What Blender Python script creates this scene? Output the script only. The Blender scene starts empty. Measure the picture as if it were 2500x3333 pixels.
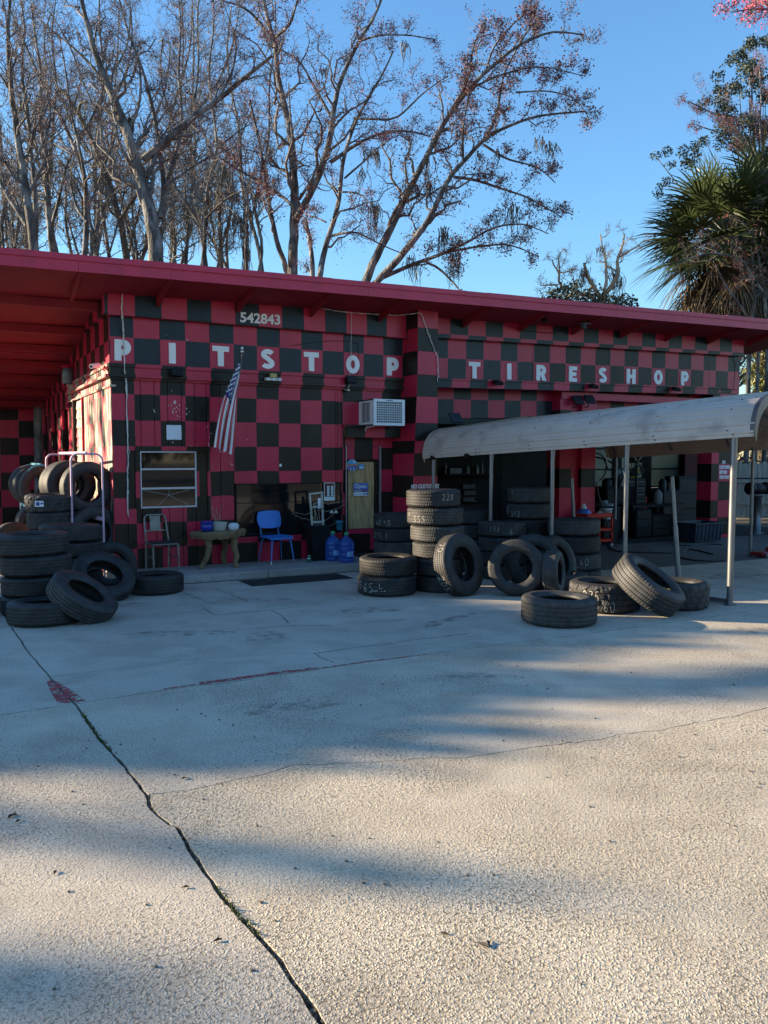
import bpy, math, random
import numpy as np
from mathutils import Vector, Matrix

random.seed(7)
RNG = np.random.default_rng(11)
SC = bpy.context.scene
COL = SC.collection
rad = math.radians
TAU = 2 * math.pi

# ------------------------------------------------------------------ camera
CAM = Vector((-2.7849, -12.9650, 1.8309))
YAW, TILT = 0.50249669, 0.06509084
AX = Vector((math.sin(YAW) * math.cos(TILT), math.cos(YAW) * math.cos(TILT), -math.sin(TILT)))
RX = Vector((math.cos(YAW), -math.sin(YAW), 0))
UX = RX.cross(AX)
cam_d = bpy.data.cameras.new('camera')
cam_o = bpy.data.objects.new('camera', cam_d)
COL.objects.link(cam_o)
cam_d.sensor_fit = 'VERTICAL'
cam_d.sensor_height = 24.0
cam_d.sensor_width = 18.0
cam_d.lens = 24.0 * 2696 / 3333
cam_d.clip_start, cam_d.clip_end = 0.05, 2000
M = Matrix((RX, UX, -AX)).transposed().to_4x4()
M.translation = CAM
cam_o.matrix_world = M
SC.camera = cam_o

# ------------------------------------------------------------------ light
SUN_EL = rad(13.5)
SUN_H = Vector((-0.805, 0.593, 0)).normalized()
SUN_V = SUN_H * math.cos(SUN_EL) + Vector((0, 0, math.sin(SUN_EL)))
w = bpy.data.worlds.new('World')
SC.world = w
w.use_nodes = True
wn = w.node_tree.nodes
bg = wn['Background']
sky = wn.new('ShaderNodeTexSky')
sky.sky_type = 'NISHITA'
sky.sun_disc = False
sky.sun_elevation = SUN_EL
sky.sun_rotation = math.atan2(SUN_H.x, SUN_H.y)
sky.air_density = 1.4
sky.dust_density = 0.0
sky.ozone_density = 6.0
w.node_tree.links.new(sky.outputs[0], bg.inputs[0])
bg.inputs[1].default_value = 0.10
sd = bpy.data.lights.new('sun', 'SUN')
sd.energy = 5.0
sd.angle = rad(0.55)
sd.color = (1.0, 0.81, 0.56)
so = bpy.data.objects.new('sun', sd)
COL.objects.link(so)
so.rotation_euler = SUN_V.to_track_quat('Z', 'Y').to_euler()
so.location = (-20, 15, 20)
SC.view_settings.view_transform = 'Standard'
SC.view_settings.look = 'None'
SC.view_settings.exposure = 1.75
SC.view_settings.gamma = 1.0
SC.view_settings.use_curve_mapping = False
SC.render.film_transparent = False
try:
    SC.cycles.max_bounces = 6
    SC.cycles.transparent_max_bounces = 12
    SC.cycles.use_denoising = True
except Exception:
    pass


def ray(px, py):
    return AX + RX * ((px - 1250) / 2696.0) - UX * ((py - 1666.5) / 2696.0)


def at(px, py, depth):
    """world point on the sight line of a photo pixel, a given depth from the camera"""
    return CAM + ray(px, py) * depth


def onY(px, py, y):
    d = ray(px, py)
    return CAM + d * ((y - CAM.y) / d.y)


def onZ(px, py, z=0.0):
    d = ray(px, py)
    return CAM + d * ((z - CAM.z) / d.z)


# ------------------------------------------------------------------ materials
MATS = {}


def mat(name, col, rough=0.7, metal=0.0, var=0.12, vscale=6.0, bump=0.0, bscale=40.0, spec=0.5, trans=0.0, ior=1.45, bdist=0.01,
        col2=None, c2scale=2.0, c2lo=0.45, c2hi=0.65, stretch=None, wr=None, subs=None):
    if name in MATS:
        return MATS[name]
    m = bpy.data.materials.new(name)
    m.use_nodes = True
    nt = m.node_tree
    N, L = nt.nodes, nt.links
    b = N['Principled BSDF']
    b.inputs['Roughness'].default_value = rough
    b.inputs['Metallic'].default_value = metal
    b.inputs['Specular IOR Level'].default_value = spec
    b.inputs['Transmission Weight'].default_value = trans
    b.inputs['IOR'].default_value = ior
    tc = N.new('ShaderNodeTexCoord')
    mp = N.new('ShaderNodeMapping')
    L.new(tc.outputs['Object'], mp.inputs[0])
    if stretch:
        mp.inputs['Scale'].default_value = stretch
    no = N.new('ShaderNodeTexNoise')
    no.inputs['Scale'].default_value = vscale
    no.inputs['Detail'].default_value = 6
    L.new(mp.outputs[0], no.inputs[0])
    rp = N.new('ShaderNodeValToRGB')
    rp.color_ramp.elements[0].position = 0.3
    rp.color_ramp.elements[1].position = 0.7
    c = list(col)
    rp.color_ramp.elements[0].color = [max(0, x * (1 - var)) for x in c] + [1]
    rp.color_ramp.elements[1].color = [min(1, x * (1 + var)) for x in c] + [1]
    L.new(no.outputs['Fac'], rp.inputs[0])
    out = rp.outputs[0]
    if col2 is not None:
        n2 = N.new('ShaderNodeTexNoise')
        n2.inputs['Scale'].default_value = c2scale
        n2.inputs['Detail'].default_value = 8
        L.new(mp.outputs[0], n2.inputs[0])
        r2 = N.new('ShaderNodeMapRange')
        r2.inputs[1].default_value = c2lo
        r2.inputs[2].default_value = c2hi
        L.new(n2.outputs['Fac'], r2.inputs[0])
        mx = N.new('ShaderNodeMixRGB')
        L.new(r2.outputs[0], mx.inputs[0])
        L.new(out, mx.inputs[1])
        mx.inputs[2].default_value = list(col2) + [1]
        out = mx.outputs[0]
    L.new(out, b.inputs['Base Color'])
    if wr:
        r3 = N.new('ShaderNodeMapRange')
        r3.inputs[3].default_value = wr[0]
        r3.inputs[4].default_value = wr[1]
        L.new(no.outputs['Fac'], r3.inputs[0])
        L.new(r3.outputs[0], b.inputs['Roughness'])
    if bump:
        nb = N.new('ShaderNodeTexNoise')
        nb.inputs['Scale'].default_value = bscale
        nb.inputs['Detail'].default_value = 5
        L.new(mp.outputs[0], nb.inputs[0])
        bp = N.new('ShaderNodeBump')
        bp.inputs['Strength'].default_value = bump
        bp.inputs['Distance'].default_value = bdist
        L.new(nb.outputs['Fac'], bp.inputs['Height'])
        L.new(bp.outputs[0], b.inputs['Normal'])
    MATS[name] = m
    return m


RED = mat('red_paint', (0.50, 0.020, 0.060), 0.33, var=0.10, vscale=3, bump=0.25, bscale=22, stretch=(1, 1, .25), spec=0.45, col2=(.40, .018, .05), c2scale=1.6, c2lo=.5, c2hi=.7)
REDS = mat('red_trim_paint', (0.47, 0.020, 0.060), 0.38, var=0.08, vscale=2, bump=0.25, bscale=12, spec=0.45, col2=(.34, .018, .05), c2scale=2.5, c2lo=.52, c2hi=.75, stretch=(1.2, 1, .35))
BLK = mat('dark_paint', (0.014, 0.012, 0.0095), 0.34, var=0.3, vscale=4, bump=0.3, bscale=22, stretch=(1, 1, .3), spec=0.32,
          col2=(0.026, 0.021, 0.015), c2scale=2.5, c2lo=0.52, c2hi=0.8)
SLATE = mat('slate_paint', (0.010, 0.016, 0.024), 0.34, var=0.25, vscale=4, bump=0.3, bscale=22, stretch=(1, 1, .4), spec=0.38,
            col2=(0.018, 0.024, 0.030), c2scale=2.5, c2lo=0.5, c2hi=0.8)
WOODRED = mat('weathered_red_paint', (0.44, 0.028, 0.055), 0.6, var=0.2, vscale=9, bump=0.6, bscale=60, stretch=(1, 1, .12),
              col2=(0.66, 0.50, 0.36), c2scale=14, c2lo=0.54, c2hi=0.64)
WOODBLK = mat('weathered_dark_paint', (0.03, 0.028, 0.025), 0.6, var=0.3, vscale=9, bump=0.6, bscale=60, stretch=(1, 1, .12),
              col2=(0.58, 0.47, 0.33), c2scale=14, c2lo=0.47, c2hi=0.56)
WHITEP = mat('white_paint', (0.86, 0.86, 0.86), 0.5, var=0.04)
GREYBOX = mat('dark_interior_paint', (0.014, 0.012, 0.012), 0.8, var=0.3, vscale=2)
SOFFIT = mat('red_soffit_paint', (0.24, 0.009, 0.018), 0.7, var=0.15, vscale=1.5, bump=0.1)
ALU = mat('white_aluminium', (0.47, 0.48, 0.50), 0.35, 0.2, var=0.05)
GALV = mat('galvanised_steel', (0.20, 0.205, 0.21), 0.42, 0.75, var=0.18, vscale=8, stretch=(4, 4, .6), col2=(.25, .2, .15), c2scale=5, c2lo=.62, c2hi=.75)
STEEL = mat('dull_steel', (0.17, 0.17, 0.165), 0.55, 0.5, var=0.2)
DKMETAL = mat('dark_metal', (0.008, 0.008, 0.009), 0.55, 0.2, var=0.3, spec=.3)
BLACKP = mat('black_plastic', (0.009, 0.009, 0.010), 0.5, var=0.2, spec=.35)
GREENCAP = mat('green_plastic', (0.02, 0.32, 0.12), 0.4, var=0.05)
TOOLRED = mat('red_enamel', (0.55, 0.02, 0.015), 0.3, var=0.08)
YELLOW = mat('yellow_plastic', (0.6, 0.5, 0.05), 0.5, var=0.1)
BLUEPL = mat('blue_chair_plastic', (0.035, 0.17, 0.52), 0.42, var=0.08, vscale=8)
BLUEMET = mat('blue_chair_metal', (0.05, 0.15, 0.40), 0.4, .2, var=0.15)
CHROME = mat('worn_chrome', (0.5, 0.5, 0.5), 0.25, 0.9, var=0.1)
GREYCH = mat('grey_chair_metal', (0.24, 0.22, 0.19), 0.5, 0.55, var=0.2, vscale=12, col2=(.16, .1, .06), c2scale=9, c2lo=.58, c2hi=.7)
BLACKVINYL = mat('black_vinyl', (0.02, 0.02, 0.022), 0.4, var=0.2)
BARKWOOD = mat('weathered_wood', (0.19, 0.12, 0.06), 0.8, var=0.35, vscale=10, bump=0.8, bscale=30, stretch=(1, 1, .3))
SLABTOP = mat('slab_wood', (0.24, 0.17, 0.095), 0.75, var=0.35, vscale=14, bump=0.4, bscale=30)
BLUEGLAZE = mat('blue_glaze', (0.01, 0.03, 0.25), 0.12, var=0.1)
WHITEGLAZE = mat('white_glaze', (0.65, 0.68, 0.70), 0.25, var=0.08, bump=0.6, bscale=60)
CREAMPOT = mat('cream_pot', (0.42, 0.42, 0.36), 0.5, var=0.12)
LIMEPOT = mat('pale_yellow_pot', (0.42, 0.45, 0.26), 0.5, var=0.1)
TEALPOT = mat('teal_pot', (0.02, 0.16, 0.24), 0.45, var=0.1)
DRY = mat('dry_stem', (0.34, 0.27, 0.19), 0.8, var=0.3)
PINK = mat('pink_paint_steel', (0.52, 0.36, 0.46), 0.4, 0.1, var=0.1)
CYAN = mat('light_blue_paint_steel', (0.13, 0.36, 0.44), 0.4, 0.1, var=0.1)
LABELW = mat('white_label', (0.7, 0.72, 0.75), 0.5, var=0.08)
CARPORT = mat('beige_roof_metal', (0.50, 0.39, 0.32), 0.45, 0.05, var=0.07, vscale=3, bump=0.05, bscale=8, stretch=(1, 1, 1),
              col2=(.30, .235, .19), c2scale=2.6, c2lo=.54, c2hi=.72)
CARTRIM = mat('brown_trim_metal', (0.09, 0.062, 0.062), 0.4, 0.15, var=0.1)
RUBBERMAT = mat('rubber_mat', (0.02, 0.02, 0.02), 0.85, var=0.3, bump=.3, bscale=120)
CHALK = mat('yellow_white_chalk', (0.46, 0.44, 0.37), 0.9, var=0.15, vscale=60)
FENCEW = mat('silvered_fence_wood', (0.36, 0.33, 0.28), 0.85, var=0.25, vscale=6, bump=0.5, bscale=30, stretch=(3, 3, .3))
CABLEW = mat('white_cable_sheath', (0.62, 0.60, 0.56), 0.5, var=0.15)
CABLEB = mat('black_cable_sheath', (0.02, 0.02, 0.02), 0.5)
DIRT = mat('bare_dirt', (0.12, 0.095, 0.065), 0.95, var=0.35, vscale=3, bump=1, bscale=12, col2=(.2, .17, .12), c2scale=1.2)
JOINTDIRT = mat('joint_grit', (0.075, 0.06, 0.045), 0.95, var=0.4, vscale=40, bump=1, bscale=120)
WEED = mat('weed_green', (0.075, 0.095, 0.03), 0.7, var=0.3, vscale=20)
GRIT = mat('grit_stone', (0.13, 0.11, 0.085), 0.9, var=0.4, vscale=30)
BARK = mat('grey_bark', (0.082, 0.077, 0.072), 0.9, var=0.5, vscale=7, bump=1.0, bscale=16, stretch=(1, 1, .4), spec=.2, bdist=.05,
           col2=(.22, .216, .21), c2scale=4.5, c2lo=.47, c2hi=.62)
TWIG = mat('grey_twig', (0.125, 0.117, 0.116), 0.85, var=0.3, vscale=3)
MOSSY = mat('mossy_bark', (0.07, 0.056, 0.036), 0.9, var=0.4, vscale=4, bump=1, bscale=16, col2=(.11, .095, .05), c2scale=2)
PALEBARK = mat('pale_dead_wood', (0.33, 0.27, 0.18), 0.85, var=0.25, vscale=5, bump=.8, bscale=20)
BUD = mat('red_bud', (0.17, 0.035, 0.045), 0.7, var=0.4, vscale=2)
RUST = mat('rust_leaf', (0.12, 0.035, 0.032), 0.7, var=0.4, vscale=2)
PINKBUD = mat('pink_bud', (0.42, 0.07, 0.11), 0.7, var=0.3, vscale=2)
MOSS = mat('hanging_moss', (0.13, 0.115, 0.085), 0.9, var=0.3, vscale=5)
LEAFG = mat('dark_evergreen_leaf', (0.032, 0.046, 0.025), 0.6, var=0.4, vscale=2)
LEAFY = mat('yellow_green_leaf', (0.13, 0.13, 0.04), 0.5, var=0.4, vscale=1.5)
LEAFO = mat('olive_leaf', (0.10, 0.10, 0.045), 0.55, var=0.4, vscale=2)
PALMG = mat('palm_green', (0.036, 0.052, 0.018), 0.42, var=0.35, vscale=1.5)
PALMD = mat('palm_dead', (0.115, 0.085, 0.05), 0.75, var=0.4, vscale=3)
WOODSB = mat('brown_woods_foliage', (0.085, 0.066, 0.038), 0.8, var=0.5, vscale=.8)
FLAGR = mat('flag_red', (0.48, 0.05, 0.06), 0.8, var=0.06)
FLAGW = mat('flag_white', (0.72, 0.70, 0.70), 0.8, var=0.04)
FLAGB = mat('flag_blue', (0.025, 0.035, 0.17), 0.8, var=0.1)
SIGNBLUE = mat('sign_blue', (0.10, 0.16, 0.50), 0.4, var=0.04)
SIGNSKY = mat('sign_sky', (0.08, 0.35, 0.62), 0.4, var=0.1)
SIGNNAVY = mat('sign_navy', (0.02, 0.06, 0.25), 0.4, var=0.05)
SIGNORANGE = mat('sign_orange', (0.6, 0.2, 0.05), 0.4)
SIGNBLACK = mat('sign_black', (0.012, 0.012, 0.014), 0.4)
SIGNRED = mat('sign_red', (0.5, 0.02, 0.03), 0.4)
SIGNWHITE = mat('sign_white', (0.62, 0.70, 0.70), 0.4, var=0.05)
PLAQUE = mat('pale_plaque', (0.70, 0.75, 0.80), 0.4, var=0.03)
TAN = mat('plywood', (0.86, 0.53, 0.25), 0.65, var=0.35, vscale=4, stretch=(6, 6, .8), bump=.2, col2=(.42, .27, .12), c2scale=3, c2lo=.5, c2hi=.7)
ACWHITE = mat('ac_white', (0.66, 0.68, 0.70), 0.45, var=0.04)
ACFIN = mat('ac_fin', (0.06, 0.075, 0.08), 0.5, .4, var=0.2)
CANGREEN = mat('can_green', (0.01, 0.16, 0.07), 0.3, .3, var=0.1)
BLUEBAG = mat('blue_plastic_bag', (0.04, 0.16, 0.55), 0.4, var=0.15)
BINBLUE = mat('dark_blue_bin', (0.02, 0.03, 0.05), 0.5, var=0.2)
FROST = mat('dusty_window_glass', (0.13, 0.16, 0.15), 0.45, var=0.25, vscale=1.6, trans=0.85)
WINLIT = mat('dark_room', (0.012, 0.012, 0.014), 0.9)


def glass(name, col, rough=0.03, alpha=None):
    m = bpy.data.materials.new(name)
    m.use_nodes = True
    b = m.node_tree.nodes['Principled BSDF']
    b.inputs['Base Color'].default_value = (*col, 1)
    b.inputs['Roughness'].default_value = rough
    b.inputs['Specular IOR Level'].default_value = 0.7
    if alpha is not None:
        b.inputs['Alpha'].default_value = alpha
    MATS[name] = m
    return m


DKGLASS = glass('dark_window_glass', (0.008, 0.010, 0.012), 0.04, 0.86)
DOORGLASS = glass('door_glass', (0.03, 0.025, 0.018), 0.05, 0.12)
JUG = mat('blue_jug_plastic', (0.10, 0.26, 0.85), 0.12, var=0.03, trans=0.75, ior=1.33)
WATER = mat('jug_label', (0.25, 0.45, 0.8), 0.4, var=0.05)


def concrete_mat(name, base, rough_amt, warm):
    m = bpy.data.materials.new(name)
    m.use_nodes = True
    nt = m.node_tree
    N, L = nt.nodes, nt.links
    b = N['Principled BSDF']
    b.inputs['Roughness'].default_value = 0.9
    b.inputs['Specular IOR Level'].default_value = 0.25
    tc = N.new('ShaderNodeTexCoord')

    def noise(sc, det=6, dist=0.0):
        n = N.new('ShaderNodeTexNoise')
        n.inputs['Scale'].default_value = sc
        n.inputs['Detail'].default_value = det
        n.inputs['Distortion'].default_value = dist
        L.new(tc.outputs['Object'], n.inputs[0])
        return n.outputs['Fac']

    def math_(op, a, bb):
        n = N.new('ShaderNodeMath')
        n.operation = op
        for i, v in enumerate((a, bb)):
            if isinstance(v, (int, float)):
                n.inputs[i].default_value = v
            else:
                L.new(v, n.inputs[i])
        return n.outputs[0]

    def ramp(f, stops):
        r = N.new('ShaderNodeValToRGB')
        e = r.color_ramp.elements
        e[0].position, e[0].color = stops[0][0], (*stops[0][1], 1)
        e[1].position, e[1].color = stops[-1][0], (*stops[-1][1], 1)
        for p, c in stops[1:-1]:
            x = e.new(p)
            x.color = (*c, 1)
        L.new(f, r.inputs[0])
        return r.outputs[0]

    def mix(f, a, bb, mode='MIX'):
        n = N.new('ShaderNodeMixRGB')
        n.blend_type = mode
        for i, v in enumerate((f, a, bb)):
            if isinstance(v, (int, float)):
                n.inputs[i].default_value = v
            elif isinstance(v, tuple):
                n.inputs[i].default_value = (*v, 1)
            else:
                L.new(v, n.inputs[i])
        return n.outputs[0]

    c = Vector(base)
    big = ramp(noise(0.55, 9, .6), [(0.32, tuple(c * 0.86)), (0.55, tuple(c)), (0.72, tuple(c * 1.08))])
    stain = ramp(noise(2.3, 10, .5), [(0.40, (0.74, 0.72, 0.70)), (0.58, (1, 1, 1))])
    col = mix(0.55, big, stain, 'MULTIPLY')
    fine = ramp(noise(95, 3), [(0.34, (0.62, 0.60, 0.57)), (0.52, (1, 1, 1)), (0.7, (1.12, 1.1, 1.06))])
    col = mix(1.0, col, fine, 'MULTIPLY')
    # pits between the stones of the exposed aggregate
    vo = N.new('ShaderNodeTexVoronoi')
    vo.inputs['Scale'].default_value = 92
    vo.feature = 'F1'
    vo.inputs['Randomness'].default_value = 1
    L.new(tc.outputs['Object'], vo.inputs[0])
    vn = N.new('ShaderNodeTexVoronoi')
    vn.inputs['Scale'].default_value = 27
    L.new(tc.outputs['Object'], vn.inputs[0])
    patch = N.new('ShaderNodeMapRange')
    patch.inputs[1].default_value = 0.36
    patch.inputs[2].default_value = 0.60
    L.new(noise(.8, 6, .5), patch.inputs[0])
    stn = N.new('ShaderNodeMapRange')
    stn.interpolation_type = 'SMOOTHSTEP'
    stn.inputs[1].default_value = 0.62
    stn.inputs[2].default_value = 0.22
    L.new(vo.outputs['Distance'], stn.inputs[0])
    pit = ramp(noise(55, 5, .3), [(0.37, (0, 0, 0)), (0.45, (1, 1, 1))])
    pitf = N.new('ShaderNodeRGBToBW')
    L.new(pit, pitf.inputs[0])
    gap = ramp(noise(30, 6, .4), [(0.40, (0, 0, 0)), (0.56, (1, 1, 1))])
    gapf = N.new('ShaderNodeRGBToBW')
    L.new(gap, gapf.inputs[0])
    hole = math_('MULTIPLY', math_('SUBTRACT', 1.0, pitf.outputs[0]), math_('ADD', math_('MULTIPLY', patch.outputs[0], .8), .2))
    hgt = math_('ADD', math_('MULTIPLY', math_('MULTIPLY', stn.outputs[0], gapf.outputs[0]), 0.55), math_('MULTIPLY', noise(170, 3), 0.35))
    hgt = math_('MULTIPLY', hgt, math_('ADD', math_('MULTIPLY', patch.outputs[0], 0.7), 0.3))
    hgt = math_('SUBTRACT', hgt, math_('MULTIPLY', hole, 1.0))
    bp = N.new('ShaderNodeBump')
    bp.inputs['Strength'].default_value = 1.0
    bp.inputs['Distance'].default_value = 0.0065 * rough_amt
    L.new(hgt, bp.inputs['Height'])
    L.new(bp.outputs[0], b.inputs['Normal'])
    dk = math_('MULTIPLY', hole, 0.80 * min(1, rough_amt + .15))
    col = mix(dk, col, tuple(c * 0.33))  # shadow inside the pits is put into the colour
    pale = math_('MULTIPLY', math_('MULTIPLY', stn.outputs[0], gapf.outputs[0]), 0.22 * min(1, rough_amt))
    col = mix(pale, col, tuple(min(.75, q * 1.3) for q in c))
    spots = ramp(noise(5.5, 4, .8), [(0.66, (0, 0, 0)), (0.74, (1, 1, 1))])
    sb_ = N.new('ShaderNodeRGBToBW')
    L.new(spots, sb_.inputs[0])
    col = mix(math_('MULTIPLY', sb_.outputs[0], .28), col, tuple(c * 0.45))
    if warm:
        col = mix(0.18, col, (0.34, 0.27, 0.17))
    L.new(col, b.inputs['Base Color'])
    MATS[name] = m
    return m


CONC_NEAR = concrete_mat('exposed_concrete', (0.58, 0.495, 0.375), 1.2, False)
CONC_MID = concrete_mat('worn_concrete', (0.56, 0.485, 0.385), 0.75, False)
CONC_FAR = concrete_mat('smooth_concrete', (0.50, 0.45, 0.375), 0.35, False)
DARKCONC = concrete_mat('dark_concrete', (0.14, 0.13, 0.12), 0.35, False)  # much darker concrete tone for the slab under the carport
BAYFLOOR = concrete_mat('dark_bay_floor', (0.032, 0.030, 0.028), 0.3, False)  # near-black concrete tone for the bay floor
CURBC = concrete_mat('curb_concrete', (0.36, 0.335, 0.31), 0.3, False)


def redpaint_mat():
    m = mat('worn_red_ground_paint', (0.33, 0.05, 0.055), 0.85, var=0.3, vscale=20, bump=.5, bscale=60)
    N, L = m.node_tree.nodes, m.node_tree.links
    b = N['Principled BSDF']
    tc = N.new('ShaderNodeTexCoord')
    n = N.new('ShaderNodeTexNoise')
    n.inputs['Scale'].default_value = 22
    n.inputs['Detail'].default_value = 8
    L.new(tc.outputs['Object'], n.inputs[0])
    r = N.new('ShaderNodeMapRange')
    r.inputs[1].default_value = 0.42
    r.inputs[2].default_value = 0.54
    L.new(n.outputs['Fac'], r.inputs[0])
    L.new(r.outputs[0], b.inputs['Alpha'])
    return m


GROUNDRED = redpaint_mat()


def rubber_mat(name, col, sipe_n, zig):
    m = bpy.data.materials.new(name)
    m.use_nodes = True
    N, L = m.node_tree.nodes, m.node_tree.links
    b = N['Principled BSDF']
    b.inputs['Roughness'].default_value = 0.62
    b.inputs['Specular IOR Level'].default_value = 0.42
    tc = N.new('ShaderNodeTexCoord')
    sp = N.new('ShaderNodeSeparateXYZ')
    L.new(tc.outputs['Object'], sp.inputs[0])

    def mt(op, a, bb=None):
        n = N.new('ShaderNodeMath')
        n.operation = op
        for i, v in enumerate((a, bb)):
            if v is None:
                continue
            if isinstance(v, (int, float)):
                n.inputs[i].default_value = v
            else:
                L.new(v, n.inputs[i])
        return n.outputs[0]
    ang = mt('ARCTAN2', sp.outputs[1], sp.outputs[0])
    ph = mt('ADD', mt('MULTIPLY', ang, sipe_n), mt('MULTIPLY', mt('ABSOLUTE', sp.outputs[2]), zig))
    s = mt('SINE', ph)
    no = N.new('ShaderNodeTexNoise')
    no.inputs['Scale'].default_value = 9
    no.inputs['Detail'].default_value = 7
    L.new(tc.outputs['Object'], no.inputs[0])
    r = N.new('ShaderNodeValToRGB')
    r.color_ramp.elements[0].position = .3
    r.color_ramp.elements[1].position = .75
    r.color_ramp.elements[0].color = [c * .65 for c in col] + [1]
    r.color_ramp.elements[1].color = [c * 1.6 + .006 for c in col] + [1]
    L.new(no.outputs['Fac'], r.inputs[0])
    oi = N.new('ShaderNodeObjectInfo')
    vr = N.new('ShaderNodeMapRange')
    vr.inputs[3].default_value = .6
    vr.inputs[4].default_value = 1.75
    L.new(oi.outputs['Random'], vr.inputs[0])
    du = N.new('ShaderNodeTexNoise')
    du.inputs['Scale'].default_value = 3.2
    du.inputs['Detail'].default_value = 5
    L.new(tc.outputs['Object'], du.inputs[0])
    dr_ = N.new('ShaderNodeMapRange')
    dr_.inputs[1].default_value = .5
    dr_.inputs[2].default_value = .8
    dr_.inputs[4].default_value = .45
    L.new(du.outputs['Fac'], dr_.inputs[0])
    mv = N.new('ShaderNodeVectorMath')
    mv.operation = 'SCALE'
    L.new(r.outputs[0], mv.inputs[0])
    L.new(vr.outputs[0], mv.inputs['Scale'])
    md = N.new('ShaderNodeMixRGB')
    L.new(dr_.outputs[0], md.inputs[0])
    L.new(mv.outputs[0], md.inputs[1])
    md.inputs[2].default_value = (.055, .048, .040, 1)
    L.new(md.outputs[0], b.inputs['Base Color'])
    st = N.new('ShaderNodeMapRange')
    st.inputs[1].default_value = 0.72
    st.inputs[2].default_value = 0.95
    L.new(s, st.inputs[0])
    h = mt('ADD', mt('MULTIPLY', st.outputs[0], -1.0 if sipe_n else 0.0), mt('MULTIPLY', no.outputs['Fac'], .25))
    bp = N.new('ShaderNodeBump')
    bp.inputs['Strength'].default_value = 0.9
    bp.inputs['Distance'].default_value = 0.005
    L.new(h, bp.inputs['Height'])
    L.new(bp.outputs[0], b.inputs['Normal'])
    MATS[name] = m
    return m


TREAD = rubber_mat('tread_rubber', (0.021, 0.020, 0.019), 88, 60)
TREAD2 = rubber_mat('coarse_tread_rubber', (0.022, 0.021, 0.021), 54, 90)
SIDEW = rubber_mat('sidewall_rubber', (0.014, 0.014, 0.0142), 0, 0)

# ------------------------------------------------------------------ mesh helpers
ORG = {}


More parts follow.
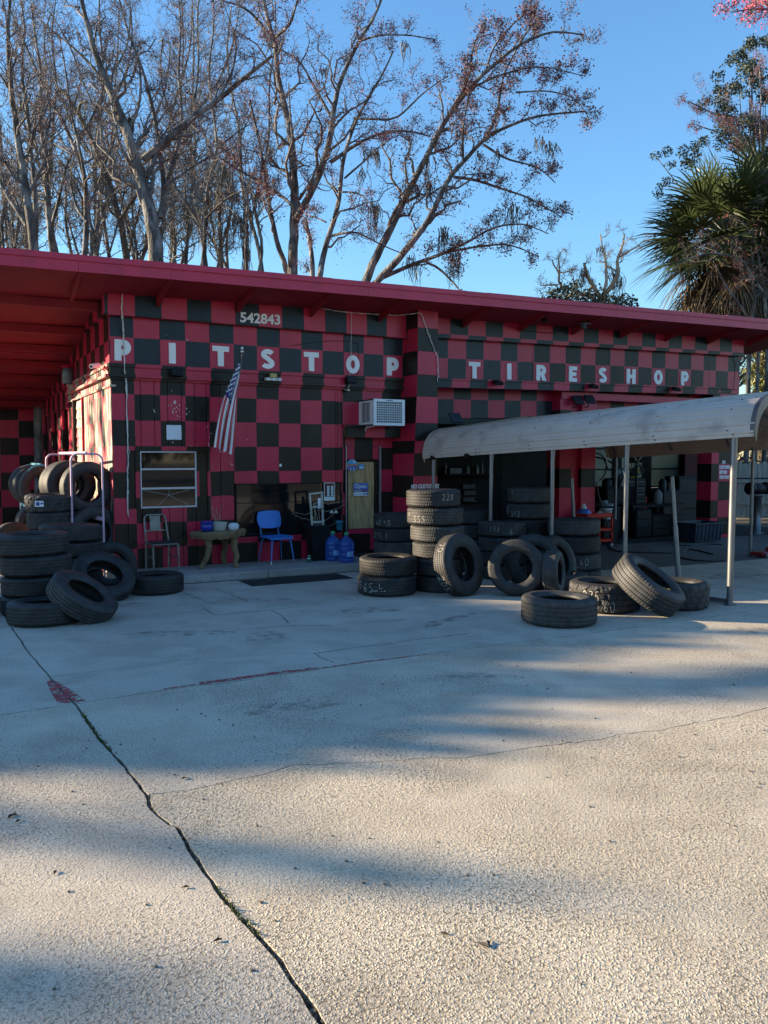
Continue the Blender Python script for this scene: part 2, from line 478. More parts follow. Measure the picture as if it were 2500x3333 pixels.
class MB:
    def __init__(s):
        s.v, s.f, s.m, s.s = [], [], [], []

    def add(s, verts, faces, mi=0, smooth=False):
        o = len(s.v)
        s.v += [tuple(p) for p in verts]
        for f in faces:
            s.f.append(tuple(o + i for i in f))
            s.m.append(mi)
            s.s.append(smooth)
        return s

    def box(s, a, b, mi=0, bev=0.0):
        x0, y0, z0 = [min(p, q) for p, q in zip(a, b)]
        x1, y1, z1 = [max(p, q) for p, q in zip(a, b)]
        if bev <= 0:
            v = [(x0, y0, z0), (x1, y0, z0), (x1, y1, z0), (x0, y1, z0), (x0, y0, z1), (x1, y0, z1), (x1, y1, z1), (x0, y1, z1)]
            return s.add(v, [(0, 3, 2, 1), (4, 5, 6, 7), (0, 1, 5, 4), (1, 2, 6, 5), (2, 3, 7, 6), (3, 0, 4, 7)], mi)
        # box with chamfered vertical and top/bottom edges (octagonal rings)
        e = min(bev, (x1 - x0) / 2.2, (y1 - y0) / 2.2, (z1 - z0) / 2.2)

        def ring(i, z):
            return [(x0 + i + e, y0 + i, z), (x1 - i - e, y0 + i, z), (x1 - i, y0 + i + e, z), (x1 - i, y1 - i - e, z),
                    (x1 - i - e, y1 - i, z), (x0 + i + e, y1 - i, z), (x0 + i, y1 - i - e, z), (x0 + i, y0 + i + e, z)]
        v = ring(e, z0) + ring(0, z0 + e) + ring(0, z1 - e) + ring(e, z1)
        F = [tuple(reversed(range(8))), tuple(range(24, 32))]
        for k in range(3):
            for i in range(8):
                j = (i + 1) % 8
                F.append((k * 8 + i, k * 8 + j, k * 8 + 8 + j, k * 8 + 8 + i))
        return s.add(v, F, mi)

    def obox(s, c, ax, ay, az, mi=0):
        """oriented box: centre and three half-vectors"""
        c, ax, ay, az = map(Vector, (c, ax, ay, az))
        v = [c + ax * i + ay * j + az * k for k in (-1, 1) for i, j in ((-1, -1), (1, -1), (1, 1), (-1, 1))]
        return s.add(v, [(0, 3, 2, 1), (4, 5, 6, 7), (0, 1, 5, 4), (1, 2, 6, 5), (2, 3, 7, 6), (3, 0, 4, 7)], mi)

    def bar(s, p, q, wd, th, up=(0, 0, 1), mi=0):
        p, q, up = Vector(p), Vector(q), Vector(up)
        d = (q - p)
        a = d.cross(up)
        if a.length < 1e-6:
            a = d.cross(Vector((1, 0, 0)))
        a.normalize()
        b = a.cross(d).normalized()
        return s.obox((p + q) / 2, a * wd / 2, b * th / 2, d / 2, mi)

    def quad(s, *p, mi=0):
        return s.add(p, [tuple(range(len(p)))], mi)

    def tube(s, pts, r, k=8, mi=0, cap=True, closed=False):
        pts = [Vector(p) for p in pts]
        n = len(pts)
        rr = r if hasattr(r, '__len__') else [r] * n
        o = []
        prev = None
        for i, p in enumerate(pts):
            if closed:
                t = pts[(i + 1) % n] - pts[i - 1]
            else:
                t = pts[min(i + 1, n - 1)] - pts[max(i - 1, 0)]
            t = t.normalized() if t.length > 1e-9 else Vector((0, 0, 1))
            if prev is None:
                a = t.cross(Vector((0, 0, 1)))
                if a.length < 0.1:
                    a = t.cross(Vector((1, 0, 0)))
            else:
                a = prev - t * prev.dot(t)
            a.normalize()
            prev = a
            b = t.cross(a)
            for j in range(k):
                an = TAU * j / k
                o.append(p + (a * math.cos(an) + b * math.sin(an)) * rr[i])
        F = []
        m = n if closed else n - 1
        for i in range(m):
            for j in range(k):
                j2 = (j + 1) % k
                i2 = (i + 1) % n
                F.append((i * k + j, i * k + j2, i2 * k + j2, i2 * k + j))
        s.add(o, F, mi, True)
        if cap and not closed:
            s.add(o[:k], [tuple(reversed(range(k)))], mi)
            s.add(o[-k:], [tuple(range(k))], mi)
        return s

    def lathe(s, prof, k=24, c=(0, 0, 0), mi=0, sq=0.0, capb=True, capt=False, smooth=True):
        """profile [(r,z)...] turned round the vertical axis at c; sq>0 squares the section"""
        o = []
        for r, z in prof:
            for j in range(k):
                an = TAU * j / k
                x, y = math.cos(an), math.sin(an)
                if sq:
                    q = (abs(x) ** (2 + sq * 6) + abs(y) ** (2 + sq * 6)) ** (-1 / (2 + sq * 6))
                    x, y = x * q, y * q
                o.append((c[0] + r * x, c[1] + r * y, c[2] + z))
        F = []
        for i in range(len(prof) - 1):
            for j in range(k):
                j2 = (j + 1) % k
                F.append((i * k + j, i * k + j2, (i + 1) * k + j2, (i + 1) * k + j))
        s.add(o, F, mi, smooth)
        if capb:
            s.add(o[:k], [tuple(reversed(range(k)))], mi)
        if capt:
            s.add(o[-k:], [tuple(range(k))], mi)
        return s

    def grid(s, fn, nu, nv, mi=0, smooth=True, mfn=None):
        o = [fn(i / nu, j / nv) for j in range(nv + 1) for i in range(nu + 1)]
        base = len(s.v)
        s.v += [tuple(p) for p in o]
        for j in range(nv):
            for i in range(nu):
                a = base + j * (nu + 1) + i
                s.f.append((a, a + 1, a + nu + 2, a + nu + 1))
                s.m.append(mfn(i, j) if mfn else mi)
                s.s.append(smooth)
        return s

    def mesh(s, name, mats, org=(0, 0, 0)):
        me = bpy.data.meshes.new(name)
        V = np.array(s.v, dtype=float).reshape(-1, 3) - np.array(org, dtype=float)
        me.from_pydata(V.tolist(), [], s.f)
        for m in (mats if isinstance(mats, (list, tuple)) else [mats]):
            me.materials.append(m)
        me.polygons.foreach_set('material_index', s.m)
        me.polygons.foreach_set('use_smooth', s.s)
        me.update()
        return me

    def build(s, name, mats, parent=None, org=None):
        if parent is not None:
            org = ORG[parent.name]
        elif org is None:
            org = (0, 0, 0)
        o = bpy.data.objects.new(name, s.mesh(name, mats, org))
        COL.objects.link(o)
        if parent is not None:
            o.parent = parent
        else:
            o.location = org
        ORG[o.name] = tuple(org)
        return o


def tag(o, label=None, cat=None, group=None, kind=None):
    if label:
        o['label'] = label
    if cat:
        o['category'] = cat
    if group:
        o['group'] = group
    if kind:
        o['kind'] = kind
    return o


def thing(name, loc, label, cat, group=None):
    o = bpy.data.objects.new(name, None)
    o.empty_display_size = 0.2
    COL.objects.link(o)
    o.location = loc
    ORG[o.name] = tuple(loc)
    return tag(o, label, cat, group)


def text_on(name, txt, size, origin, right, up, mats, parent, bold=0.0, depth=0.004, align='LEFT', shear=0.0, sx=1.0):
    c = bpy.data.curves.new('txt', 'FONT')
    c.body = txt
    c.size = size
    c.offset = bold
    c.extrude = depth / 2
    c.align_x = align
    c.shear = shear
    c.resolution_u = 3
    t = bpy.data.objects.new('txt', c)
    me = bpy.data.meshes.new_from_object(t)
    bpy.data.objects.remove(t)
    right, up = Vector(right).normalized(), Vector(up).normalized()
    n = right.cross(up)
    org = Vector(ORG[parent.name])
    P = [Vector(origin) + right * (v.co.x * sx) + up * v.co.y + n * v.co.z - org for v in me.vertices]
    for v, p in zip(me.vertices, P):
        v.co = p
    me.materials.clear()
    me.materials.append(mats)
    me.name = name
    o = bpy.data.objects.new(name, me)
    COL.objects.link(o)
    o.parent = parent
    ORG[o.name] = tuple(org)
    return o


def outline_on(name, polys, origin, right, up, m, parent, depth=0.02):
    """flat letter from closed outlines (first outer, others holes or islands), with real thickness"""
    c = bpy.data.curves.new('ol', 'CURVE')
    c.dimensions = '2D'
    c.fill_mode = 'BOTH'
    c.extrude = depth / 2
    for pl in polys:
        sp = c.splines.new('POLY')
        sp.points.add(len(pl) - 1)
        for q, (x, y) in zip(sp.points, pl):
            q.co = (x, y, 0, 1)
        sp.use_cyclic_u = True
    t = bpy.data.objects.new('ol', c)
    me = bpy.data.meshes.new_from_object(t)
    bpy.data.objects.remove(t)
    right, up = Vector(right).normalized(), Vector(up).normalized()
    n = right.cross(up)
    org = Vector(ORG[parent.name])
    for v in me.vertices:
        v.co = Vector(origin) + right * v.co.x + up * v.co.y + n * v.co.z - org
    me.materials.clear()
    me.materials.append(m)
    o = bpy.data.objects.new(name, me)
    COL.objects.link(o)
    o.parent = parent
    ORG[o.name] = tuple(org)
    return o

# ------------------------------------------------------------------ ground
gm = MB()
gm.quad((-400, -300, -0.08), (400, -300, -0.08), (400, 500, -0.08), (-400, 500, -0.08))
ground = tag(gm.build('ground', DIRT), kind='structure')


def wob(pts, step=0.12, amp=0.006, seed=0):
    """polyline resampled and roughened"""
    r = random.Random(seed)
    o = []
    for (x0, y0), (x1, y1) in zip(pts[:-1], pts[1:]):
        n = max(1, int(math.hypot(x1 - x0, y1 - y0) / step))
        for i in range(n):
            t = i / n
            j = amp if (i or o) else 0
            o.append((x0 + (x1 - x0) * t + r.uniform(-j, j), y0 + (y1 - y0) * t + r.uniform(-j, j)))
    o.append(pts[-1])
    return o


JX = [(-2.06, -1.0), (-2.06, -2.8), (-2.01, -4.5), (-1.95, -5.63), (-1.88, -6.53)]
JX2 = [(-1.88, -6.53), (-1.86, -7.41), (-1.82, -7.95), (-1.80, -8.48), (-1.82, -8.70), (-1.78, -8.92), (-1.755, -8.96), (-1.77, -9.3), (-1.765, -9.71),
       (-1.74, -9.96), (-1.72, -10.22), (-1.72, -10.6), (-1.70, -13.0), (-1.66, -24)]
CR = [(-1.79, -8.48), (-1.60, -8.53), (-1.38, -8.52), (-1.15, -8.51), (-0.94, -8.46), (-0.70, -8.56), (-0.51, -8.65), (-0.2, -8.74), (0.02, -8.86), (0.3, -8.88), (0.62, -8.93),
      (0.95, -9.0), (1.2, -9.0), (1.5, -9.07), (1.82, -9.06), (2.2, -9.1), (2.58, -9.07), (4.0, -9.2), (8.0, -9.0), (16, -9.1)]
XJ = [(-1.88, -6.53), (-1.24, -6.48), (-0.55, -6.51), (0.66, -6.45), (1.66, -6.46), (3.34, -6.50), (6.2, -6.46), (16, -6.4)]
UJ = [(-1.95, -5.63), (-0.79, -5.58), (0.0, -5.78), (0.39, -5.93), (1.2, -6.08), (1.85, -6.15), (2.7, -6.05), (4.3, -6.0), (16, -5.8)]


def off(pts, dx, dy, jit, seed):
    r = random.Random(seed)
    return [(x + dx + r.uniform(-jit, jit), y + dy + r.uniform(-jit, jit)) for x, y in pts]


def slab(poly, m, th=0.06, z=0.0):
    mb = MB()
    n = len(poly)
    area = sum(poly[i][0] * poly[(i + 1) % n][1] - poly[(i + 1) % n][0] * poly[i][1] for i in range(n))
    if area < 0:
        poly = poly[::-1]
    top = [(x, y, z) for x, y in poly]
    bot = [(x, y, z - th) for x, y in poly]
    mb.add(top, [tuple(range(n))])
    mb.add(top + bot, [(i + n, (i + 1) % n + n, (i + 1) % n, i) for i in range(n)])
    o = mb.build('concrete_slab', m, None)
    o.parent = lot
    return o


lotm = MB()
lotm.quad((-16, -24, -0.05), (16, -24, -0.05), (16, 14, -0.05), (-16, 14, -0.05))
lot = tag(lotm.build('parking_lot', JOINTDIRT), kind='structure')
jx2 = wob(JX2, .07, .0045, 1)
cr = wob(CR, .06, .010, 2)
xj = wob(XJ, .15, .006, 3)
uj = wob(UJ, .12, .007, 4)
jx = wob(JX, .15, .006, 5)
jr = [p for p in jx2 if p[1] > -8.48]
jl = [p for p in jx2 if p[1] <= -8.48]
# near right slab, below the crack
slab(off(cr, .012, -.006, .002, 6) + [(16, -24), (-1.63, -24)] + off(jl, .013, 0, .004, 7)[::-1], CONC_NEAR)
# between crack and cross joint
slab(off(xj, .012, -.009, .002, 8) + off(cr, .012, .004, .002, 9)[::-1] + off(jr, .010, 0, .003, 10)[::-1][:-1], CONC_MID)
# strip
slab(off(uj, .010, -.005, .002, 11) + off(xj, .010, .008, .002, 12)[::-1], CONC_FAR)
# back right, up to the walkway and the garage threshold
slab(off(jx, .010, 0, .002, 13)[:-6] + off(uj, .012, .006, .002, 14) + [(16, -3.3), (8, -3.1), (5.1, -2.6), (4.76, -1.11), (-0.46, -1.11), (-0.46, -0.3), (-0.46, -0.2), (-2.05, -0.2)], CONC_FAR)
# left slabs
slab(off(jx2, -.011, 0, .004, 15) + [(-16, -24), (-16, -6.60), (-2.4, -6.57)], CONC_MID)
slab(off(jx, -.008, 0, .002, 16) + [(-2.4, -6.54), (-16, -6.57), (-16, -1.0)], CONC_FAR)
slab([(-16, -0.98), (-2.07, -0.98), (-2.06, -0.21), (-0.37, -0.21), (-0.37, 9.45), (-16, 9.45)], CONC_FAR)
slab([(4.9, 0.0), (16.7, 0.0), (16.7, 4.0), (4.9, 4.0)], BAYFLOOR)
slab([(4.775, -1.11), (5.11, -2.585), (8, -3.085), (16, -3.285), (16, -0.015), (4.9, -0.015)], DARKCONC)

# worn red paint along the joints
rp = MB()
rp.add([(x, y, .004) for x, y in [(-1.99, -5.78), (-1.93, -5.74), (-1.84, -6.2), (-1.80, -6.49), (-1.87, -6.50), (-1.99, -6.47), (-2.0, -6.1)]], [tuple(range(7))])
for xa, xb, h in ((-1.2, -0.9, .03), (-0.9, -0.1, .075), (-.1, .15, .06), (.15, .8, .03), (.8, 1.25, .02)):
    rp.quad((xa, -6.475, .004), (xb, -6.465, .004), (xb, -6.465 + h, .004), (xa, -6.475 + h, .004))
tag(rp.build('painted_line', GROUNDRED), kind='structure')

# hairline cracks in the older slabs
ck = MB()
qz = lambda x, y: onZ(600 + x * 1.0504, 1900 + y * 1.0504, .0015)
for ln in ([(60, 75), (95, 97), (200, 88), (320, 75), (435, 60)], [(0, 28), (40, 45), (105, 66)], [(90, 12), (150, 35), (205, 58)], [(265, 80), (300, 98), (327, 126)], [(403, 215), (425, 230), (472, 246)],
           [(403, 217), (470, 205), (600, 190), (740, 170), (900, 152)], [(120, 150), (240, 135), (360, 128), (470, 130)], [(500, 120), (620, 118), (700, 108)]):
    P_ = []
    for (xa, ya), (xb, yb) in zip(ln[:-1], ln[1:]):
        for t in np.linspace(0, 1, 8)[:-1]:
            P_.append(qz(xa + (xb - xa) * t, ya + (yb - ya) * t) + Vector((rr_c := random.uniform(-.008, .008), random.uniform(-.008, .008), 0)))
    for a, b in zip(P_[:-1], P_[1:]):
        d = (b - a).normalized()
        n_ = Vector((-d.y, d.x, 0)) * random.uniform(.003, .008)
        ck.quad(a - n_, b - n_, b + n_, a + n_)
tag(ck.build('pavement_cracks', JOINTDIRT), kind='structure')

# old oil drips and damp stains
def stain_mat():
    m = mat('oil_stain', (0.10, 0.092, 0.085), 0.7, var=0.3, vscale=10)
    N, L = m.node_tree.nodes, m.node_tree.links
    b = N['Principled BSDF']
    tc = N.new('ShaderNodeTexCoord')
    n = N.new('ShaderNodeTexNoise')
    n.inputs['Scale'].default_value = 7
    n.inputs['Detail'].default_value = 9
    L.new(tc.outputs['Object'], n.inputs[0])
    r = N.new('ShaderNodeMapRange')
    r.inputs[1].default_value = 0.45
    r.inputs[2].default_value = 0.75
    r.inputs[4].default_value = 0.55
    L.new(n.outputs['Fac'], r.inputs[0])
    L.new(r.outputs[0], b.inputs['Alpha'])
    return m


OILSTAIN = stain_mat()
osr = random.Random(31)
osm = MB()
for k, (x, y, a, b_) in enumerate(((.9, -2.9, .5, .16), (1.8, -4.2, .35, .2), (-.6, -4.4, .6, .14), (2.3, -5.2, .5, .12), (.2, -5.0, .3, .18), (6.5, -5.0, .7, .3), (8.2, -4.4, .8, .3), (4.8, -7.2, .35, .15), (1.1, -7.3, .3, .1), (-.9, -2.4, .5, .15), (7.4, -6.6, .6, .2), (3.0, -2.3, .5, .15), (-.5, -7.4, .4, .12))):
    th = osr.uniform(-.4, .4)
    pts = []
    for q_ in np.linspace(0, TAU, 17)[:-1]:
        rr3 = osr.uniform(.75, 1.2)
        u_, v_ = a * math.cos(q_) * rr3, b_ * math.sin(q_) * rr3
        pts.append((x + u_ * math.cos(th) - v_ * math.sin(th), y + u_ * math.sin(th) + v_ * math.cos(th), .0022 + k * .0001))
    osm.add(pts, [tuple(range(16))])
tag(osm.build('oil_stains', OILSTAIN), kind='structure')

# weeds and grit in the long joint
wd, gr = MB(), MB()
rr = random.Random(3)
for i in range(900):
    k = rr.random()
    y = -6.6 - (rr.random() ** 1.1) * 6.0
    # joint x at y
    for (x0, y0), (x1, y1) in zip(JX2[:-1], JX2[1:]):
        if y1 <= y <= y0:
            x = x0 + (x1 - x0) * (y - y0) / (y1 - y0)
            break
    green = math.sin(y * 2.3) + math.sin(y * 5.1 + 1) + (1.2 if y > -7.7 else -.4)
    px = x + rr.gauss(0, .006)
    if green > 0.5 and rr.random() < .6:
        for _ in range(3):
            a, l = rr.uniform(0, TAU), rr.uniform(.008, .022)
            b = (px, y, -.012)
            t = (px + math.cos(a) * l * .7, y + math.sin(a) * l * .7, rr.uniform(.002, .022))
            s_ = (px + math.cos(a + 1.2) * l * .35, y + math.sin(a + 1.2) * l * .35, .004)
            wd.add([b, s_, t], [(0, 1, 2)])
    s = rr.uniform(.003, .009)
    gr.obox((px + rr.gauss(0, .012), y, -.016 + s * .5 + rr.uniform(-.01, .004)), (s, s * .3, 0), (-s * .3, s * .8, 0), (0, s * .2, s * .7))
tag(wd.build('joint_weeds', WEED), 'thin green weeds growing in the long pavement joint', 'weeds', kind='stuff')
for i in range(120):
    x, y = rr.uniform(-3.2, 2.6), rr.uniform(-10.9, -7)
    s = rr.uniform(.0025, .006)
    gr.obox((x, y, s * .5), (s, s * .3, 0), (-s * .3, s * .8, 0), (0, s * .2, s * .6))
tag(gr.build('grit', GRIT), 'loose grit lying in the pavement joint', 'grit', kind='stuff')
# leaf scraps and stones on the lot
lf = MB()
for px, py in ((45, 2655), (60, 2675), (35, 2660), (600, 2535), (605, 2890), (710, 3064), (1447, 3042), (1830, 2414), (1855, 2419), (1575, 3080), (1590, 3072), (180, 2842), (2390, 2230), (783, 2216), (300, 2380)):
    p = onZ(px, py)
    a, l = rr.uniform(0, TAU), rr.uniform(.015, .03)
    d, e = Vector((math.cos(a), math.sin(a), 0)) * l, Vector((-math.sin(a), math.cos(a), 0)) * l * .4
    lf.add([p - d + Vector((0, 0, .003)), p + e + Vector((0, 0, .012)), p + d + Vector((0, 0, .004)), p - e + Vector((0, 0, .010))], [(0, 1, 2, 3)])
tag(lf.build('fallen_leaves', mat('leaf_scrap', (.05, .04, .03), .8)), 'dry leaf scraps lying on the concrete lot', 'leaves', kind='stuff')

# ------------------------------------------------------------------ the building
BL = thing('shop_building', (-0.337, 0, 0), 'long flat-roofed shop painted in red and black checks', 'building')
Q = 0.391
jr_ = random.Random(21)


def panel(mb, o, u, v, n, uc, vc, dark, depth, jit=0.007, zr=None, sides='lrtb', mi=(0, 1)):
    """checked sheet: front cells in two paints, edges going back by depth. o origin, u v unit axes, n outward."""
    o, u, v, n = map(Vector, (o, u, v, n))
    U, V = len(uc), len(vc)
    P = {}
    for i, a in enumerate(uc):
        for j, b in enumerate(vc):
            ja = jr_.uniform(-jit, jit) if 0 < i < U - 1 else 0
            jb = jr_.uniform(-jit, jit) if 0 < j < V - 1 else 0
            z = zr(a) if zr else 0
            P[i, j] = o + u * (a + ja) + v * (b + jb + z)
    back = -n * depth
    flip = u.cross(v).dot(n) < 0

    def q(a, b, c, d, m):
        mb.quad(*((a, b, c, d) if not flip else (d, c, b, a)), mi=m)
    for i in range(U - 1):
        for j in range(V - 1):
            m = mi[1] if dark(i, j) else mi[0]
            q(P[i, j], P[i + 1, j], P[i + 1, j + 1], P[i, j + 1], m)
            if depth:
                if j == 0 and 'b' in sides:
                    q(P[i, j] + back, P[i + 1, j] + back, P[i + 1, j], P[i, j], m)
                if j == V - 2 and 't' in sides:
                    q(P[i, j + 1], P[i + 1, j + 1], P[i + 1, j + 1] + back, P[i, j + 1] + back, m)
                if i == 0 and 'l' in sides:
                    q(P[i, j] + back, P[i, j], P[i, j + 1], P[i, j + 1] + back, m)
                if i == U - 2 and 'r' in sides:
                    q(P[i + 1, j], P[i + 1, j] + back, P[i + 1, j + 1] + back, P[i + 1, j + 1], m)
    return mb


def cuts(a, b, q=Q, o=0.0):
    """check boundaries o+k*q between a and b, plus the ends; returns cuts and index of each cell"""
    c = [a]
    k = math.floor((a - o) / q + 1e-6) + 1
    while o + k * q < b - 1e-3:
        if o + k * q > a + 1e-3:
            c.append(o + k * q)
        k += 1
    c.append(b)
    idx = [math.floor(((c[i] + c[i + 1]) / 2 - o) / q) for i in range(len(c) - 1)]
    return c, idx


ZR0 = 2.406  # a row boundary: cells above it have row index 0


def rows(a, b):
    c, idx = cuts(a, b, 0.394, ZR0)
    return c, idx


def front(mb, x0, x1, z0, z1, y, depth, jit=0.007, zr=None, q=Q, o=0.0, sides='lrtb', par=0):
    uc, ui = cuts(x0, x1, q, o)
    vc, vi = rows(z0, z1)
    panel(mb, (0, y, 0), (1, 0, 0), (0, 0, 1), (0, -1, 0), uc, vc, lambda i, j: (ui[i] + vi[j] + par) % 2 == 0, depth, jit, zr, sides)


PM = [RED, BLK]
PMU = [RED, SLATE]
# lower left wall: vertical siding boards with open grooves between them
backing = MB()
backing.box((-0.335, 0.035, 0.12), (1.56, 0.10, 1.06), 1)
backing.box((-0.335, 0.035, 1.94), (1.56, 0.10, 3.06), 1)
backing.box((-0.335, 0.035, 1.06), (0.06, 0.10, 1.94), 1)
backing.box((0.95, 0.035, 1.06), (1.56, 0.10, 1.94), 1)
backing.build('wall_sheathing', PM, BL)
edges = [-0.337, -0.13, 0.09, 0.30, 0.505, 0.72, 0.93, 1.12, 1.34, 1.563]
for a, b in zip(edges[:-1], edges[1:]):
    x0, x1 = a + .005, b - .005
    if x1 <= 0.07 or x0 >= 0.94:
        spans = [(0.12, 3.06)]
    else:
        spans = [(0.12, 1.05), (1.945, 3.06)]
    for z0, z1 in spans:
        mb = MB()
        front(mb, x0, x1, z0, z1, -jr_.uniform(0, .003), 0.034)
        mb.build('siding_board', PM, BL)
# pieces beside the window opening where a board straddles it
for x0, x1 in ((0.0, 0.062), (0.948, 0.99)):
    mb = MB()
    front(mb, x0, x1, 1.05, 1.945, .004, 0.03)
    mb.build('siding_board', PM, BL)
# smooth sheets to the right, up to the door
for x0, x1, z0, z1 in ((1.568, 2.735, 1.412, 3.06), (2.740, 3.395, 1.412, 3.06), (3.402, 3.512, 1.412, 3.06), (1.568, 2.2, 0.12, 0.515),
                       (2.205, 2.9, 0.12, 0.515), (2.905, 3.512, 0.12, 0.515), (3.495, 3.512, 0.515, 1.412)):
    mb = MB()
    front(mb, x0, x1, z0, z1, 0.0, 0.03)
    mb.build('wall_sheet', PM, BL)
bk = MB()
bk.box((1.565, 0.032, 1.412), (3.512, 0.10, 3.06), 1)
bk.box((1.565, 0.032, 0.12), (3.512, 0.10, 0.515), 1)
bk.build('wall_sheathing', PM, BL)
# narrow battens over the sheet joints
for x in (1.566, 3.398, 3.44, 3.516):
    mb = MB()
    front(mb, x - .013, x + .013, 1.42, 2.95, -.012, .012, 0)
    mb.build('batten', PM, BL)
# base board
mb = MB()
front(mb, -0.350, 1.575, 0.50, 0.565, -.022, .024, 0)
mb.build('base_trim', PM, BL)
mb = MB()
front(mb, 1.58, 3.50, 0.500, 0.535, -.022, .024, 0)
mb.build('base_trim', PM, BL)
# wall above the door
mb = MB()
front(mb, 3.514, 4.75, 2.36, 3.06, 0.0, 0.10)
mb.build('wall_sheet', PM, BL)
mb = MB()
front(mb, 3.56, 4.62, 2.19, 2.355, -.09, .15)
mb.build('door_header', PM, BL)
mb = MB()
front(mb, 3.515, 4.62, 2.36, 2.40, -.11, .11)
mb.build('header_ledge', PM, BL)

# ledge between lower wall and sign band
LEDGE = [((-0.385, 4.72), 3.195, 3.245, -.12), ((-0.375, 4.72), 3.085, 3.195, -.085), ((-0.40, 4.72), 3.045, 3.085, -.115), ((-0.36, 4.72), 3.01, 3.045, -.055)]
for (x0, x1), z0, z1, y in LEDGE:
    mb = MB()
    uc, ui = cuts(x0, x1)
    panel(mb, (0, y, 0), (1, 0, 0), (0, 0, 1), (0, -1, 0), uc, [z0, z1], lambda i, j: (ui[i] + 1) % 2 == 0, -y + .03)
    mb.build('ledge_moulding', PM, BL)


# sign band (two rows of checks) in sheets, and the number band above it
def band(x0s, z0, z1, y, ji, zr=None, q=Q, o=0.0, name='sign_band_sheet', nrow=None, par=0, depth=.12):
    for x0, x1 in zip(x0s[:-1], x0s[1:]):
        pm_ = PMU if (x0 < 7.0 or name.startswith('number')) else PM
        mb = MB()
        uc, ui = cuts(x0 + .003, x1 - .003, q, o)
        vc = nrow or [z0, z1]
        panel(mb, (0, y, 0), (1, 0, 0), (0, 0, 1), (0, -1, 0), uc, vc, lambda i, j: (ui[i] + ji + j + par) % 2 == 0, depth, .007, zr)
        mb.build(name, pm_, BL)


band([-0.355, 0.39, 1.17, 2.35, 3.52, 4.72], 3.245, 4.0, -.05, 2, nrow=[3.245, 3.645, 4.0])
band([-0.44, 1.56, 3.12, 4.72], 3.955, 4.44, -.17, 4, nrow=[3.955, 4.44], name='number_band_sheet', depth=.3)
mb = MB()
uc, ui = cuts(-0.445, 4.72)
panel(mb, (0, -.175, 0), (1, 0, 0), (0, 0, 1), (0, -1, 0), uc, [3.945, 3.97], lambda i, j: ui[i] % 2 == 0, .17)
mb.build('band_drip_edge', PM, BL)

# right half: bands step up very slightly towards the far end
O2, Q2 = 5.655, 0.400


def zs(x):
    return max(0.0, x - 5.4) * 0.0185


def cell(x):
    return x


RX0, RX1 = 5.15, 13.62
band([5.15, 7.62, 9.25, 11.3, 12.62, RX1], 3.26, 4.02, -.05, 1, zs, Q2, O2, nrow=[3.26, 3.655, 4.03], par=1)
band([5.15, 8.0, 10.8, RX1], 4.075, 4.50, -.17, 3, zs, Q2, 5.615, nrow=[4.075, 4.52], name='number_band_sheet', depth=.3, par=1)
band([5.15, 8.0, 10.8, RX1], 4.0, 4.072, -.19, 2, zs, Q2, 5.615, nrow=[4.0, 4.072], name='band_drip_edge', depth=.2, par=1)
band([5.15, 8.0, 10.8, 12.84], 3.115, 3.26, -.17, 0, zs, Q2, 5.66, nrow=[3.115, 3.26], name='ledge_moulding', depth=.2, par=1)
band([5.15, 12.84], 3.245, 3.275, -.20, 0, zs, Q2, 5.66, nrow=[3.245, 3.275], name='ledge_moulding', depth=.2, par=1)
# recessed wall over the garage bays
mb = MB()
uc, ui = cuts(5.15, 8.42, Q2, 5.605)
panel(mb, (0, .28, 0), (1, 0, 0), (0, 0, 1), (0, -1, 0), uc, [2.58, 2.93, 3.2], lambda i, j: (ui[i] + j) % 2 == 0, .12, .004, zs)
mb.build('garage_header', PMU, BL)
mb = MB()
mb.box((5.15, .02, 2.46), (8.42, .38, 2.575), 1)
mb.build('garage_lintel', PM, BL)
mb = MB()
uc, ui = cuts(9.36, 12.86, Q2, 5.605)
panel(mb, (0, .28, 0), (1, 0, 0), (0, 0, 1), (0, -1, 0), uc, [2.62, 2.95, 3.25], lambda i, j: (ui[i] + j + 1) % 2 == 0, .12, .004, zs)
mb.build('garage_header', PM, BL)
mb = MB()
mb.box((8.4, -.02, 3.02), (12.86, .3, 3.16), 0)
mb.build('garage_lintel', PM, BL)
for x0, x1, ylo in ((8.40, 8.70, .02), (8.98, 9.36, .02)):
    mb = MB()
    vc, vi = rows(0.0, 3.2)
    panel(mb, (0, ylo, 0), (1, 0, 0), (0, 0, 1), (0, -1, 0), [x0, x1], vc, lambda i, j: vi[j] % 3 == 0, .4, .003)
    mb.build('garage_post', PM, BL)
mb = MB()
mb.box((8.70, .12, 0), (8.98, .34, 3.2), 0)
mb.build('garage_post', PM, BL)
# right corner pier with blocks
pz = [0.0, .07, .46, .86, 1.29, 1.70, 2.09, 2.5, 2.9, 3.3, 3.72, 4.1, 4.5]
for k in range(len(pz) - 1):
    mb = MB()
    panel(mb, (0, 0.0, 0), (1, 0, 0), (0, 0, 1), (0, -1, 0), [12.85, 13.09, 13.47, 13.72], [pz[k] + .003, pz[k + 1] - .003],
          lambda i, j: (k + i) % 2 == 0, .4, .004)
    mb.build('pier_block', PM, BL)

# buttress between the two halves, wider at its foot
bz = [0.0, 0.35, 0.74, 1.13, 1.52, 1.91, 2.13, 2.44, 2.905, 3.285, 3.69, 4.09, 4.52]


def bx(z):
    return 4.735 - 0.155 * max(0, (3.3 - z) / 3.3) ** 1.0 if z < 3.3 else 4.735


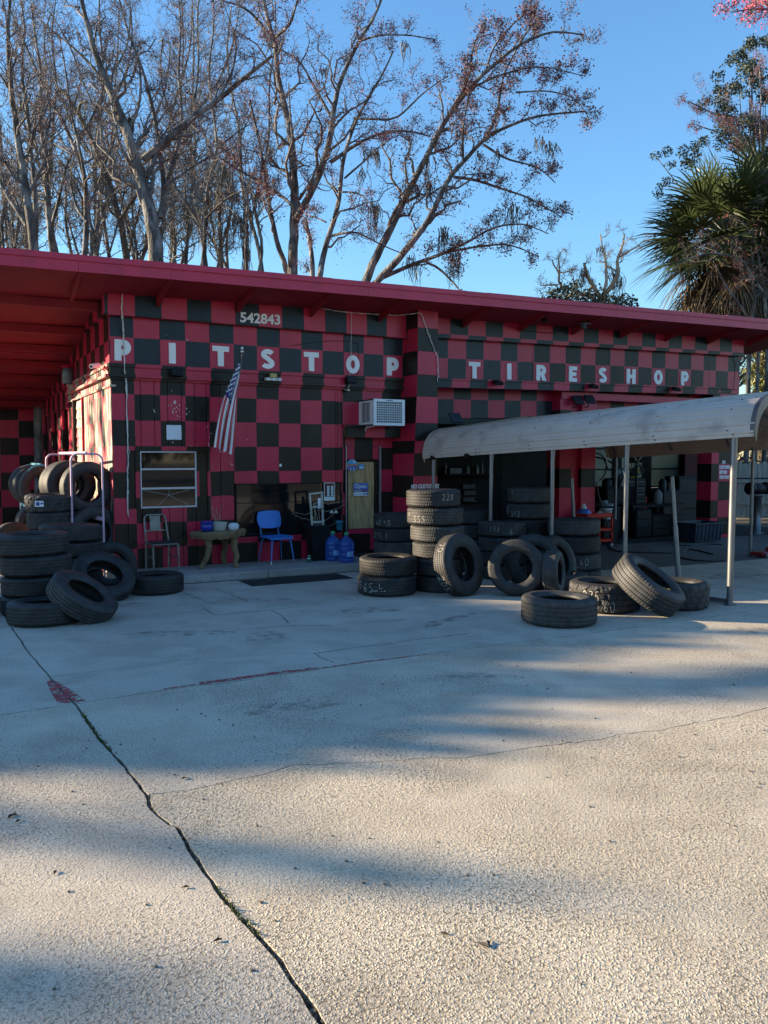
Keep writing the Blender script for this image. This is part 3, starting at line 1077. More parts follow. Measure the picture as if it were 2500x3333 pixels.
for k in range(len(bz) - 1):
    z0, z1 = bz[k] + .002, bz[k + 1] - .002
    a0, a1 = bx(z0), bx(z1)
    yf = -.50
    d = k % 2  # front: top cell (k=11) red
    mb = MB()
    mb.quad((a0, yf, z0), (5.15, yf, z0), (5.15, yf, z1), (a1, yf, z1), mi=0 if d else 1)
    s0, s1 = a0 + .0, a1
    w0 = 4.60 if z0 < 2.2 else 4.70
    ym = -.24
    mb.quad((w0, .14, z0), (s0, yf, z0), (s1, yf, z1), (w0, .14, z1), mi=1 if d else 0)
    mb.quad((5.15, yf, z0), (5.15, .3, z0), (5.15, .3, z1), (5.15, yf, z1), mi=1 if d else 0)
    mb.build('buttress_block', PM, BL)
# door recess return
mb = MB()
vc, vi = rows(0.12, 2.19)
panel(mb, (4.60, .16, 0), (-1, 0, 0), (0, 0, 1), (0, -1, 0), [0, .265], vc, lambda i, j: vi[j] % 2 == 0, .05)
mb.build('door_recess', PM, BL)
mb = MB()
panel(mb, (3.515, .16, 0), (1, 0, 0), (0, 0, 1), (0, -1, 0), [0, .135], vc, lambda i, j: vi[j] % 2 == 1, .05)
mb.build('door_recess', PM, BL)
mb = MB()
panel(mb, (3.516, 0.0, 0), (0, 1, 0), (0, 0, 1), (1, 0, 0), [0, .16], vc, lambda i, j: vi[j] % 2 == 0, .0)
mb.build('door_recess', PM, BL)
mb = MB()
panel(mb, (3.65, .17, 0), (1, 0, 0), (0, 0, 1), (0, -1, 0), [0, .19, .55, .69], [2.035, 2.19], lambda i, j: i == 1, .05)
mb.build('transom_board', PM, BL)

# --- door
dr = MB()
x0, x1 = 3.66, 4.31
for a, b in (((x0, .14, .17), (x0 + .035, .185, 2.03)), ((x1 - .045, .14, .17), (x1, .185, 2.03)), ((x0 + .035, .14, 1.80), (x1 - .045, .185, 2.03)),
             ((x0 + .035, .14, .17), (x1 - .045, .185, .575))):
    dr.box(a, b, 0)
door = dr.build('door', [DKMETAL, RED, BLK], BL)
kp = MB()
panel(kp, (3.69, .137, 0), (1, 0, 0), (0, 0, 1), (0, -1, 0), [0, .02, .44, .575], [.19, .49, .57], lambda i, j: i == 1 and j == 0, .003)
kp.build('kick_panel', PM, door)
kp = MB()
panel(kp, (3.665, .137, 0), (1, 0, 0), (0, 0, 1), (0, -1, 0), [0, .15, .52, .64], [1.81, 2.028], lambda i, j: i == 1, .003)
kp.build('top_panel', PM, door)
gl = MB()
gl.box((x0 + .035, .150, .575), (x1 - .045, .156, 1.80))
gl.build('glass_pane', DOORGLASS, door)
pb = MB()
pb.box((x0 + .030, .170, .56), (x1 - .085, .182, 1.76))
pb.build('plywood_sheet', TAN, door)
fr = MB()
fr.bar((x1 + .018, .125, .13), (x1 + .018, .125, 2.04), .03, .03, (0, 1, 0))
fr.bar((x0 - .012, .13, .13), (x0 - .012, .13, 2.04), .02, .03, (0, 1, 0))
fr.build('door_frame', mat('door_frame_metal', (.30, .28, .29), .4, .6), BL)
hb = MB()
hb.tube([(x1 - .02, .12, 1.02), (x1 - .02, .09, 1.04), (x1 - .02, .09, 1.20), (x1 - .02, .12, 1.22)], .010, 6)
hb.build('pull_handle', STEEL, door)

# --- left window with three panes
wm = MB()
wx0, wx1, wz0, wz1 = .07, .937, 1.065, 1.93
for z0, z1 in ((1.055, 1.08), (1.345, 1.375), (1.645, 1.672), (1.915, 1.935)):
    wm.box((wx0, -.008, z0), (wx1, .04, z1))
wm.box((wx0, -.006, 1.055), (wx0 + .016, .038, 1.935))
wm.box((wx1 - .018, -.012, 1.055), (wx1 + .004, .038, 1.935))
win = wm.build('window', ALU, BL)
for z0, z1 in ((1.08, 1.345), (1.375, 1.645), (1.672, 1.915)):
    g = MB()
    g.box((wx0 + .016, .012, z0), (wx1 - .018, .018, z1))
    g.build('glass_pane', DKGLASS, win)
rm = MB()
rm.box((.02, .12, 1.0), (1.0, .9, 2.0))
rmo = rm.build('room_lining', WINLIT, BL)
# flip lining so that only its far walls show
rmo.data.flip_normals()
ww = MB()
front(ww, 0.0, 1.17, 1.945, 2.015, -.022, .02, 0, sides='lrtb')
ww.build('window_head_trim', PM, BL)
sc_ = MB()
cpt = Vector((.50, .010, 1.25))
for e in ((.10, 1.34), (.84, 1.335), (.32, 1.085), (.80, 1.10), (.52, 1.34)):
    sc_.bar(cpt, (e[0], .010, e[1]), .003, .002, (0, 1, 0))
sc_.build('glass_crack', mat('crack_white', (.5, .5, .5), .5), win)
tw = MB()

# --- dark shop window
dw = MB()
ex = (1.59, 3.488, .525, 1.405)
dw.box((ex[0] - .01, .0, ex[2] - .012), (ex[1] + .01, .04, ex[2] + .012))
dw.box((ex[0] - .01, .0, ex[3] - .012), (ex[1] + .01, .04, ex[3] + .01))
dw.box((ex[0] - .01, .0, ex[2]), (ex[0] + .014, .04, ex[3]))
dw.box((ex[1] - .014, .0, ex[2]), (ex[1] + .01, .04, ex[3]))
dw.box((ex[0], .004, 1.086), (ex[1], .03, 1.098))
dwin = dw.build('shop_window', DKMETAL, BL)
for z0, z1 in ((.537, 1.086), (1.098, 1.393)):
    g = MB()
    g.box((ex[0] + .014, .014, z0), (ex[1] - .014, .020, z1))
    g.build('glass_pane', DKGLASS, dwin)
# expanded-metal grille seen behind the glass
eg = MB()
for i in range(-14, 30):
    for s in (-1, 1):
        xa = 1.74 + i * .026
        p0, p1 = [xa, 0.62], [xa + s * .44, 1.38]
        pts = []
        for t in np.linspace(0, 1, 30):
            x, z = p0[0] + (p1[0] - p0[0]) * t, p0[1] + (p1[1] - p0[1]) * t
            if 1.70 <= x <= 2.08 and .62 <= z <= 1.38:
                pts.append((x, .055, z))
        if len(pts) > 1:
            eg.bar(pts[0], pts[-1], .004, .003, (0, 1, 0))
eg.build('metal_grille', STEEL, dwin)
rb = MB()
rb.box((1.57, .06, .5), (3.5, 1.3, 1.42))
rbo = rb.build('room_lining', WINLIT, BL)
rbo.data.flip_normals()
ch = MB()
ch.grid(lambda u, v: (2.15 + .62 * (u - .5) * (1 - .25 * v ** 3) * (1.0 if v < .9 else .9), .22 - .03 * math.sin(u * math.pi), .62 + .62 * v), 10, 8)
ch.build('chair_back', mat('office_chair_cloth', (.01, .01, .012), .8), dwin)

# --- side wall facing the porch
def side(mb, y0, y1, z0, z1, x, depth, par=0, zl=None):
    uc, ui = cuts(y0, y1, .39, 0)
    vc, vi = rows(z0, z1)
    panel(mb, (x, 0, 0), (0, 1, 0), (0, 0, 1), (-1, 0, 0), uc, vc, lambda i, j: (ui[i] + vi[j] + par) % 2 == 0, depth, .004)


WM = [WOODRED, WOODBLK]
ye = [0.003, .40, .80, 1.20, 1.60, 2.05, 2.52]
for a, b in zip(ye[:-1], ye[1:]):
    mb = MB()
    side(mb, a + .006, b - .006, 0.0, 2.90, -.34 - jr_.uniform(0, .004), .035)
    mb.build('siding_board', WM, BL)
mb = MB()
for z in np.arange(0.0, 2.86, .17):
    mb = MB()
    uc, ui = cuts(2.56, 3.30, .39, 0)
    zt = min(z + .165, 2.87)
    mb.quad((-.358, 2.56, z), (-.358, 3.30, z), (-.342, 3.30, zt), (-.342, 2.56, zt), mi=0 if int(z / .39) % 2 else 1)
    mb.quad((-.34, 2.56, z), (-.34, 3.30, z), (-.358, 3.30, z), (-.358, 2.56, z), mi=0)
    for f in (-2, -1):
        mb.f[f] = tuple(reversed(mb.f[f]))
    mb.build('lap_board', WM, BL)
sb = MB()
sb.box((-.305, 0.05, 0), (-.20, 4.45, 4.2), 1)
sb.box((-.305, 4.45, 2.82), (-.20, 9.4, 4.0), 1)
for y0, y1 in ((5.2, 6.0), (6.75, 7.6), (8.3, 9.45)):
    sb.box((-.305, y0, 0), (-.20, y1, 2.82), 1)
sb.build('wall_sheathing', PM, BL)
cv = MB()
cv.bar((-.365, 2.535, 0), (-.365, 2.535, 2.9), .06, .03, (1, 0, 0))
cv.build('corner_trim', WM, BL)
cv = MB()
cv.bar((-.375, 3.36, 0), (-.375, 3.36, 2.9), .09, .06, (1, 0, 0))
cv.build('downspout', BLK, BL)
# moulding and upper bands turning the corner
for x, z0, z1 in ((-.40, 3.195, 3.245), (-.375, 3.085, 3.195), (-.42, 3.045, 3.085), (-.37, 2.90, 2.93)):
    mb = MB()
    uc, ui = cuts(-.05, 4.2, .39, 0)
    panel(mb, (x, 0, 0), (0, 1, 0), (0, 0, 1), (-1, 0, 0), uc, [z0, z1], lambda i, j: ui[i] % 2 == 1, .10)
    mb.build('ledge_moulding', WM, BL)
mb = MB()
side(mb, .0, 4.3, 2.93, 3.045, -.345, .03, 1)
mb.build('frieze_board', WM, BL)
mb = MB()
side(mb, -.045, 9.4, 3.245, 3.97, -.36, .06, 1)
mb.build('sign_band_sheet', PM, BL)
mb = MB()
side(mb, 4.4, 9.4, 2.80, 3.245, -.345, .04, 1)
mb.build('wall_sheet', PM, BL)
mb = MB()
uc, ui = cuts(-.16, 4.5, .39, 0)
panel(mb, (-.45, 0, 0), (0, 1, 0), (0, 0, 1), (-1, 0, 0), uc, [3.955, 4.36], lambda i, j: ui[i] % 2 == 0, .10)
mb.build('number_band_sheet', PM, BL)
for y0, y1 in ((3.42, 4.36), (5.2, 6.0), (6.75, 7.6), (8.3, 9.45)):
    mb = MB()
    side(mb, y0, y1, 0, 2.8, -.345, .04, 0)
    mb.build('wall_sheet', PM, BL)
for y0, y1 in ((4.40, 5.18), (6.02, 6.73), (7.62, 8.28)):
    mb = MB()
    side(mb, y0, y1, 0.02, 2.74, -.20, .03, 1)
    d_ = mb.build('side_door', PM, BL)
    kb = MB()
    kb.lathe([(.0, 0), (.03, .005), (.035, .03), (.0, .05)], 8, (-.25, y0 + .1, 1.0))
    kb.build('door_knob', STEEL, d_)
# porch back wall
for i in range(9):
    xa, xb = -.36 - i * .43, -.36 - (i + 1) * .43
    mb = MB()
    zc = [0.0] + [0.18 + k * .43 for k in range(8)]
    panel(mb, (0, 9.5, 0), (1, 0, 0), (0, 0, 1), (0, -1, 0), [xb + .002, xa - .002], zc, lambda i_, j: (i + j) % 2 == 0, .1)
    mb.build('back_wall_sheet', PM, BL)

# --- roof: deck, ceiling beams, fascia boards with a drip flashing
def zt(x):
    return 4.503 + 0.0187 * (x + 1.9)


RL, RR, YF, YB = -2.32, 15.2, -1.2, 10.6
SL = 0.125
dk = MB()
P = []
for y in (YF + .03, YB):
    for x in (RL + .03, RR - .03):
        P += [Vector((x, y, zt(x) - .155 - SL * (y - YF))), Vector((x, y, zt(x) - .02 - SL * (y - YF)))]
dk.add(P, [(0, 4, 6, 2), (1, 3, 7, 5), (0, 2, 3, 1), (4, 5, 7, 6), (0, 1, 5, 4), (2, 6, 7, 3)])
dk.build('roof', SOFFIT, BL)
xs = [RL, -0.95, 0.28, 1.75, 3.4, 5.6, 8.3, 10.6, 12.9, RR]
for a, b in zip(xs[:-1], xs[1:]):
    mb = MB()
    v = []
    for x in (a + .002, b - .002):
        v += [(x, YF, zt(x) - .215), (x, YF, zt(x) - .055), (x, YF + .035, zt(x) - .055), (x, YF + .035, zt(x) - .215)]
    mb.add(v, [(0, 4, 5, 1), (3, 2, 6, 7), (0, 3, 7, 4), (1, 5, 6, 2), (0, 1, 2, 3), (4, 7, 6, 5)])
    mb.build('fascia_board', REDS, BL)
xs = [RL - .01, -0.2, 2.75, 5.7, 8.75, 11.75, RR]
for k, (a, b) in enumerate(zip(xs[:-1], xs[1:])):
    mb = MB()
    v = []
    lift = .004 * (k % 2)
    for x in (a - .03, b):
        yy = YF - .02 - lift
        v += [(x, yy, zt(x) - .075), (x, yy, zt(x) + .003 + lift), (x, YF + .25, zt(x) + .003 + lift), (x, YF + .04, zt(x) - .05)]
    mb.add(v, [(0, 4, 5, 1), (3, 2, 6, 7), (0, 3, 7, 4), (1, 5, 6, 2), (0, 1, 2, 3), (4, 7, 6, 5)])
    mb.build('drip_flashing', REDS, BL)
# left edge board
mb = MB()
v = []
for y in (YF, YB):
    zz = zt(RL) - SL * (y - YF)
    v += [(RL, y, zz - .20), (RL, y, zz), (RL + .035, y, zz), (RL + .035, y, zz - .20)]
mb.add(v, [(0, 1, 5, 4), (3, 7, 6, 2), (0, 4, 7, 3), (1, 2, 6, 5), (0, 3, 2, 1), (4, 5, 6, 7)])
mb.build('fascia_board', REDS, BL)
for y in (.25, 1.72, 3.0, 4.25, 5.5, 6.9, 8.3):
    mb = MB()
    z0 = zt(-1.4) - .155 - SL * (y - YF)
    mb.box((RL + .04, y - .045, z0 - .13), (-.455 if y < 4.5 else -.365, y + .045, z0 - .002))
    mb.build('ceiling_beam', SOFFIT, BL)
for x in (-.9, .33, 1.6, 2.85, 4.15, 5.9, 7.2, 8.5, 9.8, 11.1, 12.4, 13.7):
    mb = MB()
    za, zb_ = zt(x) - .157, zt(x) - .157 - SL * 1.0
    v = []
    for xx in (x - .022, x + .022):
        v += [(xx, YF + .04, za), (xx, -.18, zb_), (xx, -.18, zb_ - .15), (xx, YF + .3, za - .07), (xx, YF + .04, za - .05)]
    mb.add(v, [(0, 1, 2, 3, 4), (9, 8, 7, 6, 5), (0, 5, 6, 1), (1, 6, 7, 2), (2, 7, 8, 3), (3, 8, 9, 4), (4, 9, 5, 0)])
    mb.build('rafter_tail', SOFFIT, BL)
# ceiling conduit in the porch
mb = MB()
y = 3.12
mb.tube([(RL + .1, y, zt(-1) - .45 - SL * (y - YF) + .17), (-1.4, y, zt(-1) - .46 - SL * (y - YF) + .17), (-.46, y, zt(-1) - .45 - SL * (y - YF) + .17)], .012, 6)
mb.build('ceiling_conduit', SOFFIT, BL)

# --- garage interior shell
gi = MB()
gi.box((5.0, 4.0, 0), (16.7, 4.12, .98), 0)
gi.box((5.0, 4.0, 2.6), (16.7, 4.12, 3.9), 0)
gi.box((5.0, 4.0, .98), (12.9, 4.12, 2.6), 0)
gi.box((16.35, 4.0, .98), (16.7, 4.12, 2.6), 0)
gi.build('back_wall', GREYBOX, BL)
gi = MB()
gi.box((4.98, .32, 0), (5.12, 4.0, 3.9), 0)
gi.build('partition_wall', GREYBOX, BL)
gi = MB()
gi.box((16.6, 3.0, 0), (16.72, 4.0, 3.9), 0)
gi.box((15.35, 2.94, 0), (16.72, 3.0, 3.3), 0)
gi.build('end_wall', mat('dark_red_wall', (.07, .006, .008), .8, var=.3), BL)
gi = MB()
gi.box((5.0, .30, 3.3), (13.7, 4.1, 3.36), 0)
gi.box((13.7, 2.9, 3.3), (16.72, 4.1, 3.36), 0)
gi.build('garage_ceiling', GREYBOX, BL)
gw = MB()
mull = [12.95, 13.72, 13.98, 14.88, 15.12, 16.30]
for z in (1.02, 1.52, 2.08, 2.55):
    gw.box((12.9, 3.96, z - .02), (16.35, 4.03, z + .02))
for a, b in ((12.9, 12.97), (13.70, 14.0), (14.86, 15.14), (16.29, 16.35)):
    gw.box((a, 3.95, .98), (b, 4.04, 2.6))
gwin = gw.build('garage_window', GREYBOX, BL)
for a, b in ((12.97, 13.70), (14.0, 14.86), (15.14, 16.29)):
    for z0, z1 in ((1.04, 1.50), (1.54, 2.06), (2.10, 2.53)):
        g = MB()
        g.box((a, 3.985, z0), (b, 3.995, z1))
        g.build('glass_pane', FROST, gwin)


# --- sign letters cut from board
def arc(cx, cy, rx, ry, a0, a1, n=14):
    return [(cx + rx * math.cos(rad(a0 + (a1 - a0) * i / n)), cy + ry * math.sin(rad(a0 + (a1 - a0) * i / n))) for i in range(n + 1)]


def stroke(pts, wd):
    L_, R_ = [], []
    n = len(pts)
    for i in range(n):
        a = Vector(pts[max(0, i - 1)]).to_2d()
        b = Vector(pts[min(n - 1, i + 1)]).to_2d()
        d = (b - a).normalized()
        nn = Vector((-d.y, d.x)) * wd / 2
        p = Vector(pts[i])
        L_.append(tuple(p + nn))
        R_.append(tuple(p - nn))
    return L_ + R_[::-1]


def letter(ch):
    H = 1.0
    if ch == 'I':
        return [[(.0, 0), (.34, 0), (.34, 1), (0, 1)]], .34
    if ch == 'T':
        return [[(.28, 0), (.60, 0), (.60, .74), (.88, .74), (.88, 1), (0, 1), (0, .74), (.28, .74)]], .88
    if ch == 'P':
        return [[(0, 0), (.32, 0), (.32, .27)] + arc(.42, .635, .36, .365, -90, 90) + [(0, 1)],
                [(.32, .54)] + arc(.38, .635, .11, .095, -90, 90, 8) + [(.32, .73)]], .78
    if ch == 'R':
        return [[(0, 0), (.32, 0), (.32, .33), (.36, .33), (.50, 0), (.86, 0), (.66, .38)] + arc(.42, .67, .38, .33, -40, 90) + [(0, 1)],
                [(.32, .58)] + arc(.38, .67, .11, .09, -90, 90, 8) + [(.32, .76)]], .86
    if ch == 'E':
        return [[(0, 0), (.70, 0), (.70, .25), (.31, .25), (.31, .38), (.64, .38), (.64, .62), (.31, .62), (.31, .75), (.70, .75), (.70, 1), (0, 1)]], .70
    if ch == 'H':
        return [[(0, 0), (.32, 0), (.32, .37), (.53, .37), (.53, 0), (.85, 0), (.85, 1), (.53, 1), (.53, .63), (.32, .63), (.32, 1), (0, 1)]], .85
    if ch == 'O':
        return [arc(.43, .5, .43, .51, 0, 354, 36), arc(.43, .5, .14, .24, 0, 350, 24)], .86
    if ch == 'S':
        c = arc(.40, .725, .255, .155, 25, 90, 6) + arc(.38, .725, .235, .155, 96, 250, 10) + [(.40, .52)] + arc(.40, .275, .24, .155, 62, -90, 10) + arc(.38, .275, .27, .155, -96, -155, 6)
        return [stroke(c, .25)], .78


def put_letter(ch, x0, z0, y, h, sx=1.0, zr=0.0, tilt=0.0):
    pl, wdt = letter(ch)
    polys = [[(px * h * sx * .92, py * h) for px, py in p] for p in pl]
    r = Vector((math.cos(tilt), 0, math.sin(tilt)))
    outline_on('sign_letter', polys, (x0, y, z0 + zr), r, Vector((-math.sin(tilt), 0, math.cos(tilt))), WHITEP, BL, .022)


for ch, k, dx in (('P', -1, .10), ('I', 1, .13), ('T', 3, .035), ('S', 5, .06), ('T', 7, .04), ('O', 9, .045), ('P', 11, .06)):
    put_letter(ch, k * Q + dx, 3.288, -.062, .315 if ch != 'O' else .305, 1.06, 0, random.uniform(-.01, .01))
for ch, k, dx in (('T', 1, .05), ('I', 3, .14), ('R', 5, .05), ('E', 7, .08), ('S', 9, .07), ('H', 11, .05), ('O', 13, .05), ('P', 15, .07)):
    xx = O2 + (k) * Q2 + dx - 0.0
    put_letter(ch, xx, 3.305, -.062, .305, 1.06, zs(xx), random.uniform(-.01, .01))
text_on('house_number', '542843', .215, (1.63, -.176, 3.992), (1, 0, .012), (0, 0, 1), WHITEP, BL, .006, .010, sx=1.08)
# painted warnings
text_on('painted_lettering', 'NO CUSTOMERS', .098, (4.60, -.503, 1.30), (1, 0, 0), (0, 0, 1), WHITEP, BL, .004, .003, shear=.25, sx=.78)
for i, (t, dx) in enumerate((('NO', .10), ('CUSTOMERS', 0), ('BEYOND', .01), ('THIS POINT', .01))):
    text_on('painted_lettering', t, .105, (13.10 + dx, -.004, 1.70 - i * .115), (1, 0, 0), (0, 0, 1), WHITEP, BL, .005, .003, shear=.2, sx=.62)

# concrete walkway along the wall
wk = MB()
wk.box((-.46, -1.10, 0), (1.72, .03, .12), 0, .012)
wk.box((1.726, -1.105, 0), (4.62, .2, .12), 0, .012)
tag(wk.build('walkway', CURBC), kind='structure')

# ------------------------------------------------------------------ carport
CP = Vector((5.88, -6.08, 0))
CQ = Vector((4.745, -0.95, 0))
CE = (CQ - CP).normalized()
CN = Vector((CE.y, -CE.x, 0))
if CN.x < 0:
    CN = -CN
CLEN = (CQ - CP).length
cport = thing('carport', CP, 'beige ribbed metal carport roof on galvanised posts before the garage', 'carport')


def cz(s):
    """eave height along the carport, s metres from the front post"""
    return 2.085 - 0.250 * s / CLEN


WIDE = 5.6
prof = [(0.0, 0.0), (.012, .10), (.035, .20), (.085, .30), (.16, .385), (.26, .445), (.40, .49)]
for k in range(1, 9):
    prof.append((.40 + (WIDE / 2 - .40) * k / 8, .49 + .30 * k / 8))
prof = prof + [(WIDE - u, v) for u, v in prof[::-1][1:]]
# ribs: insert small raised ridges along the profile
fine = []
for (u0, v0), (u1, v1) in zip(prof[:-1], prof[1:]):
    L_ = math.hypot(u1 - u0, v1 - v0)
    nx, nz = -(v1 - v0) / L_, (u1 - u0) / L_
    fine.append((u0, v0, 0))
    if L_ > .07:
        t = .55
        for dt, h in ((-.016, 0), (-.008, .007), (.008, .007), (.016, 0)):
            tt = t + dt / L_
            fine.append((u0 + (u1 - u0) * tt + nx * h, v0 + (v1 - v0) * tt + nz * h, 1))
fine.append((prof[-1][0], prof[-1][1], 0))


def cpt_(s, u, v):
    return CP + CE * s + CN * u + Vector((0, 0, cz(s) + v))


S0, S1 = -.26, CLEN + .22
NS = 5
for k in range(NS):
    sa, sb_2 = S0 + (S1 - S0) * k / NS, S0 + (S1 - S0) * (k + 1) / NS + (.05 if k < NS - 1 else 0)
    mb = MB()
    lift = .003 * (k % 2)
    v = []
    for s in (sa, sb_2):
        for u, h, _ in fine:
            v.append(cpt_(s, u, h + lift))
    n = len(fine)
    F = [(i, i + 1, n + i + 1, n + i) for i in range(n - 1)]
    mb.add(v, F, 0, False)
    mb.add([p - Vector((0, 0, .004)) for p in v], [tuple(reversed(f)) for f in F], 0, False)
    mb.build('roof_sheet', CARPORT, cport)
for s, dd in ((S0, -1), (S1, 1)):
    # end trim, an angle following the arch
    mb = MB()
    v = []
    for u, h in prof:
        v += [cpt_(s + dd * .010, u, h + .030), cpt_(s + dd * .012, u * (1 - .06 / WIDE * 2) + .06, h - .085 if u < .3 else h - .10), cpt_(s - dd * .05, u, h + .030)]
    F = []
    for i in range(len(prof) - 1):
        a, b = i * 3, (i + 1) * 3
        F += [(a, a + 1, b + 1, b), (a + 2, a, b, b + 2)]
    mb.add(v, F)
    mb.build('end_trim', CARTRIM if dd < 0 else CARPORT, cport)
# eave angle
mb = MB()
mb.bar(cpt_(S0, .015, .0), cpt_(S1, .015, .0), .03, .012, (0, 0, 1))
mb.build('eave_trim', CARPORT, cport)
# dark screw heads along the roof
sc2 = MB()
for s in np.linspace(S0 + .3, S1 - .2, 6):
    for (u, v) in ((.004, .03), (.010, .085), (.12, .347), (.34, .474), (.75, .53), (1.3, .60)):
        p = cpt_(s + random.uniform(-.05, .05), u, v)
        nrm = (CN * (-.9 if u < .05 else -.25) + Vector((0, 0, .3 if u < .05 else 1))).normalized()
        p = p + nrm * .006
        sc2.lathe([(.013, -.004), (.011, .006)], 6, p, capt=True)
tag(sc2.build('roof_screws', BLACKP, cport), kind='stuff')


def rail(a, b, m=GALV, wd=.055):
    mb = MB()
    mb.bar(a, b, wd, wd)
    mb.build('base_rail', m, cport)


posts = [0.0, 1.50, 2.75, 3.95, CLEN]
for i, s in enumerate(posts):
    p = CP + CE * s
    mb = MB()
    h = cz(s) + .06
    wdt = .078 if i == 0 else .064
    p = p + CN * .045
    mb.tube([(p.x, p.y, 0.0), (p.x, p.y, h)], wdt / 2, 10)
    mb.build('post', GALV, cport)
for i, s in enumerate([0.0, 2.3, CLEN]):
    p = CP + CE * s + CN * (WIDE - .05)
    mb = MB()
    mb.tube([(p.x, p.y, 0), (p.x, p.y, cz(s) + .05)], .030, 8)
    mb.build('post', GALV, cport)
pb_ = CP + CN * .045
rail(pb_ + Vector((0, 0, .045)) + CE * .04, pb_ + CE * .9 + Vector((0, 0, .045)))
mb = MB()
mb.box((pb_.x - .06, pb_.y - .06, 0), (pb_.x + .06, pb_.y + .06, .010))
mb.build('foot_plate', STEEL, cport)
for s in posts:
    for u0, v0, u1, v1 in ((.045, -.02, .42, .42),):
        mb = MB()
        mb.tube([cpt_(s, .045, -.25), cpt_(s, .10, .15), cpt_(s, .30, .38), cpt_(s, WIDE / 2, .70), cpt_(s, WIDE - .3, .38), cpt_(s, WIDE - .08, .1)], .026, 6)
        mb.build('roof_bow', GALV, cport)
# two bent tabs under the far eave
for s in (CLEN + .05, CLEN - .75):
    mb = MB()
    p = cpt_(s, -.008, -.03)
    mb.add([p, p + CE * -.14, p + CE * -.15 + Vector((0, 0, .045)) - CN * .01, p + CE * -.06 + Vector((0, 0, .07)) - CN * .015, p + Vector((0, 0, .02)) - CN * .01], [(0, 1, 2, 3, 4), (4, 3, 2, 1, 0)])
    mb.build('bent_tab', BLACKP, cport)

# loose steel pipes standing in the bay
for (px, py, z0, qx, qy, r, lab) in ((2208, 1877, 0, 2187, 1550, .032, 'tall bare steel pipe standing beside the lying tire at the carport'),):
    b = onZ(px, py)
    dep = (b - CAM).dot(AX)
    t = at(qx, qy, dep)
    g = thing('steel_pipe', b, lab, 'pipe')
    mb = MB()
    mb.tube([b, t], r, 10, cap=False)
    mb.tube([b, b + (t - b) * .5], r * 1.25, 10)
    mb.build('pipe_body', GALV, g)
    mb = MB()
    mb.lathe([(r * 1.02, -.012), (r * 1.02, .004)], 10, t, capt=True)
    mb.build('pipe_cap', DKMETAL, g)
b = Vector((6.79, -2.30, 0))
t = Vector((6.74, -2.22, 1.49))
g = thing('steel_pipe', b, 'short slanting steel pipe standing behind the tire stacks', 'pipe')
mb = MB()
mb.tube([b, t], .028, 10)
mb.build('pipe_body', GALV, g)

# ------------------------------------------------------------------ tires
BR, BW = 0.38, 0.24


def tire_mesh(name, rin, style, tm):
    h = BW / 2
    r = BR
    mb = MB()
    rows_ = []   # (rho, z, material, notch)
    A = rows_.append
    A((rin, h * .62, 1, 0)); A((rin + .004, h * .76, 1, 0)); A((rin + .016, h * .86, 1, 0)); A((rin + .022, h * .86, 1, 0))
    A((rin + .030, h * .92, 1, 0)); A((rin + .40 * (r - rin), h * 1.0, 1, 0)); A((rin + .52 * (r - rin), h * 1.012, 1, 0)); A((rin + .54 * (r - rin), h * 1.0, 1, 0)); A((rin + .74 * (r - rin), h * .975, 1, 0))
    A((r - .030, h * .93, 1, 1)); A((r - .013, h * .88, 0, 2)); A((r - .003, h * .79, 0, 2))
    gz = [.50, .17, -.17, -.50] if style != 2 else [.42, .0, -.42]
    gw = .032 if style != 2 else .05
    gd = .008 if style != 2 else .012
    prev = .77
    for g in gz:
        mid = (prev + g + gw) / 2
        A((r + .001, h * mid, 0, 3 if style == 2 else 0))
        A((r, h * (g + gw), 0, 3)); A((r - gd, h * (g + gw * .7), 0, 0)); A((r - gd, h * (g - gw * .7), 0, 0)); A((r, h * (g - gw), 0, 3))
        prev = g - gw
    A((r + .001, h * (prev - .77) / 2, 0, 3 if style == 2 else 0))
    A((r - .003, -h * .79, 0, 2)); A((r - .013, -h * .88, 0, 2)); A((r - .030, -h * .93, 1, 1))
    A((rin + .74 * (r - rin), -h * .975, 1, 0)); A((rin + .54 * (r - rin), -h, 1, 0)); A((rin + .52 * (r - rin), -h * 1.012, 1, 0)); A((rin + .40 * (r - rin), -h, 1, 0)); A((rin + .030, -h * .92, 1, 0))
    A((rin + .016, -h * .86, 1, 0)); A((rin + .004, -h * .76, 1, 0)); A((rin, -h * .62, 1, 0))
    A((rin + .022, -h * .62, 1, 0)); A((r - .055, -h * .80, 1, 0)); A((r - .026, -h * .60, 1, 0)); A((r - .020, 0, 1, 0)); A((r - .026, h * .60, 1, 0)); A((r - .055, h * .80, 1, 0)); A((rin + .022, h * .62, 1, 0))
    K = 128
    per = 4 if style == 2 else 2
    n = len(rows_)
    V = []
    for i in range(K):
        ph = (i % (per * 2)) < per if style == 2 else (i % 2 == 0)
        for rho, z, m, nt in rows_:
            a = TAU * i / K
            q = rho
            tw_ = 0.0
            if nt == 2 and ph:
                q -= .009 if style == 2 else .006
            if nt == 1 and ph:
                q -= .004
            if nt == 3 and style == 2:
                rib = 0 if z > h * .42 else 1 if z > 0 else 2 if z > -h * .42 else 3
                if ((i + 3 * rib) % 7) < 2:
                    q -= .010
            V.append((q * math.cos(a + tw_), q * math.sin(a + tw_), z))
    F, MI = [], []
    for i in range(K):
        i2 = (i + 1) % K
        for j in range(n):
            j2 = (j + 1) % n
            F.append((i * n + j, i * n + j2, i2 * n + j2, i2 * n + j))
            MI.append(rows_[j][2] if rows_[j][2] == rows_[j2][2] else 1)
    # orientation: outside normals
    mb.v = V
    mb.f = [f[::-1] for f in F]
    mb.m = MI
    mb.s = [m_ == 1 for m_ in MI]
    me = mb.mesh(name, [tm, SIDEW])
    return me


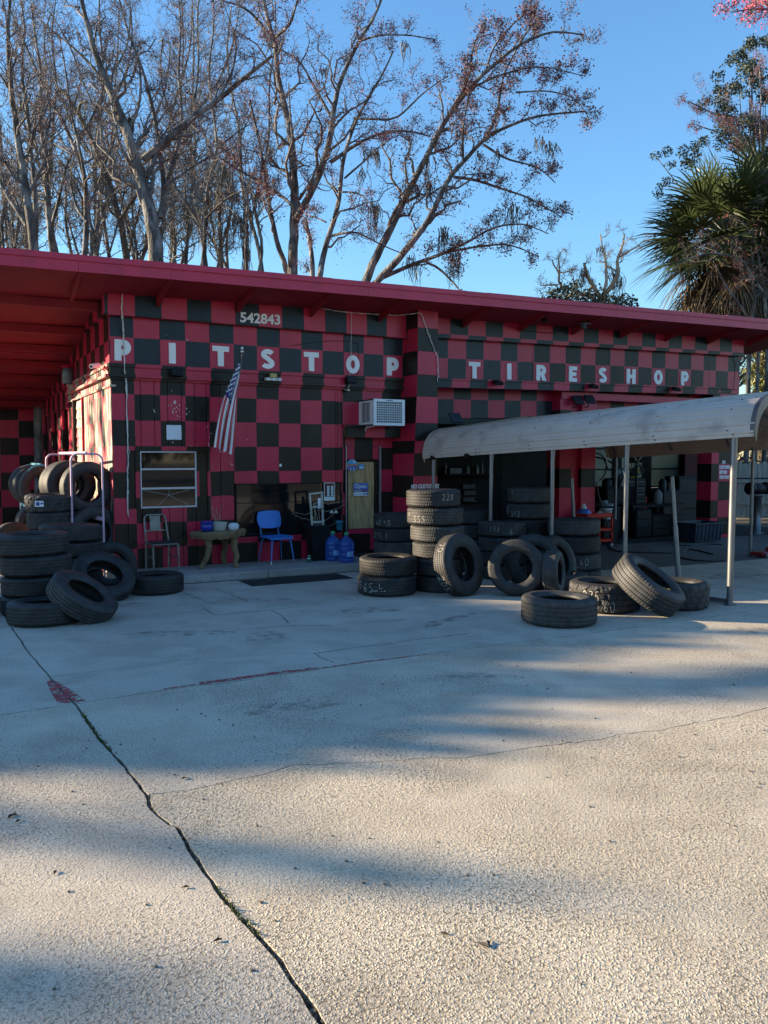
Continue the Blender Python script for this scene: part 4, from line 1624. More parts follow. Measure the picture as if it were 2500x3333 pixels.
TM = {0: tire_mesh('road_tire', .205, 0, TREAD), 1: tire_mesh('low_tire', .214, 0, TREAD), 2: tire_mesh('rugged_tire', .222, 2, TREAD2), 3: tire_mesh('touring_tire', .215, 1, TREAD)}

DIG = {'0': [[(.5, 1), (.15, .85), (.05, .45), (.25, .05), (.6, .02), (.85, .35), (.8, .8), (.5, 1)]], '1': [[(.3, .8), (.5, 1), (.5, 0)]],
       '2': [[(.1, .8), (.35, 1), (.75, .9), (.7, .6), (.1, 0), (.9, .05)]], '3': [[(.1, .95), (.6, .95), (.4, .55), (.75, .35), (.5, .02), (.1, .1)]],
       '5': [[(.85, 1), (.25, .98), (.2, .6), (.6, .6), (.8, .3), (.5, .02), (.1, .08)]], '6': [[(.7, 1), (.3, .7), (.12, .3), (.4, .02), (.75, .2), (.6, .5), (.2, .35)]],
       '7': [[(.1, 1), (.85, .97), (.4, 0)]], '8': [[(.5, .5), (.15, .75), (.5, 1), (.8, .75), (.5, .5), (.1, .25), (.5, 0), (.85, .25), (.5, .5)]],
       '9': [[(.8, .7), (.5, 1), (.15, .75), (.4, .5), (.8, .65), (.7, .3), (.4, 0)]], 'h': [[(.15, 1), (.15, 0)], [(.15, .45), (.5, .6), (.75, .4), (.75, 0)]],
       'I': [[(.15, .95), (.85, 1)], [(.35, .98), (.3, .05)], [(.65, .98), (.68, .05)], [(.1, .02), (.9, .05)]], '-': [[(0, .0), (1, .05)]], 'L': [[(.2, 1), (.15, .5), (.7, .55)]], '/': [[(.7, 1), (.2, 0)]]}


def chalk(parent, txt, ang, z0, size, seed=0, sc=1.0):
    """hand-written digits wrapped round the tread of a tire (in the tire's own space)"""
    r_ = random.Random(seed + len(txt))
    mb = MB()
    x = 0.0
    R_ = BR + .0035
    for chh in txt:
        if chh == ' ':
            x += size * .5
            continue
        for pl in DIG[chh]:
            pts = []
            for (a, b), (c, d) in zip(pl[:-1], pl[1:]):
                for t in np.linspace(0, 1, 5)[:-1]:
                    pts.append((a + (c - a) * t, b + (d - b) * t))
            pts.append(pl[-1])
            pts = [(x + px * size * .62 + r_.uniform(-.0012, .0012), z0 + pz * size + r_.uniform(-.0012, .0012)) for px, pz in pts]
            wv = size * .036
            prev = None
            for i in range(len(pts)):
                a, b = Vector(pts[max(0, i - 1)]), Vector(pts[min(len(pts) - 1, i + 1)])
                d = (b - a).normalized() if (b - a).length > 0 else Vector((1, 0))
                nn = Vector((-d.y, d.x)) * wv * r_.uniform(.6, 1.2)
                p = Vector(pts[i])
                q0, q1 = p + nn, p - nn
                w0 = [(R_ * math.cos(ang + q.x / BR), R_ * math.sin(ang + q.x / BR), q.y) for q in (q0, q1)]
                if prev and r_.random() < .9:
                    mb.add([prev[0], prev[1], w0[1], w0[0]], [(0, 1, 2, 3), (3, 2, 1, 0)])
                prev = w0
        x += size * .78
    o = bpy.data.objects.new('chalk_mark', mb.mesh('chalk_mark', CHALK))
    COL.objects.link(o)
    o.parent = parent
    o['kind'] = 'stuff'
    return o


TG = 'used tires for sale'


def tire(c, r, wdt, style, label, axis=(0, 0, 1), spin=None, group=TG):
    o = bpy.data.objects.new('tire', TM[style])
    COL.objects.link(o)
    ax = Vector(axis).normalized()
    q = Vector((0, 0, 1)).rotation_difference(ax)
    sp = random.uniform(0, TAU) if spin is None else spin
    o.rotation_mode = 'QUATERNION'
    o.rotation_quaternion = q @ Matrix.Rotation(sp, 3, 'Z').to_quaternion()
    o.location = c
    o.scale = (r / BR, r / BR, wdt / BW)
    o['_spin'] = sp
    del o['_spin']
    return tag(o, label, 'tire', group)


ORD = {1: ['only'], 2: ['upper', 'lower'], 3: ['top', 'middle', 'bottom'], 4: ['top', 'second', 'third', 'bottom'], 5: ['top', 'second', 'third', 'fourth', 'bottom'],
       6: ['top', 'second', 'third', 'fourth', 'fifth', 'bottom']}


def camang(c):
    return math.atan2(CAM.y - c[1], CAM.x - c[0])


def stack(items, desc, marks=None):
    """items top to bottom: (x, y, r, z0, z1, style)"""
    out = []
    n = len(items)
    for i, (x, y, r, z0, z1, st) in enumerate(items):
        tl = (random.uniform(-.02, .02), random.uniform(-.02, .02), 1)
        o = tire((x, y, (z0 + z1) / 2), r, (z1 - z0) * .985, st, f'{ORD[n][i]} tire of the {desc}', tl, 0.0)
        # keep spin zero so chalk can be aimed at
        out.append(o)
        for (k, txt, da, zz, size) in (marks or []):
            if k == i:
                chalk(o, txt, camang((x, y)) + rad(da), zz, size, k)
    return out


stack([(3.68, -1.60, .362, .745, .96, 0), (3.66, -1.62, .360, .53, .745, 0), (3.67, -1.63, .362, .325, .53, 0), (3.68, -1.63, .360, .12, .325, 3)],
      'stack on the walkway right before the door', [(0, '65 L5', -58, -.06, .085), (1, '0/5 1', -66, -.05, .09)])
stack([(3.39, -3.16, .378, 1.15, 1.40, 3), (3.41, -3.18, .392, .905, 1.15, 0), (3.42, -3.22, .376, .68, .905, 3), (3.41, -3.25, .352, .46, .68, 3),
       (3.41, -3.28, .345, .22, .46, 0), (3.42, -3.29, .345, .0, .22, 0)],
      'tallest sunlit stack in front of the buttress', [(0, '228', 18, -.02, .085), (1, '39', -75, -.01, .06), (1, '355', -48, -.075, .085)])
stack([(2.65, -3.19, .388, .262, .51, 3), (2.63, -3.19, .398, .0, .262, 0)], 'low pair stacked beside the rubber mat', [(1, '35', -75, -.04, .09), (1, '65 L', -50, -.07, .11), (1, '--', -28, -.05, .12)])
stack([(5.00, -1.74, .37, .76, .99, 0), (5.00, -1.76, .37, .53, .76, 0), (5.01, -1.77, .365, .27, .53, 0), (5.0, -1.77, .365, .0, .27, 0)], 'shadowed stack behind the tallest one')
stack([(4.90, -2.74, .365, .645, .86, 0), (4.91, -2.75, .367, .42, .645, 0), (4.91, -2.76, .36, .21, .42, 0), (4.90, -2.77, .36, .0, .21, 0)], 'short stack chalked 255 in the middle',
      [(0, '255', -30, -.02, .075), (0, '6', 18, -.08, .09)])
stack([(5.66, -2.48, .374, 1.12, 1.37, 0), (5.63, -2.50, .368, .87, 1.12, 0), (5.61, -2.51, .357, .62, .87, 0), (5.58, -2.52, .357, .41, .62, 0), (5.60, -2.52, .357, .2, .41, 0), (5.6, -2.52, .36, .0, .2, 0)],
      'tall unlit stack under the carport eave', [(0, 'I', -52, .02, .05), (1, 'h5', -80, -.02, .09), (1, '512', -52, -.08, .085)])
stack([(5.89, -3.24, .398, .66, .91, 0), (5.88, -3.25, .398, .39, .66, 0), (5.88, -3.29, .387, .14, .39, 0), (5.90, -3.29, .375, .0, .14, 0)], 'stack next to the galvanised post',
      [(2, '60', 10, -.03, .10), (2, '---', 4, -.06, .06)])
# left pile
stack([(-1.73, -2.28, .425, .69, .94, 0), (-1.69, -2.35, .399, .45, .69, 0), (-1.70, -2.37, .388, .22, .45, 0), (-1.72, -2.39, .383, .0, .22, 0)], 'front stack at the left of the porch')
stack([(-1.11, -1.04, .405, .71, .935, 0), (-1.10, -1.07, .396, .51, .71, 0), (-1.10, -1.09, .390, .31, .51, 0), (-1.10, -1.09, .39, .12, .31, 0), (-1.1, -1.09, .38, 0, .12, 1)], 'stack below the pink rack')
kn = stack([(-1.20, .25, .36, 1.04, 1.30, 2), (-1.19, .24, .35, .78, 1.04, 2), (-1.19, .22, .35, .52, .78, 2), (-1.2, .22, .36, .26, .52, 2), (-1.2, .22, .36, 0, .26, 2)], 'stack of knobbly new tires behind the pink rack')
# paper label on the top knobbly tire
lb = MB()
lb.grid(lambda u, v: ((BR + .006) * math.cos(camang((-1.2, .25)) - .62 + .36 * u), (BR + .006) * math.sin(camang((-1.2, .25)) - .62 + .36 * u), -.035 + .08 * v), 4, 1)
lo = bpy.data.objects.new('paper_label', lb.mesh('paper_label', LABELW))
COL.objects.link(lo)
lo.parent = kn[0]
lb = MB()
for a0, a1, z0, z1 in ((.05, .2, -.02, .03), (.24, .34, .0, .02)):
    lb.grid(lambda u, v: ((BR + .0075) * math.cos(camang((-1.2, .25)) - .62 + a0 + (a1 - a0) * u), (BR + .0075) * math.sin(camang((-1.2, .25)) - .62 + a0 + (a1 - a0) * u), z0 + (z1 - z0) * v), 3, 1)
lo = bpy.data.objects.new('label_print', lb.mesh('label_print', SIGNNAVY))
COL.objects.link(lo)
lo.parent = kn[0]

# single tires lying flat
tire((3.355, -5.86, .15), .418, .30, 3, 'foremost tire lying flat alone on the concrete', (0.01, -0.01, 1))
t14 = tire((4.38, -5.50, .175), .422, .345, 2, 'coarse tire lying flat, chalked 275, under a leaning tire', (0, 0, 1), 0)
chalk(t14, '275', camang((4.38, -5.5)) - .62, -.02, .085, 5)
chalk(t14, '60', camang((4.38, -5.5)) - .02, -.10, .085, 6)
tire((5.28, -5.82, .165), .37, .325, 2, 'coarse tire lying flat at the foot of the carport post', (0, 0, 1))
tire((-1.68, -3.08, .125), .403, .25, 0, 'tire lying flat under a tilted one, front left', (0, 0.02, 1))
tire((-.11, -1.59, .13), .382, .255, 0, 'tire lying flat alone against the walkway edge', (0, 0, 1))
tire((-2.62, -2.35, .12), .38, .24, 0, 'tire lying flat at the left edge of the picture', (0, 0, 1))
tire((4.98, -4.0, .12), .37, .22, 0, 'tire lying flat behind the row of upright tires', (0, 0, 1))
# standing and leaning tires
sp4 = tire((3.40, -3.80, .405), .42, .235, 0, 'upright tire leaning on the tallest stack, tread chalked', (.30, -.92, .24), 0)


def locang(o, d):
    q = o.rotation_quaternion.inverted() @ Vector(d)
    return math.atan2(q.y, q.x)


chalk(sp4, '70', locang(sp4, (-.7, -.1, .75)), -.02, .09, 3)
chalk(sp4, '205', locang(sp4, (-.8, -.2, -.25)), -.07, .10, 4)
t9 = tire((4.05, -4.19, .372), .372, .215, 1, 'upright tire facing the viewer, half sunlit, front of its row', (-.62, -.77, .16))
tire((4.56, -3.90, .385), .39, .22, 1, 'upright tire standing second in the row behind the sunlit one', (-.35, -.90, .20))
tire((4.99, -3.86, .355), .38, .22, 1, 'upright tire standing last in the row, tilted to the right', (.20, -.93, .30))
tire((4.50, -4.42, .30), .30, .205, 0, 'small narrow tire standing edge-on before the upright row', (.60, -.79, .06))
tire((4.60, -5.99, .345), .432, .30, 3, 'big tire leaning on the coarse chalked tire', (.30, -.52, .80))
tire((-1.30, -3.19, .262), .395, .235, 0, 'tilted tire propped on the lying one, front left', (.46, -.34, .82))
tire((-.84, -1.86, .285), .40, .22, 1, 'tire leaning back on the stack below the pink rack', (.18, -.62, .76))
tire((-.60, -1.15, .34), .34, .20, 0, 'tire standing half hidden between stack and wall corner', (.05, -.98, .15))

# ------------------------------------------------------------------ tire racks
def rack(name, org, front_l, front_r, back_l, back_r, ztop, m, label, rails, round_top=.10, bar=True):
    t = thing(name, org, label, 'tire rack')
    for nm, a, b in (('front_hoop', front_l, front_r), ('rear_hoop', back_l, back_r)):
        a, b = Vector((*a, 0)), Vector((*b, 0))
        d = (b - a).normalized()
        up = Vector((0, 0, 1))
        R_ = round_top
        pts = [a, a + up * (ztop - R_)]
        for k in range(1, 7):
            an = math.pi / 2 * k / 6
            pts.append(a + up * (ztop - R_ + R_ * math.sin(an)) + d * (R_ - R_ * math.cos(an)))
        for k in range(0, 6):
            an = math.pi / 2 * k / 6
            pts.append(b + up * (ztop - R_ + R_ * math.cos(an)) - d * (R_ - R_ * math.sin(an)))
        pts += [b + up * (ztop - R_), b]
        mb = MB()
        mb.tube(pts, .0155, 8)
        mb.build(nm, m, t)
    if bar:
        mb = MB()
        fa = (Vector((*front_l, 0)) + Vector((*front_r, 0))) / 2
        ba = (Vector((*back_l, 0)) + Vector((*back_r, 0))) / 2
        mb.bar(fa + Vector((0, 0, ztop + .02)), ba + Vector((0, 0, ztop + .02)), .035, .035)
        mb.build('top_bar', m, t)
    for z in rails:
        for a, b in ((front_l, back_l), (front_r, back_r)):
            mb = MB()
            mb.bar((*a, z), (*b, z), .035, .05)
            mb.build('side_rail', m, t)
    return t


rack('tire_rack', (-.75, .5, 0), (-.945, -.06), (-.54, -.28), (-1.10, 1.50), (-.70, 1.30), 1.89, PINK, 'pink metal tire rack standing at the lit wall corner', (.30, .93))
rack('tire_rack', (-1.1, 3.8, 0), (-1.20, 3.30), (-.80, 3.10), (-1.24, 4.40), (-.84, 4.25), 1.70, CYAN, 'light blue metal tire rack deep inside the porch', (.35, .95), .18)
axr = Vector((.24, -.97, 0)).normalized()
RG = 'tires on the racks'
for i, (x, y, z, r, lab) in enumerate(((-.68, .22, 1.385, .392, 'front tire on the upper level of the pink rack'), (-.86, .78, 1.41, .385, 'second tire on the upper level of the pink rack'),
                                      (-.80, 1.02, 1.40, .38, 'third tire on the upper level of the pink rack'), (-.86, 1.28, 1.40, .38, 'rearmost tire on the upper level of the pink rack'))):
    tire((x, y, z), r, .22, 1, lab, axr + Vector((random.uniform(-.05, .05), 0, .02)), None, RG)
for i, (x, y, lab) in enumerate(((-.62, .10, 'front'), (-.72, .34, 'second'), (-.79, .60, 'third'), (-.86, .86, 'fourth'), (-.92, 1.12, 'rearmost'))):
    o = tire((x, y, .70), .40, .225, 1, f'{lab} tire on the lower level of the pink rack', axr + Vector((random.uniform(-.04, .04), 0, .05)), 0, RG)
    if 0 < i < 4:
        lb = MB()
        th0 = math.radians(118)
        q = o.rotation_quaternion.inverted() @ Vector((-.55, -.2, .75))
        th0 = math.atan2(q.y, q.x)
        lb.grid(lambda u, v: ((BR + .006) * math.cos(th0 - .22 + .44 * u), (BR + .006) * math.sin(th0 - .22 + .44 * u), -.035 + .06 * v), 5, 1)
        for f in range(len(lb.f)):
            pass
        lo = bpy.data.objects.new('paper_label', lb.mesh('paper_label', LABELW))
        COL.objects.link(lo)
        lo.parent = o
for x, y, z, lab in ((-1.0, 3.42, 1.30, 'front tire on the light blue rack'), (-1.06, 3.72, 1.32, 'second tire on the light blue rack'), (-1.1, 4.05, 1.33, 'rear tire on the light blue rack'),
                     (-1.05, 3.6, .62, 'tire on the low level of the light blue rack')):
    tire((x, y, z), .37, .23, 1, lab, axr, None, RG)
tire((-1.55, 2.4, .37), .37, .22, 0, 'dark tire standing on the porch floor by the knobbly stack', (.3, -.95, .1))

# ------------------------------------------------------------------ things on the walkway
ZW = .12


def legpair(mb, pts, r, k=8):
    mb.tube(pts, r, k)


# grey metal chair, facing the camera side
c0 = Vector((.30, -.36, ZW))
gc = thing('metal_chair', c0, 'grey metal chair with black seat pad on the walkway', 'chair')
f0, f1, b0, b1 = Vector((.13, -.50, ZW)), Vector((.50, -.53, ZW)), Vector((.10, -.17, ZW)), Vector((.45, -.15, ZW))
fd = Vector((.02, -.36, 0)).normalized()
for f in (f0, f1):
    mb = MB()
    top = f - fd * .02 + Vector((0, 0, .41))
    mb.tube([f, f + (top - f) * .5, top], [.012, .015, .018], 8)
    mb.build('leg', GREYCH, gc)
hoop = []
bl, br_ = b0, b1
lean = Vector((-.015, .10, 0))
pts = [bl - fd * .03, bl + Vector((0, 0, .42)), bl + lean * .9 + Vector((.01, 0, .76))]
wv = (br_ - bl)
for k in range(1, 6):
    an = math.pi / 2 * k / 5
    pts.append(bl + lean + wv * (.16 * (1 - math.cos(an)) + .03) + Vector((0, 0, .76 + .075 * math.sin(an))))
for k in range(0, 5):
    an = math.pi / 2 * k / 5
    pts.append(br_ + lean - wv * (.16 * (1 - math.sin(an)) + .03) + Vector((0, 0, .76 + .075 * math.cos(an))))
pts += [br_ + lean * .9 + Vector((-.01, 0, .76)), br_ + Vector((0, 0, .42)), br_ - fd * .03]
mb = MB()
mb.tube(pts, .015, 8)
mb.build('back_frame', GREYCH, gc)
mb = MB()
ctr = (bl + br_) / 2 + lean * .85
mb.grid(lambda u, v: ctr + wv * (u - .5) * .46 + lean * (v * .2) + Vector((0, .012 * math.sin(u * math.pi) - .01, .60 + .22 * v)), 6, 4)
mb.grid(lambda u, v: ctr + wv * (.5 - u) * .46 + lean * (v * .2) + Vector((0, .012 * math.sin(u * math.pi) - .002, .60 + .22 * v)), 6, 4)
mb.build('back_splat', GREYCH, gc)
mb = MB()
mb.bar(bl + lean * .75 + Vector((0, 0, .595)), br_ + lean * .75 + Vector((0, 0, .595)), .022, .02)
mb.build('back_rail', GREYCH, gc)
for a, b in ((b0 + (f0 - b0) * .12, b0 + (f0 - b0) * .5), ):
    pass
mb = MB()
mb.box((.10, -.535, ZW + .40), (.51, -.14, ZW + .425), 0, .02)
mb.build('seat_frame', GREYCH, gc)
mb = MB()
mb.box((.115, -.52, ZW + .425), (.50, -.15, ZW + .445), 0, .018)
mb.build('seat', BLACKVINYL, gc)
for a, b in ((b0, f0), (b1, f1)):
    mb = MB()
    mb.tube([a + Vector((0, 0, .21)), b + Vector((0, 0, .21))], .009, 6)
    mb.build('stretcher', GREYCH, gc)

# wooden slab table
tb = thing('slab_table', (1.19, -.36, ZW), 'rustic live-edge slab table on crooked log legs', 'table')
mb = MB()
K = 40
ring0, ring1, ring2 = [], [], []
rt = random.Random(5)
rad_ = [1 + .10 * math.sin(3 * a) + .07 * math.sin(7 * a + 1) + rt.uniform(-.04, .04) for a in np.linspace(0, TAU, K, endpoint=False)]
for k in range(K):
    a = TAU * k / K
    x, y = .405 * math.cos(a) * rad_[k], .275 * math.sin(a) * rad_[k]
    sl = .012 * math.cos(a)
    ring0.append((1.19 + x, -.34 + y, ZW + .575 + sl))
    ring1.append((1.19 + x * 1.03 * (1 + rt.uniform(-.02, .02)), -.34 + y * 1.03, ZW + .53 + sl))
    ring2.append((1.19 + x * .97, -.34 + y * .97, ZW + .465 + sl + rt.uniform(-.015, .015)))
mb.add(ring0 + ring1 + ring2, [tuple(range(K))] + [(K * j + i, K * j + K + i, K * j + K + (i + 1) % K, K * j + (i + 1) % K) for j in (0, 1) for i in range(K)] + [tuple(reversed(range(2 * K, 3 * K)))])
for i in range(len(mb.m)):
    mb.m[i] = 0 if i == 0 else 1
mb.build('tabletop', [SLABTOP, BARKWOOD], tb)
for pts in ([(.99, -.42, .60), (1.0, -.44, .45), (.965, -.45, .30), (.90, -.45, .19), (.86, -.46, .12)], [(1.40, -.46, .60), (1.39, -.49, .42), (1.42, -.52, .30), (1.38, -.55, .20), (1.40, -.57, .12)],
            [(1.33, -.14, .60), (1.36, -.12, .4), (1.33, -.09, .25), (1.36, -.08, .12)]):
    mb = MB()
    mb.tube(pts, [.062, .05, .045, .04, .048][:len(pts)], 9)
    mb.tube([pts[-2], Vector(pts[-2]) + Vector((.05, -.02, .06))], [.03, .016], 6)
    mb.build('log_leg', BARKWOOD, tb)
zt_ = ZW + .575
bp_ = thing('glazed_pot', (.99, -.37, zt_), 'cobalt blue glazed pot on the slab table', 'pot')
mb = MB()
mb.lathe([(.075, 0), (.095, .02), (.102, .06), (.095, .10), (.088, .112), (.100, .120), (.106, .135), (.106, .15), (.095, .152), (.085, .13), (.085, .11)], 24, (.99, -.37, zt_))
mb.build('pot_body', BLUEGLAZE, bp_)
mb = MB()
mb.lathe([(.0, .128), (.088, .128)], 16, (.99, -.37, zt_), capb=False)
mb.build('potting_soil', DIRT, bp_)
wp = thing('planter_bowl', (1.19, -.34, zt_), 'pale round planter with dry stems on the slab table', 'planter')
mb = MB()
mb.lathe([(.10, 0), (.115, .02), (.128, .10), (.130, .115), (.134, .118), (.134, .13), (.124, .13), (.118, .10)], 24, (1.19, -.34, zt_))
mb.build('pot_body', CREAMPOT, wp)
mb = MB()
mb.lathe([(.0, .105), (.12, .105)], 16, (1.19, -.34, zt_), capb=False)
mb.build('potting_soil', DIRT, wp)
for k in range(6):
    a = random.uniform(0, TAU)
    p = Vector((1.19 + .05 * math.cos(a), -.34 + .05 * math.sin(a), zt_ + .10))
    mb = MB()
    d = Vector((random.uniform(-.12, .16), random.uniform(-.08, .08), random.uniform(.22, .42)))
    mb.tube([p, p + d * .4 + Vector((.02, 0, 0)), p + d * .75 + Vector((-.015, 0, 0)), p + d], [.004, .0035, .003, .002], 5)
    mb.build('dry_stem', DRY, wp)
gp = thing('white_pot', (1.40, -.43, zt_), 'small white embossed globe pot on the slab table', 'pot')
mb = MB()
mb.lathe([(.05, 0), (.075, .02), (.085, .055), (.078, .095), (.062, .113), (.058, .108), (.06, .09)], 24, (1.40, -.43, zt_))
mb.build('pot_body', WHITEGLAZE, gp)
for k in range(7):
    a = camang((1.4, -.43)) - 1.2 + k * .4
    mb = MB()
    c = Vector((1.40 + .083 * math.cos(a), -.43 + .083 * math.sin(a), zt_ + .055 + .015 * (-1) ** k))
    tt = Vector((-math.sin(a), math.cos(a), 0))
    mb.tube([c + tt * .018 * math.cos(q) + Vector((0, 0, .018 * math.sin(q))) for q in np.linspace(0, TAU, 9)[:-1]], .004, 4, closed=True)
    mb.build('embossed_ring', WHITEGLAZE, gp)

# blue chair
bc = thing('blue_chair', (2.15, -.27, ZW), 'bright blue plastic seated chair before the dark window', 'chair')
F0, F1, B0, B1 = Vector((1.98, -.54, ZW)), Vector((2.40, -.50, ZW)), Vector((1.93, -.09, ZW)), Vector((2.36, -.04, ZW))
SZ = ZW + .425
seatc = Vector((2.165, -.31, SZ))
wvec = (F1 - F0).normalized()
dvec = (F0 - B0).normalized()
for p, o_ in ((F0, (.05, .05)), (F1, (-.05, .05)), (B0, (.05, -.06)), (B1, (-.05, -.06))):
    top = p + wvec * o_[0] - dvec * o_[1] + Vector((0, 0, .40))
    mb = MB()
    mb.tube([p, p + (top - p) * .12, p + (top - p) * .9, top + (seatc - top) * .15], [.010, .011, .016, .016], 8)
    lg = mb.build('leg', BLUEMET, bc)
    mb = MB()
    mb.tube([p, p + (top - p) * .14], [.0105, .012], 8)
    mb.build('leg_tip', CHROME, lg)


def seatfn(u, v, dz=0.0):
    x = (u - .5) * .43 * (1 - .05 * v)
    y = (v - .5) * .42
    e = max(abs(u - .5), abs(v - .5)) * 2
    z = -.018 * (1 - e ** 2) + (-.02 * max(0, v - .8) / .2 if v > .8 else 0) + dz
    cu = (2 * u - 1) * math.sqrt(max(0, 1 - .18 * (2 * v - 1) ** 2))
    cv_ = (2 * v - 1) * math.sqrt(max(0, 1 - .18 * (2 * u - 1) ** 2))
    return seatc + wvec * cu * .225 + dvec * cv_ * .215 + Vector((0, 0, z))


mb = MB()
mb.grid(lambda u, v: seatfn(u, v, .018), 12, 12)
mb.grid(lambda u, v: seatfn(1 - u, v, -.006), 12, 12)
for e in range(4):
    mb.grid((lambda u, v: seatfn(u, 0, -.006 + .024 * v)) if e == 0 else (lambda u, v: seatfn(1 - u, 1, -.006 + .024 * v)) if e == 1 else
            (lambda u, v: seatfn(0, 1 - u, -.006 + .024 * v)) if e == 2 else (lambda u, v: seatfn(1, u, -.006 + .024 * v)), 12, 1)
mb.build('seat', BLUEPL, bc)
bkc = Vector((2.145, -.075, ZW + .70))


def backfn(u, v, dy=0.0):
    cu = (2 * u - 1) * math.sqrt(max(0, 1 - .25 * (2 * v - 1) ** 2))
    cv_ = (2 * v - 1) * math.sqrt(max(0, 1 - .25 * (2 * u - 1) ** 2))
    return bkc + wvec * cu * .215 + Vector((0, 0, cv_ * .145)) - dvec * (.05 * v - .05 * (1 - cu ** 2) + dy)


mb = MB()
mb.grid(lambda u, v: backfn(u, v, 0), 12, 8)
mb.grid(lambda u, v: backfn(1 - u, v, .02), 12, 8)
for e in range(4):
    mb.grid((lambda u, v: backfn(u, 0, .02 - .02 * v)) if e == 0 else (lambda u, v: backfn(1 - u, 1, .02 - .02 * v)) if e == 1 else
            (lambda u, v: backfn(0, 1 - u, .02 - .02 * v)) if e == 2 else (lambda u, v: backfn(1, u, .02 - .02 * v)), 12, 1)
mb.build('backrest', BLUEPL, bc)
for sx in (-.16, .16):
    mb = MB()
    p = seatc - dvec * .20 + wvec * sx
    mb.tube([p + dvec * .1 + Vector((0, 0, -.012)), p + Vector((0, 0, .0)), p - dvec * .045 + Vector((0, 0, .06)), p - dvec * .055 + Vector((0, 0, .22))], .013, 8)
    mb.build('back_bracket', BLUEMET, bc)

# tall black planter with a trellis
pl = thing('tall_planter', (2.90, -.30, ZW), 'tall tapered black planter holding a white trellis and dry vine', 'planter')
mb = MB()
pc = Vector((2.90, -.30, ZW))


def sqring(h, z, k=.012):
    return [pc + Vector((sx * (h - (k if i else 0)), sy * (h - (0 if i else k)), z)) for sx, sy, i in ((-1, -1, 0), (-1, -1, 1), (1, -1, 1), (1, -1, 0), (1, 1, 0), (1, 1, 1), (-1, 1, 1), (-1, 1, 0))]


rg = [sqring(.115, 0), sqring(.117, .02), sqring(.165, .55), sqring(.177, .555), sqring(.182, .595), sqring(.165, .60), sqring(.15, .54)]
rg = [[p for p in r] for r in rg]
vv = [p for r in rg for p in r]
mb.add(vv, [(j * 8 + i, j * 8 + (i + 1) % 8, j * 8 + 8 + (i + 1) % 8, j * 8 + 8 + i) for j in range(len(rg) - 1) for i in range(8)])
mb.build('planter_body', BLACKP, pl)
mb = MB()
mb.quad(pc + Vector((-.16, -.16, .56)), pc + Vector((.16, -.16, .56)), pc + Vector((.16, .16, .56)), pc + Vector((-.16, .16, .56)))
mb.build('potting_soil', DIRT, pl)
mb = MB()
tA, tB, tC, tD = Vector((2.80, -.32, ZW + .55)), Vector((3.00, -.32, ZW + .55)), Vector((2.765, -.30, ZW + 1.12)), Vector((2.985, -.30, ZW + 1.14))
for a, b in ((tA, tC), (tB, tD)):
    m2 = MB()
    m2.bar(a, b, .032, .012, (0, 1, 0))
    m2.build('trellis_upright', CREAMPOT, pl)
for t in (.16, .60, .99):
    m2 = MB()
    a, b = tA + (tC - tA) * t, tB + (tD - tB) * t
    d = (b - a).normalized() * .018
    m2.bar(a - d + Vector((0, -.013, 0)), b + d + Vector((0, -.013, 0)), .030, .012, (0, 1, 0))
    m2.build('trellis_rung', CREAMPOT, pl)
m2 = MB()
m2.quad((2.90, -.325, ZW + .87), (2.955, -.325, ZW + .87), (2.955, -.325, ZW + 1.04), (2.90, -.325, ZW + 1.045))
m2.quad((2.955, -.324, ZW + .87), (2.90, -.324, ZW + .87), (2.90, -.324, ZW + 1.045), (2.955, -.324, ZW + 1.04))
m2.build('plant_tag', LABELW, pl)
for k in range(8):
    r_ = random.Random(40 + k)
    p = Vector((2.9 + r_.uniform(-.06, .06), -.29 + r_.uniform(-.04, .04), ZW + .55))
    pts = [p]
    d = Vector((r_.uniform(-.05, .05), 0, .1))
    for i in range(5):
        d = Vector((r_.uniform(-.045, .045), r_.uniform(-.02, .02), .085))
        pts.append(pts[-1] + d)
    m2 = MB()
    m2.tube(pts, .0045, 5)
    m2.build('vine_stem', DRY, pl)
for z, x1, z1 in ((.98, 3.5, 1.0), (.83, 3.49, .92), (.66, 3.3, .78), (.60, 3.35, .60), (.85, 2.55, .80), (.7, 2.52, .78)):
    m2 = MB()
    r_ = random.Random(int(z * 100))
    pts = [Vector((2.92, -.28, ZW + z)) + (Vector((x1, -.15, ZW + z1)) - Vector((2.92, -.28, ZW + z))) * t + Vector((0, 0, -.05 * math.sin(t * math.pi) + r_.uniform(-.01, .01))) for t in np.linspace(0, 1, 9)]
    m2.tube(pts, .004, 4)
    for p in pts[2:]:
        for _ in range(2):
            q = Vector((r_.uniform(-1, 1), r_.uniform(-1, 1), r_.uniform(-1, .4))) * .016
            m2.add([p, p + q, p + q + Vector((q.z, q.x, q.y)) * .8], [(0, 1, 2)])
    m2.build('trailing_vine', DRY, pl)

